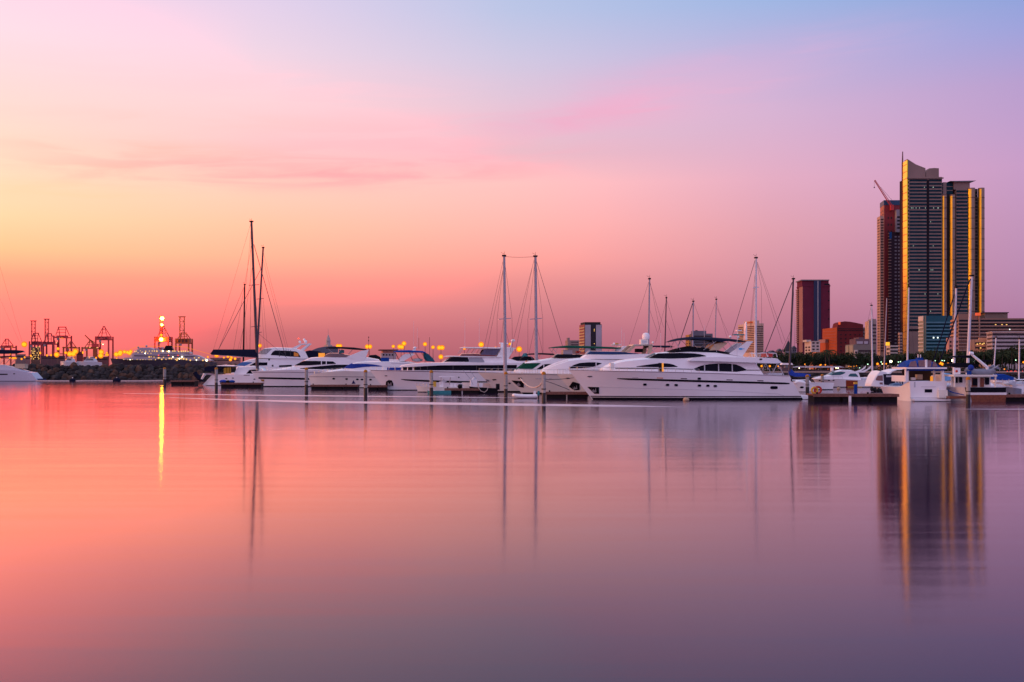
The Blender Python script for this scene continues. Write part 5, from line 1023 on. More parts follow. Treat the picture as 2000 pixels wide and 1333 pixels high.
tbox('rear_wing', 1924.7, 1926, 380, 8, 24, MAUVE)
# red tower under construction behind it, with its crane
t2 = Bld('red tower with blue crown rising behind the gold-edged tower', 1719.5, 1727, 1764, 392, 1090, bmat('dark_red_wall', (.27, .045, .055)), dl=20, name='skyscraper', cat='tower')
t2.cap(391.5, 401, .6, mat('blue_crown', (.02, .07, .15), .5), 'crown')
t2.pane('L', 0, 1, t2.z(700), t2.z(401), bmat('coral_side', (.42, .17, .12)), 'side_face', .3); t2.grid('L', frange(410, 690, 40), 2.2, (.15, .6), .22, WMUTE, th=.5)  # left face coloured a lighter coral than the front
t2.grid('R', frange(424, 690, 20), 4, (.18, .34), .07, WMUTE)
t2.pane('R', .56, .98, t2.z(455), t2.z(411), bmat('grey_formwork', (.28, .26, .30)), 'scaffold_block', 4.5)
t2.bands('R', frange(424, 452, 4), 3.4, .6, .96, WDARK, th=4.7)
t2.pane('R', .22, .98, t2.z(700), t2.z(454), mat('building_net', (.05, .03, .045), .85), 'scaffold_net', 1.6)
t2.bands('R', frange(456, 690, 40), 1.3, .20, .34, bmat('pale_slab_edge', (.5, .33, .3)), 'slab_edge', 1.9)
t2.grid('R', frange(462, 690, 33), 2.6, (.52, .7), .10, bmat('grey_formwork', (.28, .26, .30)), 'formwork_panel', 1.9)
t2.pane('R', .24, .36, t2.z(467), t2.z(454), mat('blue_tarp', (.02, .1, .3), .7), 'blue_tarpaulin', 2.1)
t3 = Bld('slim peach balcony tower at the left of the red tower', 1712.8, 1719, 1726, 422, 1075, bmat('peach_wall', (.50, .33, .26)), dl=14, name='skyscraper', cat='tower')
t3.bands('R', frange(428, 690, 48), 2.2, .15, .95, WMUTE, th=.4); t3.bands('L', frange(428, 690, 48), 1.8, .3, .8, WMUTE, th=.4)
kr = thing('tower_crane', at(1742, 411, 1087), 'slanted red tower crane on top of the tower under construction', 'crane')
o_ = at(1742, 411, 1087); L_ = lambda x, y, d=0: at(x, y, 1087 + d) - o_
mb = MB(); a_, b2 = L_(1742, 408), L_(1707.5, 353)
for d in (Vector((0, 0, 0)), Vector((1.6, 0, 1.2)), Vector((.8, 1.4, .6))): mb.tube([a_ + d, b2 + d * .5], .28, n=4)
for i in range(22): mb.tube([a_ + (b2 - a_) * (i / 22), a_ + (b2 - a_) * ((i + .5) / 22) + Vector((1.5, 0, 1.1)) * (1 - i / 44), a_ + (b2 - a_) * ((i + 1) / 22)], .16, n=4)
mb.build('jib', CRED, kr); MB().box(-1.5, 1.5, -1.5, 1.5, 0, 5).build('mast', CRED, kr); MB().tube([L_(1748, 398), L_(1720, 366)], .12, n=4).build('stay', WIRE, kr); MB().tube([b2, L_(1707.6, 366)], .1, n=4).build('hoist_line', WIRE, kr); MB().ball(L_(1707.6, 366.5), .7, 6, 4).build('hook_block', BLACK, kr)
# maroon tower
t = Bld('maroon tower with a navy glass centre strip, standing alone left of the orange block', 1556.5, 1568, 1621, 559, 1100, bmat('maroon_wall', (.15, .028, .060)), dl=26, name='skyscraper', cat='tower')
t.cap(557.4, 560, .5, bmat('maroon_wall', (.15, .028, .060)))
t.top(-.02, 1.0 - .04, 0.02, .9, 548.5, 559, bmat('maroon_wall', (.15, .028, .060)), 'penthouse'); t.top(-.06, .97, -.03, .95, 546.6, 548.5, mat('grey_roof', (.2, .2, .22), .7), 'roof')
t.pane('R', .40, .66, t.z(700), t.z(547.6), mat('navy_curtain_wall', (.025, .04, .10), .3, spec=.3), 'glass_strip', .5); t.pane('R', .54, .565, t.z(700), t.z(547.6), GREYW, 'strip_mullion', .6)
t.pane('L', .42, 1, t.z(700), t.z(560), bmat('tan_side', (.34, .18, .16)), 'side_face', .3)
t.bands('L', frange(563, 672, 26), 1.8, -.02, .40, bmat('tan_side', (.34, .18, .16)), 'balcony', 1.3); t.bands('L', frange(565, 672, 26), 2.2, .0, .36, WDARK, th=.4)
t.grid('R', frange(568, 640, 4), 2.4, (.93,), .05, WDARK); t.pane('R', .8, .99, t.z(559), t.z(554.6), WDARK, 'penthouse_window', .3)
# tan hotel, dark-striped tower, grey block
t = Bld('tan hotel tower, sunlit left face with rows of windows, behind the white mast', 1441.5, 1474, 1491.5, 632, 1120, bmat('cream_hotel', (.60, .44, .36)), dl=40, name='hotel_tower', cat='tower')
t.bands('L', frange(637, 690, 15), 1.7, .03, .97, WMUTE); t.bands('R', frange(637, 690, 15), 1.7, .1, .95, WMUTE)
t.top(-.02, .5, .0, .62, 626.4, 632, bmat('cream_hotel', (.60, .44, .36)), 'crown')
for i in range(6): t.pane('L', .42 + i * .085, .42 + i * .085 + .055, t.z(631), t.z(627.6 + (i % 2) * .6), mat('orange_letter', (.55, .12, .03), .6), 'sign_letter', .5)
t.pane('L', .36, .40, t.z(690), t.z(628), GREYW, 'pilaster', .5)
t = Bld('office tower with two pale panels and dark centre glass, alone in the middle distance', 1131.5, 1142, 1175.4, 634, 1300, mat('dark_glass_wall', (.018, .024, .032), .3, var=.2, scale=.05, spec=.25), dl=30, name='office_tower', cat='tower')
for u in (.02, .66): t.pane('R', u, u + .33, t.z(700), t.z(635), bmat('lavender_panel', (.42, .40, .46)), 'pale_panel', .5)
t.bands('L', frange(639, 690, 9), 2.6, .05, .98, bmat('ochre_balcony', (.52, .38, .20)), 'balcony', .6)
t.bands('R', frange(638, 690, 16), .8, .36, .65, WMUTE, 'floor_line', .2); t.top(.04, .96, .1, .9, 629.4, 634, mat('dark_roof', (.03, .03, .035), .7), 'roof')
for y in (643, 646, 671): t.pane('R', .54, .58, t.z(y + 1.4), t.z(y), WINL, 'lit_window', .4)
t = Bld('low hazy block with a chimney left of the dark-centred office tower', 1104, 1109, 1131, 665, 1500, bmat('hazy_stone', (.32, .24, .22)), dl=30); t.top(.0, .2, .1, .5, 660, 665, bmat('hazy_stone', (.32, .24, .22)), 'chimney'); t.bands('R', (668, 673, 678), 1.6, .3, .95, WMUTE)
t = Bld('blue-grey flat block behind the largest yacht\'s canopy', 1347, 1352, 1392, 652, 1300, bmat('blue_grey_wall', (.16, .16, .20)), dl=24); t.top(.05, .7, .1, .8, 646.4, 652, bmat('blue_grey_wall', (.16, .16, .20)), 'roof_block'); t.bands('R', frange(656, 690, 6), 2.2, .08, .92, WMUTE); t.top(.2, .3, .3, .5, 645, 646.4, WDARK, 'water_tank')
t = Bld('narrow ochre tower poking up left of the blue-grey block', 1339, 1345, 1349, 654, 1280, bmat('ochre_wall', (.50, .27, .08)), dl=20)
t.bands('R', frange(658, 688, 5), 2, .2, .8, WMUTE); t.bands('L', frange(658, 688, 5), 2, .2, .8, WMUTE)
# red block, the sunset light on its left face painted as orange
OBR = bmat('sunlit_orange_face', (.40, .09, .035)); DBR = bmat('dark_red_block', (.15, .024, .028))
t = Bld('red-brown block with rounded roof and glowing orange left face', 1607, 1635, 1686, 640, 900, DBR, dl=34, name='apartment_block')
t.pane('L', 0, 1, 0, t.z(640), OBR, 'side_face', .25); t.bands('L', frange(646, 700, 9), 1.5, .05, .95, bmat('sunlit_orange_window', (.28, .05, .02), rough=.4), th=.4)
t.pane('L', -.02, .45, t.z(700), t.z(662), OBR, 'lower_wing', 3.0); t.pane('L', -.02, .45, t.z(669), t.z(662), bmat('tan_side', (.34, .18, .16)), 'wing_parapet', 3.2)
e1 = (t.Rr - t.C); rr = [(t.C + e1 * u) for u in (.0, .04, .12, .3, .5, .7, .88, 1.0)]
MB().slab([(p.x - t.o.x, p.y - t.o.y, t.z(y)) for p, y in zip(rr, (640, 632, 629.4, 628, 628.8, 630.6, 632.6, 634))] + [(rr[-1].x - t.o.x, rr[-1].y - t.o.y, t.z(640))], (0, 14, 0)).build('rounded_roof', DBR, t.root)
t.pane('R', .05, .12, t.z(634.6), t.z(629), mat('red_lit_sign', (.6, .1, .03), .5, emit=(1, .12, .03), es=.55), 'lit_sign', .6)
t.grid('R', frange(653, 700, 6), 2.2, (.12, .3, .48, .66, .84), .05, WDARK); t.bands('R', (642, 645.4), 1.2, .02, .98, WDARK)
t = Bld('white four-storey block with square windows in front of the maroon tower', 1571.5, 1584.5, 1601.5, 668, 800, bmat('white_render', (.58, .50, .45)), dl=14, name='apartment_block')
t.grid('L', frange(677, 700, 4), 3, (.14, .58), .26, WDARK); t.grid('R', frange(669, 700, 5), 2.6, (.12, .6), .26, WDARK); t.top(-.3, .2, .3, .9, 664, 668, bmat('white_render', (.58, .50, .45)), 'stair_head'); t.top(-.05, 1.0, -.02, .3, 666.6, 668, bmat('white_render', (.58, .50, .45)), 'parapet')
t = Bld('small orange-lit house at the foot of the white block', 1583, 1594, 1605, 688, 760, bmat('orange_render', (.50, .22, .12)), dl=10, name='house', cat='house'); t.pane('L', .5, .8, t.z(695), t.z(690), WDARK, 'window'); t.pane('R', .2, .7, t.z(695), t.z(690.4), WDARK, 'window')
t = Bld('grey-green house with stepped roof between the orange block and the peach tower', 1651, 1667, 1712, 673, 780, bmat('grey_green_wall', (.22, .20, .18)), dl=22, name='house', cat='house')
t.pane('L', .05, .95, t.z(700), t.z(675), bmat('pale_green_side', (.34, .31, .24)), 'side_face', .3); t.pane('L', .48, .52, t.z(700), t.z(675), WDARK, 'side_joint', .5); t.top(.15, .75, .15, .9, 662, 673, bmat('mauve_roof', (.15, .10, .12)), 'upper_storey'); t.top(.3, .55, .2, .8, 659, 662, bmat('mauve_roof', (.15, .10, .12)), 'roof')
t.pane('R', .14, .40, t.z(672), t.z(667), bmat('lavender_panel', (.42, .40, .46)), 'sky_panel', .4); t.pane('R', .46, .62, t.z(672), t.z(667), bmat('lavender_panel', (.42, .40, .46)), 'sky_panel', .4)
t.pane('R', .03, .16, t.z(703), t.z(684), bmat('white_render', (.58, .50, .45)), 'white_bay', 1.0); t.bands('R', (687, 693), 3, .05, .14, WMUTE, th=1.2); t.bands('R', (684, 691), 3.4, .22, .95, WMUTE)
t = Bld('pale block with a sunlit blank side, left of the peach tower', 1690, 1697, 1712, 626.6, 1000, bmat('tan_grey_wall', (.34, .27, .25)), dl=30, name='apartment_block'); t.pane('L', 0, 1, t.z(690), t.z(627), bmat('sunlit_apricot_side', (.62, .42, .30)), 'side_face', .3); t.bands('R', frange(634, 690, 8), 3, .35, .95, WMUTE); t.top(.3, 1, .1, .8, 623, 626.6, bmat('tan_grey_wall', (.34, .27, .25)), 'roof_block')  # sunlight on the left side put into a lighter colour
t = Bld('slim blue-grey block just behind the red-brown block', 1683, 1684, 1691, 640, 1050, bmat('blue_grey_wall', (.16, .16, .20)), dl=10); t.bands('R', frange(644, 690, 7), 2.4, .2, .9, WMUTE)
# teal glass office, podium shop, brown hotel, white offices
t = Bld('teal glass office with white-striped left wing, in front of the tall tower', 1795, 1808.5, 1860, 617, 850, mat('teal_curtain_wall', (.015, .10, .13), .3, var=.15, scale=.1, spec=.3), dl=16, name='office_building')
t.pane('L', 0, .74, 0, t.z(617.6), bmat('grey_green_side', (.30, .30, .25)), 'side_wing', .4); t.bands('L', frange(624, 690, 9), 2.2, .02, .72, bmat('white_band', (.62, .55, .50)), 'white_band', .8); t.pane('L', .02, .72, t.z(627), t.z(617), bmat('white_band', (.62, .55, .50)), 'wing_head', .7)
t.bands('R', frange(629, 690, 9), 2.6, .01, .99, bmat('light_blue_sill', (.10, .24, .30)), 'spandrel', .4); t.bands('R', frange(632.4, 690, 9), 3.4, .03, .98, WTEAL, th=.2)
for x in (.26, .42): t.pane('R', x, x + .045, t.z(661.4), t.z(658.6), mat('white_lit_window', (.8, .8, .8), .5, emit=(.8, 1, .9), es=1.4), 'lit_window', .6)
t = Bld('low white shop building with a yellow lit sign at the foot of the towers', 1731, 1738.5, 1754, 675, 820, bmat('white_render', (.58, .50, .45)), dl=12); t.bands('R', (678, 684.6, 691), 3, .02, .98, WDARK); t.grid('L', (680, 688), 4, (.2, .6), .25, WDARK); t.top(-.35, .0, .1, .5, 668.6, 675, mat('yellow_lit_sign', (.8, .5, .05), .5, emit=(1, .5, .02), es=.9), 'lit_sign')
t = Bld('narrow balcony wing attached left of the gold edge', 1754, 1757, 1762.6, 650, 960, bmat('peach_wall', (.50, .33, .26)), dl=8); t.bands('R', frange(654, 694, 7), 3, .1, .9, WMUTE); t.bands('L', frange(654, 694, 7), 3, .1, .9, WMUTE)
t = Bld('long brown balconied hotel behind the palms at the right', 1858, 1872, 2050, 622, 760, bmat('brown_hotel_wall', (.30, .18, .135)), dl=24, name='hotel')
t.bands('R', frange(625, 690, 9), 4.0, .005, .995, WDARK, 'balcony_shadow', .1); t.bands('R', frange(629, 690, 9), 2.6, .0, 1, bmat('brown_balcony', (.37, .23, .18)), 'balcony', .9)
t.bands('L', frange(624, 690, 9), 2.4, .05, .9, bmat('sunlit_balcony', (.62, .32, .18)), 'side_balcony', 1.0); t.bands('L', frange(627, 690, 9), 2.6, .05, .9, WMUTE, 'side_window', .3)  # left balconies coloured as sunlit, lighter than the front ones
t.top(.01, .22, .1, .9, 613, 622, bmat('brown_hotel_wall', (.30, .18, .135)), 'roof_storey'); t.top(.30, .55, .1, .8, 611.4, 622, bmat('brown_grey_wall', (.22, .17, .14)), 'machine_room'); t.top(.27, .56, .05, .9, 610, 611.4, mat('dark_roof', (.03, .03, .035), .7), 'roof')
t.pane('R', .22, .23, t.z(690), t.z(612), bmat('brown_balcony', (.37, .23, .18)), 'pier', 1.1)
t.top(.185, .235, -.1, .0, 611.6, 617, mat('red_lit_sign', (.6, .1, .03), .5, emit=(1, .12, .03), es=.55), 'lit_sign')
for i, x in enumerate((.4, .47, .52)): t.pane('R', x, x + .008, t.z(635.4), t.z(633.8), WINL, 'lit_window', 1.1)
t.pane('R', .55, .561, t.z(644.8), t.z(643), mat('white_lit_window', (.8, .8, .8), .5, emit=(.8, 1, .9), es=1.4), 'lit_window', 1.1)
t = Bld('peach low-rise with lit yellow windows below the brown hotel', 1894.6, 1895.4, 1932, 664, 700, bmat('apricot_wall', (.62, .34, .20)), dl=14); t.bands('R', (669, 677.6), 3.4, .25, .8, WMUTE); t.top(.45, 1, .1, .9, 660, 664, bmat('apricot_wall', (.62, .34, .20)), 'upper_storey')
for x, y in ((.33, 671.6), (.47, 670.4), (.6, 671.6), (.68, 670), (.5, 679)): t.pane('R', x, x + .06, t.z(y + 2), t.z(y), WINL, 'lit_window', .5)
t = Bld('white banded office block right of the peach low-rise', 1927, 1938, 2060, 648.6, 680, bmat('white_band_office', (.46, .40, .41)), dl=18, name='office_building'); t.bands('R', frange(652, 690, 5), 3.6, .0, .99, WMUTE, th=.1); t.bands('L', frange(652, 690, 5), 3.2, .15, .95, WMUTE, th=.2); t.cap(647.6, 649.6, .5, bmat('white_band_office', (.46, .40, .41))); t.pane('R', .0, .9, t.z(650.4), t.z(648.6), bmat('peach_trim', (.6, .40, .33)), 'roof_trim', .8)
t = Bld('pink low house between the teal office and the hotel', 1848, 1853, 1872, 660, 720, bmat('pink_render', (.56, .30, .24)), dl=12, name='house', cat='house'); t.grid('R', (666, 674, 682), 4, (.1, .45, .75), .18, WMUTE)
# church spire and little houses beyond the yacht's stern
t = Bld('grey church with a pointed dark spire, left of the maroon tower', 1531, 1534, 1552, 686, 640, bmat('grey_church_wall', (.22, .22, .24)), dl=10, name='church', cat='church')
c = t.C + (t.Rr - t.C) * .45; cx_, cy_ = c.x - t.o.x, c.y - t.o.y + 3
MB().lathe((cx_, cy_, t.zt - .5), [(2.9, 0), (2.6, 1.5), (1.2, 4.2), (.12, 6.6)], 8).build('spire', mat('slate_spire', (.03, .035, .05), .7), t.root); MB().tube([(cx_, cy_, t.zt + 6), (cx_, cy_, t.zt + 7.6)], .09).build('cross', BLACK, t.root); t.grid('R', (690,), 5, (.15, .55), .14, WDARK)
HS = [(1496, 1502, 1517, 690, 'pale_render', (.42, .36, .38)), (1515, 1519, 1528, 686.6, 'pink_render', (.56, .30, .24)), (1544, 1547, 1556, 681, 'blue_grey_wall', (.16, .16, .20)), (1488, 1490, 1500, 692, 'white_render', (.58, .50, .45))]
for (a_, b2, c2, y, mn, col), lb in zip(HS, ('grey gabled house beyond the yacht\'s upper deck rail', 'pink arched house left of the church', 'blue-grey house right of the church spire', 'white house nearest the tan hotel tower')):
    t = Bld(lb, a_, b2, c2, y, 620, bmat(mn, col), dl=9, name='house', cat='house')
    e1, e2 = t.Rr - t.C, t.L - t.C; f = lambda u, v, z: ((t.C + e1 * u + e2 * v).x - t.o.x, (t.C + e1 * u + e2 * v).y - t.o.y, z)
    MB().slab([f(-.06, -.06, t.zt + .003), f(1.06, -.06, t.zt + .003), f(.5, -.06, t.zt + 1.5)], Vector(f(0, 1.1, 0)) - Vector(f(0, 0, 0))).build('gable_roof', mat('slate_roof', (.07, .075, .10), .7), t.root); t.grid('R', (y + 2.4,), 2.6, (.2, .6), .18, WDARK)
# domed clock tower and halls behind the yachts
t = Bld('white clock tower with a small spire, far behind the black-bimini yacht', 633, 640.6, 649, 674, 1500, bmat('ivory_stone', (.50, .42, .40)), dl=9, name='clock_tower', cat='tower')
c = (t.L + t.Rr) / 2; cx_, cy_ = c.x - t.o.x, c.y - t.o.y; iv = bmat('ivory_stone', (.50, .42, .40))
MB().lathe((cx_, cy_, t.zt), [(3.1, 0), (3.1, 6.5), (2.6, 6.6), (2.2, 10), (1.5, 10.2), (1.2, 12), (.4, 13.5), (.2, 14)], 10).build('belfry', iv, t.root); MB().tube([(cx_, cy_, t.zt + 13.6), (cx_, cy_, t.zt + 22)], .3, .15).build('spire', iv, t.root); MB().lathe((cx_, cy_ - 3.0, t.zt + 4.6), [(.9, 0), (.9, .3)], 10).build('clock_face', WDARK, t.root)
hl = thing('exhibition_hall', at(627, 700, 1200).xy.to_3d(), 'low hall with a curved blue-grey roof behind the older flybridge yacht', 'hall'); k = 1200 / F
rows = [[((x - 627) * k, y_, CH - (lerp([(597, 692), (606, 686), (620, 680), (634, 677.4), (650, 676.6)], x) - HY) * k) for x in range(597, 653, 5)] for y_ in (0, 30)]
mb = MB(); mb.slab([Vector(p) for p in rows[0]] + [(25 * k, 0, 2), (-30 * k, 0, 2)], (0, 30, 0)); mb.build('roof_and_walls', mat('blue_grey_roof', (.12, .13, .17), .6), hl); MB().box(-26 * k, 20 * k, -.4, -.05, CH - (695 - HY) * k, CH - (690 - HY) * k).build('window_band', WDARK, hl)
t = Bld('pinkish pavilion with a flat overhanging roof behind the blue-canopy yacht', 742, 745, 774, 690, 700, bmat('pale_render', (.42, .36, .38)), dl=12, name='pavilion'); t.cap(683, 685, 2.0, mat('red_brown_roof', (.14, .05, .05), .7), 'roof'); t.prism(t.zt, t.z(685), -1.5, bmat('pink_render', (.56, .30, .24)), 'upper_storey'); t.grid('R', (692,), 3, (.1, .3, .5, .7), .1, WDARK)
# ------------------------------------------------------------------ trees along the city shore
LEAF = [mat('dark_foliage', (.022, .036, .016), .7, var=.5, scale=.6), mat('mid_foliage', (.035, .050, .020), .7, var=.5, scale=.6), mat('blue_green_foliage', (.020, .034, .026), .7, var=.5, scale=.6)]
BARK = mat('bark', (.07, .05, .04), .9, var=.3, scale=2)
def crown(seed, w, h, zc):
    q = random.Random(seed); mb = MB(); cl = []
    for _ in range(17):
        a = q.uniform(0, 6.28); r = w * math.sqrt(q.random()) * .5; z = zc + h * q.uniform(-.42, .45) * (1 - (r / w) ** 2 * 1.6); cl.append((r * math.cos(a), r * math.sin(a), z, q.uniform(.9, 1.7)))
    for cx, cy, cz, cr in cl:
        for _ in range(62):
            d = Vector((q.gauss(0, 1), q.gauss(0, 1), q.gauss(0, .8))); d = d / max(d.length, .01) * cr * q.uniform(.55, 1.08); c = Vector((cx, cy, cz)) + d
            u = Vector((q.gauss(0, 1), q.gauss(0, 1), q.gauss(0, 1))).normalized(); v = u.cross(Vector((q.gauss(0, 1), q.gauss(0, 1), q.gauss(0, 1)))).normalized(); s_ = q.uniform(.16, .42)
            mb.add([c - u * s_, c + v * s_ * .7, c + u * s_, c - v * s_ * .7], [(0, 1, 2, 3)])
    return mb, cl
TREES = []
for i, (w, h, zc) in enumerate(((7.5, 5.5, 6.2), (9, 6, 6.4), (6, 6.5, 6.6), (8, 5, 5.6), (10, 6, 6.8))):
    mb, cl = crown(40 + i, w, h, zc); cr = mb.build('crown', LEAF[i % 3], fix=False); tr = MB(); tr.tube([(0, 0, -.3), (.1, .05, 1.8), (0, 0, 3.6), (.2, .1, zc)], .34, .12, 7)
    for cx, cy, cz, _ in cl[:6]: tr.tube([(0, 0, 3.0), (cx * .5, cy * .5, (3 + cz) / 2 + .3), (cx * .9, cy * .9, cz)], .13, .05, 5)
    TREES.append((cr, tr.build('trunk', BARK)))
USED = set()
def tree(i, x, y, z, s, rz, label):
    t = thing('broadleaf_tree', (x, y, z), label, 'tree', 'broadleaf trees along the far shore', rz); t.scale = (s, s, s)
    for o in TREES[i]:
        if o.name not in USED: USED.add(o.name); o.parent = t
        else: copy(o, t)
q = random.Random(5); TOPY = [(1470, 704), (1500, 697), (1522, 690), (1545, 686), (1580, 691), (1615, 688), (1650, 693), (1685, 690), (1720, 691), (1760, 692), (1800, 688), (1850, 684), (1900, 685), (1950, 682), (2040, 680)]
LMK = [(1480, 'behind the aft deck of the largest yacht'), (1535, 'below the church spire'), (1585, 'before the white four-storey block'), (1640, 'at the foot of the orange and red-brown block'), (1690, 'below the peach tower'), (1740, 'near the yellow-signed shop'), (1800, 'below the teal office'), (1860, 'before the brown hotel\'s left end'), (1915, 'below the peach low-rise'), (1970, 'before the white office block'), (2060, 'near the right edge of the picture')]
SPL = ['taller', 'low', 'broad', 'ragged', 'dense', 'pale', 'dark']
ti = {}
for n in range(78):
    px = 1474 + n * 7.1 + q.uniform(-4, 4); row = n % 3; D = (486, 508, 536)[row] + q.uniform(-6, 6); k = D / F
    topz = CH - (lerp(TOPY, px) + q.uniform(-2.2, 6) - HY) * k - 1.4; i = q.randrange(5); base = (8.9, 9.3, 9.8, 8.0, 9.7)[i]
    mk = min(LMK, key=lambda m: abs(m[0] - px))[1]; ti[mk] = ti.get(mk, 0) + 1
    side = ('front row', 'middle row', 'back row')[row]
    tree(i, (px - CX) * k, D, 1.4, max(.45, topz / base), q.uniform(0, 6.3), '%s tree %s, %s' % (('dense', 'dark', 'tall', 'low', 'loose')[i], mk, side))
mb = MB(); q = random.Random(21)
for n in range(5200):
    px = q.uniform(1470, 2060); D = q.uniform(474, 500); x = (px - CX) * D / F; c = Vector((x, D, 1.4 + 3.4 * q.random() ** 1.3 * (.7 + .3 * math.sin(px * .11)))); s_ = q.uniform(.25, .55)
    u = Vector((q.gauss(0, 1), q.gauss(0, 1), q.gauss(0, 1))).normalized(); v = u.cross(Vector((q.gauss(0, 1), q.gauss(0, 1), q.gauss(0, 1)))).normalized(); mb.add([c - u * s_, c + v * s_ * .7, c + u * s_, c - v * s_ * .7], [(0, 1, 2, 3)])
tag(mb.build('shrubs', LEAF[0], fix=False), 'dark shrubbery filling the ground below the shore trees', kind='stuff')
# palms
fm = MB(); q = random.Random(9)
for a in range(15):
    th = a * 2.4; el = q.uniform(-.1, 1.0); L = q.uniform(2.3, 3.1); p = []
    for s_ in range(7):
        u = s_ / 6; p.append(Vector((math.cos(th) * L * u * math.cos(el * (1 - u)), math.sin(th) * L * u * math.cos(el * (1 - u)), L * u * math.sin(el) * (1 - .2 * u) - 1.7 * u * u)))
    sd = Vector((-math.sin(th), math.cos(th), 0))
    for j in range(1, 7):
        for sg in (-1, 1):
            m_ = p[j]; t_ = m_ + sd * sg * .62 * (1.1 - j / 7) - Vector((0, 0, .42)); d = (p[j] - p[j - 1]) * .55; fm.add([m_ - d * .6, m_ + d * .6, t_ + d], [(0, 1, 2)])
    fm.tube(p, .05, .02, 4)
PF = fm.build('crown', LEAF[1], fix=False); PT = MB().tube([(0, 0, -7.2), (.12, 0, -4.5), (.08, .05, -2), (0, 0, 0)], .2, .13, 7).build('trunk', BARK)
for n, (px, py, lb) in enumerate(((1612, 690, 'palm right of the orange-lit house'), (1620, 686, 'taller palm leaning over the foot of the orange wing'), (1692, 700, 'palm below the sunlit blank wall'), (1737, 698, 'palm beside the yellow-signed shop'), (1752, 694, 'palm at the foot of the gold edge'), (1768, 701, 'palm below the podium of the tall tower'), (1836, 692, 'palm in front of the teal office\'s right end'), (1851, 698, 'palm above the white star-bright lamp'), (1872, 690, 'palm in front of the brown hotel\'s corner'),
                             (1884, 696, 'palm left of the peach low-rise'), (1922, 690, 'palm right of the peach low-rise'), (1938, 686, 'palm below the white office corner'), (1958, 694, 'palm behind the dark rear canopy'), (1976, 688, 'palm behind the blue-covered boat'), (1993, 692, 'palm nearest the right edge'))):
    D = 478 + (n % 3) * 4; p = at(px, py, D); t = thing('palm_tree', (p.x, D, p.z), lb, 'palm', 'palms along the far shore', n * 1.3); s_ = (p.z - 1.2) / 7.0; t.scale = (s_, s_, s_)
    if n == 0: PF.parent = t; PT.parent = t
    else: copy(PF, t); copy(PT, t)
# ------------------------------------------------------------------ lamps
POLE = mat('lamp_pole', (.10, .09, .10), .5, metal=.3)
def lamp(px, py, D, z0, r, label, m=SODIUM, heads=((0, 0),), group='port lamps', name='lamp_post', cat='lamp', halo=SODIUM2):
    p = at(px, py, D); k = D / F; t = thing(name, (p.x, D, z0), label, cat, group); z = p.z - z0
    MB().tube([(0, .9 * r + .1, 0), (0, .9 * r + .1, z + r * .2)], .11, .07, 6).build('pole', POLE, t)
    for dx, dy in heads:
        c = (dx * k, 0, z - dy * k); h = MB().lathe((c[0], .9 * r + .1, c[2] + r * .1), [(r * .5, 0), (r * .5, r * .7), (.1, r * .9)], 10).build('lamp_head', POLE, t)
        if halo: MB().rows([[(c[0] + r * 1.3 * s_ * math.cos(a), .5 * r * (1 - s_ * s_) + r * .25, c[2] + r * 1.3 * s_ * math.sin(a)) for a in [2 * math.pi * i / 14 for i in range(14)]] for s_ in (.02, .4, .75, 1.0)], True, True).build('halo_bowl', halo, h)  # glowing bowl that paints the orange halo round the bulb
        MB().ball(c, r * .85, 10, 8, .9).build('bulb', m, h)
        if abs(dx) > .5: MB().tube([(0, .9 * r + .1, z), (c[0], .9 * r + .1, c[2] + r * .2)], .06, n=5).build('arm', POLE, t)
    return t
q = random.Random(31); first = None
for i in range(34):
    px = (4, 470)[0] + i * 13.9 + q.uniform(-5, 5); p = at(px, q.uniform(688, 703), 1222); r_ = q.uniform(.55, 1.0)
    if first is None: first = lamp(px, 700, 1222, 2.4, .8, 'tiny amber quay lamp in the long low string along the port', group='tiny amber lamps along the port quay'); first.location = (p.x, 1222, 2.4); ch = list(first.children_recursive); continue
    t = copy(first, location=(p.x, 1222, 2.4)); t.scale = (1, 1, (p.z - 2.4) / 10.9); m_ = {}
    for c_ in ch: m_[c_] = copy(c_, m_.get(c_.parent, t))
for a in ((423, 694, 'lamp at the tip of the navy boom cover', .62), (450, 703, 'dim low lamp above the catamaran\'s cockpit roof', .4), (507.5, 675.5, 'lamp just right of the tallest mast\'s foot', .5), (631, 694, 'low lamp behind the brown-lit canopy', .45), (662, 676, 'lamp above the black bimini', .5, ((-2.4, 0), (2.4, 0))),
          (721, 677.4, 'lamp right of the black bimini\'s end', .55, ((-4, 0), (1.5, 0))), (768, 677, 'lamp left of the blue bimini, beside a dark pole', .42), (783, 677.6, 'wide lamp above the blue bimini\'s front edge', .6, ((-2.6, 0), (2, .4))), (789, 671.4, 'lamp highest above the blue bimini', .6), (830, 672.6, 'lamp above the teal back canopy', .52),
          (845.6, 678.6, 'dimmer lamp between the bimini and the flat-roofed yacht', .45), (861, 679.4, 'wide lamp just left of the flat-roofed yacht\'s hardtop', .62, ((-3, 0), (2.6, 0))), (861, 697.4, 'low bright lamp at the flat-roofed yacht\'s wheelhouse', .6), (907, 680.6, 'small lamp at the front of the hardtop', .42), (939.6, 673.4, 'bright lamp above the middle of the hardtop', .7),
          (968, 680, 'small lamp beside the hardtop\'s rear', .34), (996, 672.4, 'small lamp by the flat-roofed yacht\'s dome', .38), (1014, 682.4, 'bright lamp between the two masts', .72)):
    lamp(a[0], a[1], 345 + (a[0] % 7), 4.2, a[3], 'orange ' + a[2], heads=a[4] if len(a) > 4 else ((0, 0),), group='orange lamps on the breakwater')
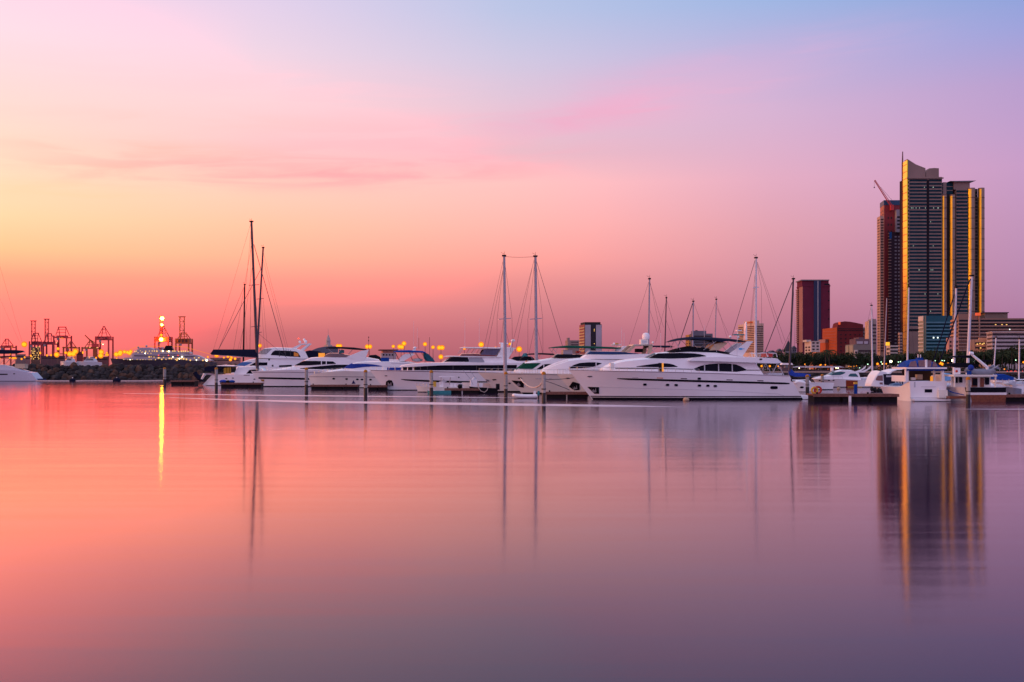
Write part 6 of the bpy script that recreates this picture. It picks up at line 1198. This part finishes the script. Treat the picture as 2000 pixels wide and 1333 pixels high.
for a in ((47, 673, 'tall lamp at far left above the yacht stern', 2.6), (110.5, 693, 'bright lamp below the broad red crane', 2.4), (139, 691.6, 'double lamp right of the broad red crane', 2.5, ((-3, 0), (4, 0), (8, -5))), (196.5, 691, 'double-height lamp under the peaked crane', 2.4, ((0, 4), (1, -3))), (230, 691.8, 'cluster lamp at the cruise ship\'s bow', 2.3, ((-3, .6), (4, -.6), (5, -3))),
          (249, 688.6, 'row of lamps before the cruise ship\'s bridge', 1.7, ((-6, -1), (0, 0), (4, 2), (6, -1.6))), (20, 699, 'low lamp left of the little cabins', 1.3), (28, 699.4, 'pair of low lamps behind the yacht stern', 1.3, ((-2, 0), (2, 0))), (42, 701.6, 'dimmest low lamp by the grey shed', .9), (113, 681.6, 'small lamp inside the broad red crane\'s legs', 1.4), (128, 689.4, 'small lamp beside the double lamp', 1.2), (143.6, 701, 'low lamp over the boulders', 1.1), (208.5, 691.6, 'triangle of small lamps right of the peaked crane', .9, ((0, -2), (-1.4, 2), (1.4, 2))), (447, 697, 'lamp cluster behind the navy boom cover', 1.2, ((-2, 0), (3, -2), (5, 2), (12, 4)))):
    lamp(a[0], a[1], 1210, 2.4, a[3], 'orange ' + a[2], heads=a[4] if len(a) > 4 else ((0, 0),), group='orange lamps of the port')
for a in ((1740, 706.4, 'white', 'bright lamp under the tall tower, left of the blue canvas top', .62, WHITEL), (1861.4, 704.6, 'white', 'brightest lamp beside the mast, right of the blue canvas top', .72, WHITEL), (1714, 711.2, 'orange', 'lamp below the peach tower', .42, SODIUM), (1695, 711.8, 'green', 'lamp left of the orange one below the peach tower', .26, GREENL),
          (1722, 707.4, 'pale', 'lamp with two heads left of the bright white one', .24, GREENL, ((-1, 0), (1, 4))), (1757, 707, 'pale', 'twin lamp right of the bright white one', .24, GREENL, ((-2.4, .6), (1.6, -.2))), (1838.6, 710.6, 'orange', 'lamp at the right end of the blue canvas top', .5, SODIUM, ((-2, -1), (2, 1))), (1852, 710.8, 'yellow', 'lamp left of the brightest white one', .36, SODIUM), (1826.6, 705, 'pale', 'lamp above the blue canvas top', .2, GREENL), (1842, 704.6, 'pale', 'twin lamp above the orange ones', .24, GREENL, ((-2, 0), (2.4, .4))), (1869, 713, 'orange', 'cluster right of the brightest white lamp', .3, SODIUM, ((-2, 0), (2, -2), (3, 2))),
          (1904, 704.2, 'pale', 'twin lamp above the dark flybridge canopy', .22, GREENL, ((-2, .6), (2.6, -1))), (1925, 706, 'pale', 'single lamp right of the flybridge canopy', .18, GREENL), (1984, 703.8, 'greenish', 'lamp before the white office block', .26, GREENL), (1999, 708, 'orange', 'lamp cut by the right edge', .34, SODIUM), (1731, 711, 'orange', 'small lamp pair left of the bright white lamp', .26, SODIUM, ((-7, 0), (0, 0))),
          (1572, 711.8, 'orange', 'small lamp below the maroon tower', .2, SODIUM), (1603.5, 713, 'orange', 'lamp trio below the orange wing', .24, SODIUM, ((-1.6, .6), (0, 0), (8.6, 0))), (1487.5, 715.4, 'yellow', 'left lamp under the largest yacht\'s upper deck', .36, SODIUM), (1503.6, 715.6, 'yellow', 'middle lamp under the largest yacht\'s upper deck', .36, SODIUM), (1520, 715.6, 'yellow', 'right lamp under the largest yacht\'s upper deck', .26, SODIUM), (1531.6, 712, 'orange', 'small lamp at the tip of the largest yacht\'s upper deck', .2, SODIUM),
          (1561, 719.4, 'white', 'low lamp beyond the blue furled mainsail', .22, WHITEL), (1634, 719, 'white', 'low lamp pair beyond the sports yacht\'s bow', .24, WHITEL, ((-1, 0), (3, .4))), (1679, 719, 'white', 'small low lamp above the sports yacht\'s arch', .18, GREENL), (1664, 716, 'orange', 'small lamp row behind the sports yacht', .14, SODIUM, ((-6, 0), (-2, .6), (4, 0), (9, -1))), (1962, 721.4, 'orange', 'small lamp beyond the dark rear canopy', .22, SODIUM)):
    lamp(a[0], a[1], 466, 1.4, a[4], a[2] + ' ' + a[3], a[5], a[6] if len(a) > 6 else ((0, 0),), group='lamps along the far shore', halo=SODIUM2 if a[5] is SODIUM else None)
# cars waiting on the shore road, red tail lamps seen beyond the blue covers
for i, x in enumerate((1966, 1975, 1983, 1996)):
    p = at(x, 727, 474); t = thing('parked_car', (p.x, 474, 1.4), ('dark car with red tail lamps, %s of the queue beyond the blue boat covers' % ('leftmost', 'second', 'third', 'rightmost')[i]), 'car', 'cars on the shore road')
    MB().slab([(-.85, -2, .25), (.85, -2, .25), (.85, -2, .85), (-.85, -2, .85)], (0, 4, 0)).build('body', BLACK, t); MB().slab([(-.8, -1.6, .851), (.8, -1.6, .851), (.62, -1.2, 1.4), (-.62, -1.2, 1.4)], (0, 2.4, 0)).build('cabin', GLASS, t)
    for sx in (-.62, .62): MB().ball((sx, -2.02, .75), .16, 8, 5).build('tail_lamp', REDL, t)
    for sx in (-.75, .75):
        for sy in (-1.2, 1.2): MB().tube([(sx - .1, sy, .3), (sx + .1, sy, .3)], .3, n=10).build('wheel', RUBBER, t)
for i, (x, col, lb) in enumerate(((1538, WHITE, 'white canopy kiosk on the jetty beyond the blue furled mainsail'), (1600, GREYW, 'long grey low shelter on the shore beyond the sports yacht'))):
    p = at(x, 724, 450); t = thing('kiosk', ((p.x / 450) * (474 if i else 391), 474 if i else 391, 1.4 if i else 2.45), lb, 'kiosk'); w_ = 2.0 + i * 9; MB().slab([(-w_, 0, 2.3), (w_, 0, 2.3), (w_ * .8, 0, 2.9), (-w_ * .8, 0, 2.9)], (0, 3, 0)).build('roof', col, t)
    for sx in (-1, 1): MB().box(sx * w_ * .9 - .1, sx * w_ * .9 + .1, .2, .4, 0, 2.298).build('post', POLE, t)
    MB().box(-w_ * .8, w_ * .8, 1.6, 2.6, 0, 1.3).build('counter', mat('dusky_counter', (.14, .10, .11), .7), t)
# ------------------------------------------------------------------ container cranes
def crane(label, px, w, ytop, yapex, yhouse0, yhouse1, D=2000, m=CRED, boom=None, aw=None, ahw=2, legs=True, lights=(), hw=None, ybase=712):
    k = D / F; o = at(px, HY, D); o.z = 2.4; t = thing('container_crane', o, label, 'crane', 'container cranes of the port'); Z = lambda y: CH - (y - HY) * k - o.z; X = lambda dx: dx * k
    H = w / 2; r = max(.9, w * k * .03)
    for sx in (-1, 1):
        for y_ in (0, 22): MB().box(X(sx * H) - r * 1.3, X(sx * H) + r * 1.3, y_ - r, y_ + r, 0, Z(yhouse0)).build('leg', m, t)
    for y_ in (0, 22): MB().box(X(-H) + r * 1.31, X(H) - r * 1.31, y_ - r * .8, y_ + r * .8, Z(yhouse1) + .3, Z(yhouse1) + r * 2.4).build('cross_beam', m, t)
    mid = (Z(yhouse1)) * .45
    MB().box(X(-H) + r * 1.31, X(H) - r * 1.31, -r * .7, r * .7, mid, mid + r * 1.6).build('sill_beam', m, t)
    hh = (hw or w * .8) / 2; MB().box(X(-hh), X(hh), 3, 17, Z(yhouse1) + r * 2.5, Z(yhouse0)).build('machinery_house', m, t)
    for i in range(3): MB().box(X(-hh * .7 + i * hh * .55), X(-hh * .7 + i * hh * .55 + hh * .3), 2.6, 2.98, Z(yhouse1) + r * 3, Z(yhouse0) - 1.5).build('house_panel', mat('dim_crane_window', (.10, .03, .03), .5), t)
    aw_ = (aw or w * .7) / 2; mb = MB()
    for y_ in (2, 20):
        for sx in (-1, 1): mb.tube([(X(sx * aw_), y_, Z(yhouse0)), (X(sx * ahw), 9, Z(yapex))], r * .75, n=5)
    for f in (.35, .7):
        a = aw_ + (ahw - aw_) * f; z = Z(yhouse0) + (Z(yapex) - Z(yhouse0)) * f; mb.tube([(X(-a), 4, z), (X(a), 4, z)], r * .5, n=4)
    mb.tube([(X(-ahw) - r, 9, Z(yapex)), (X(ahw) + r, 9, Z(yapex))], r * 1.1, n=6); mb.build('apex_frame', m, t)
    if boom:
        bw, y0, y1 = boom; mb = MB(); n = max(4, int((y0 - y1) / (bw * .9)))
        for sx in (-1, 1):
            for y_ in (-3, 0): mb.tube([(X(sx * bw / 2), y_, Z(y0)), (X(sx * bw / 2), y_, Z(y1))], r * .55, n=4)
        for i in range(n + 1):
            z = Z(y0) + (Z(y1) - Z(y0)) * i / n; mb.tube([(X(-bw / 2), -3, z), (X(bw / 2), -3, z)], r * .42, n=4)
            if i < n:
                zn = Z(y0) + (Z(y1) - Z(y0)) * (i + 1) / n; s_ = 1 if i % 2 else -1; mb.tube([(X(-s_ * bw / 2), -3, z), (X(s_ * bw / 2), -3, zn)], r * .32, n=4)
        mb.box(X(-bw * .75), X(bw * .75), -3.6, .6, Z(y1), Z(y1) + r * 1.6); mb.build('raised_boom', m, t)
    else:
        mb = MB()
        for sx in (-1, 1): mb.tube([(X(sx * hh * .3), -26, Z(yhouse1) + r * 2), (X(sx * hh * .3), 3, Z(yhouse1) + r * 3)], r * .7, n=4)
        mb.tube([(X(-hh * .3), -26, Z(yhouse1) + r * 2), (X(hh * .3), -26, Z(yhouse1) + r * 2)], r * .7, n=4); mb.build('boom', m, t)
    MB().box(X(-1.6), X(1.6), -12, -8, Z(yhouse1) - 3.4, Z(yhouse1) + .2).build('operator_cab', CGREY, t)
    for dx, y, rr, mm in lights: MB().ball((X(dx), -6, Z(y)), rr, 10, 7).build('floodlight', mm, t)
    return t
W_ = WINL
crane('grey-red container crane with raised lattice boom, second from the left', 66, 17, 627, 651, 667, 675, m=mat('dark_crane_red', (.36, .06, .075), .6, var=.25, scale=.15), boom=(7, 668, 628), aw=12, ahw=4.5)
crane('dark container crane with T-headed raised boom, third from the left', 92, 22, 624, 652, 668, 673.6, m=mat('dark_crane_red', (.36, .06, .075), .6, var=.25, scale=.15), boom=(6.4, 669, 624.6), aw=14, ahw=4)
crane('broad red container crane with trapezoid head frame, above the bright lamp', 117.5, 25, 637, 639, 655.6, 661, m=CRED, aw=19, ahw=7, hw=17, lights=[(-2, 662.6, .7, W_), (2, 661, .7, W_), (6, 660.6, 1.0, SODIUM2), (8.6, 661.6, 1.0, SODIUM2), (-4, 670, .8, W_)])
crane('red container crane with a peaked A-frame, in the middle of the port', 199.5, 25, 638, 638, 657.4, 665, m=CRED, aw=18, ahw=1.2, hw=24, lights=[(1, 671, .7, W_), (4, 673, .6, WHITEL)])
crane('low red crane half hidden by the jib, left of the peaked crane', 173, 25, 665, 665.6, 678, 682, m=CORG, aw=16, ahw=1.5, hw=18, lights=[(-1, 679.4, 1.1, W_), (5, 679, 1.0, W_), (19, 679.6, 1.0, W_)])
crane('red container crane with floodlights burning on its head, above the cruise ship', 315.5, 26, 617, 638, 658, 668, m=CRED, boom=(5, 659, 619), aw=17, ahw=2, hw=26, lights=[(3, 622.6, 3.0, FLOOD), (2.6, 635, 1.9, FLOOD), (1.8, 655, 2.0, SODIUM), (1.4, 663.6, 2.9, FLOOD)])
crane('orange container crane with tall frame boom, right of the floodlit crane', 356, 25, 619, 650.6, 661.6, 672, m=CORG, boom=(8.6, 663, 620), aw=19, ahw=4.4, hw=24)
crane('small red crane with rounded A-frame at the far left edge', 9, 24, 662, 662.6, 675, 680, m=CRED, aw=14, ahw=2.4, hw=18, lights=[(-8, 678, 1.0, SODIUM2), (0, 678, .9, SODIUM2), (17, 678.4, 1.0, SODIUM2)])
crane('distant orange crane right of the broad red crane, low boom lit', 135, 22, 664, 668, 677.6, 681, D=2100, m=CORG, aw=10, ahw=2, hw=16, lights=[(-5, 679, .9, SODIUM2), (2, 680, .9, SODIUM2), (8, 679, .9, SODIUM2)])
k = 2000 / F; o = at(186, 690, 2000); o.z = 2.4; t = thing('harbour_crane', o, 'harbour crane with a slanting orange jib, left of the peaked crane', 'crane')
Lj = lambda x, y, d=0: at(x, y, 2000 + d) - o
mb = MB(); mb.tube([Lj(187, 676), Lj(166, 655)], 1.5, 1.0, 5); mb.tube([Lj(187, 671), Lj(172, 661)], .7, .6, 5); mb.build('jib', CORG, t); MB().box(-3, 3, -3, 3, 0, Lj(186, 672).z).build('tower', CORG, t); MB().box(-5, 5, -4, 4, Lj(186, 678).z, Lj(186, 672).z).build('cab', CRED, t)
# port buildings, lit frame, containers
for a in (('long grey shed behind the left yacht stern', 30, 31, 50, 693, 'shed_grey', (.20, .15, .16)), ('dusky shed right of the grey one', 49, 50, 59, 697, 'shed_mauve', (.24, .15, .15)), ('low dark sheds under the broad red crane', 79, 80, 127, 696, 'shed_dark', (.13, .08, .09)), ('stack of dark red containers right of the bright double lamp', 149, 150, 161.6, 688, 'container_red', (.18, .05, .06)), ('row of containers under the peaked crane', 163, 164, 212, 698, 'container_mauve', (.15, .07, .08)), ('pinkish hazy shed behind the cruise ship\'s stern', 410, 412, 470, 700, 'shed_pink', (.34, .19, .17))):
    t = Bld(a[0], a[1], a[2], a[3], a[4], 1230, bmat(a[5], a[6]), dl=20, name='port_shed', cat='shed', z0=2.4); t.bands('R', (a[4] + 3,), 1.6, .05, .95, WDARK); t.cap(a[4] - .6, a[4] - .02, .5, mat('shed_roof', (.10, .08, .09), .7), 'roof')
t = Bld('port building strung with small yellow lights, below the second crane', 59.6, 61, 78.6, 678, 1260, bmat('lit_port_building', (.22, .13, .11)), dl=16, name='port_building', z0=2.4)
t.bands('R', frange(681, 704, 6), 2, .04, .96, WDARK)
q = random.Random(2)
for i in range(34):
    u = q.uniform(.02, .95); y = q.choice((678.5, 682, 686, 690, 694, 698, 701.5)) + q.uniform(-.5, .5); MB().ball(((t.C + (t.Rr - t.C) * u).x - t.o.x, (t.C + (t.Rr - t.C) * u).y - t.o.y - .8, t.z(y)), q.uniform(.35, .6), 6, 4).build('string_light', WINL, t.root)
# ------------------------------------------------------------------ cruise ship behind the breakwater
b = Boat('cruise_ship', 'dark-hulled cruise ship with white lit decks and a black funnel, behind the breakwater', 'ship', 320, 720, 17, 3, None, D=1200)
DKB = mat('ship_hull_blue', (.035, .03, .05), .4, var=.15, scale=.1); SHW = mat('ship_white', (.36, .31, .36), .4, var=.06, scale=.1)
b.hull((215.5, 700.4), 224, (418, 708), 420, [(240, 701.4), (280, 702), (340, 702.4), (390, 704)], DKB, full=2.4, entry=1.7, tfull=.85)
for nm, tp, bt, w_ in (('lower_decks', [(238, 699), (262, 698), (340, 697), (400, 700), (412, 704)], [(238, 703), (412, 705)], 8.2), ('middle_decks', [(252, 695), (258, 690), (300, 690), (352, 690), (384, 694), (398, 700)], [(252, 699), (398, 701)], 7.8), ('upper_decks', [(258, 690), (266, 683.4), (280, 682), (330, 685.4), (368, 687), (372, 691)], [(258, 691), (372, 691)], 7.2), ('bridge_deck', [(266, 683), (272, 679.4), (292, 679), (300, 683)], [(266, 684), (300, 684)], 6.0)):
    b.loft(nm, tp, bt, w_, SHW, nose=6, nf=.6, tum=.02, crown=.2)
b.fin('funnel', [(318.6, 685), (323, 677), (324, 675.6), (336, 675.6), (334.6, 677.4), (338.4, 685)], 2.6, 5.2, BLACK, False)
b.fin('funnel_housing', [(305, 685), (308, 679.6), (317, 678.6), (318.4, 685)], 3, 6, SHW, False); b.fin('red_house_flag', [(310, 683), (310, 680), (316, 680), (316, 683)], 3.06, .05, REDP, False)
for x, y, d in ((270, 679, 4), (286, 676.6, 4.4), (304, 681.4, 4)): b.ball('radome', x, y, d, SHW)
q = random.Random(4)
def lit(n, x0, x1, y0, y1, vv, r0=.35, r1=.62):
    for i in range(n):
        x = x0 + (x1 - x0) * (i + q.uniform(.1, .9)) / n; b.ball('deck_lamp', x, q.uniform(y0, y1), q.uniform(r0, r1) * 2 * F / b.D, WINL if q.random() < .85 else WHITEL, vv)
lit(13, 300, 372, 686, 687, -7.6, .5, .8); lit(12, 262, 300, 685, 691, -7.5); lit(16, 290, 356, 697, 703, -8.9, .45, .8); lit(10, 238, 300, 702.6, 703.4, -9, .25, .4); lit(10, 345, 405, 698, 705, -8.9, .4, .9)
b.bars('festoon_cable', [((253, 684, 0), (262, 680, 0), (270, 676.6, 0), (300, 677, 0), (330, 676, 0), (360, 678, 0), (385, 685, 0), (412, 692.6, 0))], .22, SODIUM2)
for x in (309.5, 329, 347.6): b.ball('red_deck_lamp', x, 694.4, 1.6, REDL, -8.4)
MB().ball(b.T(403.4, 704.6, -9.2), .9, 10, 6).build('stern_floodlight', WHITEL, b.root)
b.win(dict(w=8.0, nose=0, tail=0, tum=0, bt=[(0, 0)], front=-1, x0=0, x1=1), [(312, 692.6), (352, 692.8)], [(312, 693.4), (352, 693.6)], WDARK, 'deck_opening', 6)
b.win(dict(w=8.3, nose=0, tail=0, tum=0, bt=[(0, 0)], front=-1, x0=0, x1=1), [(262, 694.6), (380, 696.6)], [(262, 695.8), (380, 697.8)], WDARK, 'deck_opening', 6)
# yachts lying beyond the breakwater
for px, L_, lb in ((133, 26, 'small white yacht beyond the boulders, under the bright double lamp'), (172, 40, 'blue-grey hulled white yacht beyond the boulders, under the orange jib')):
    b = Boat('motor_yacht', lb, 'yacht', px, 735, 5, 4, GRP, D=430)
    b.hull((px - L_ / 2 - 2, 706), px - L_ / 2, (px + L_ / 2, 708), px + L_ / 2 + 2, [], GREYW); h = b.loft('deckhouse', [(px - L_ / 4, 706), (px - L_ / 8, 701), (px + L_ / 4, 700), (px + L_ / 3, 706)], [(px - L_ / 4, 708), (px + L_ / 3, 709)], 1.9, GREYW)
    b.win(h, [(px - L_ / 8, 702.4), (px + L_ / 4, 702)], [(px - L_ / 8, 704.2), (px + L_ / 4, 704)], GLASS); b.loft('bimini', [(px - 3, 697.6), (px + 8, 697)], [(px - 3, 698.6), (px + 8, 698.4)], 1.4, GREYW); b.bars('bimini_pole', [((px - 2, 698), (px - 2, 702)), ((px + 7, 698), (px + 7, 702))], .05)
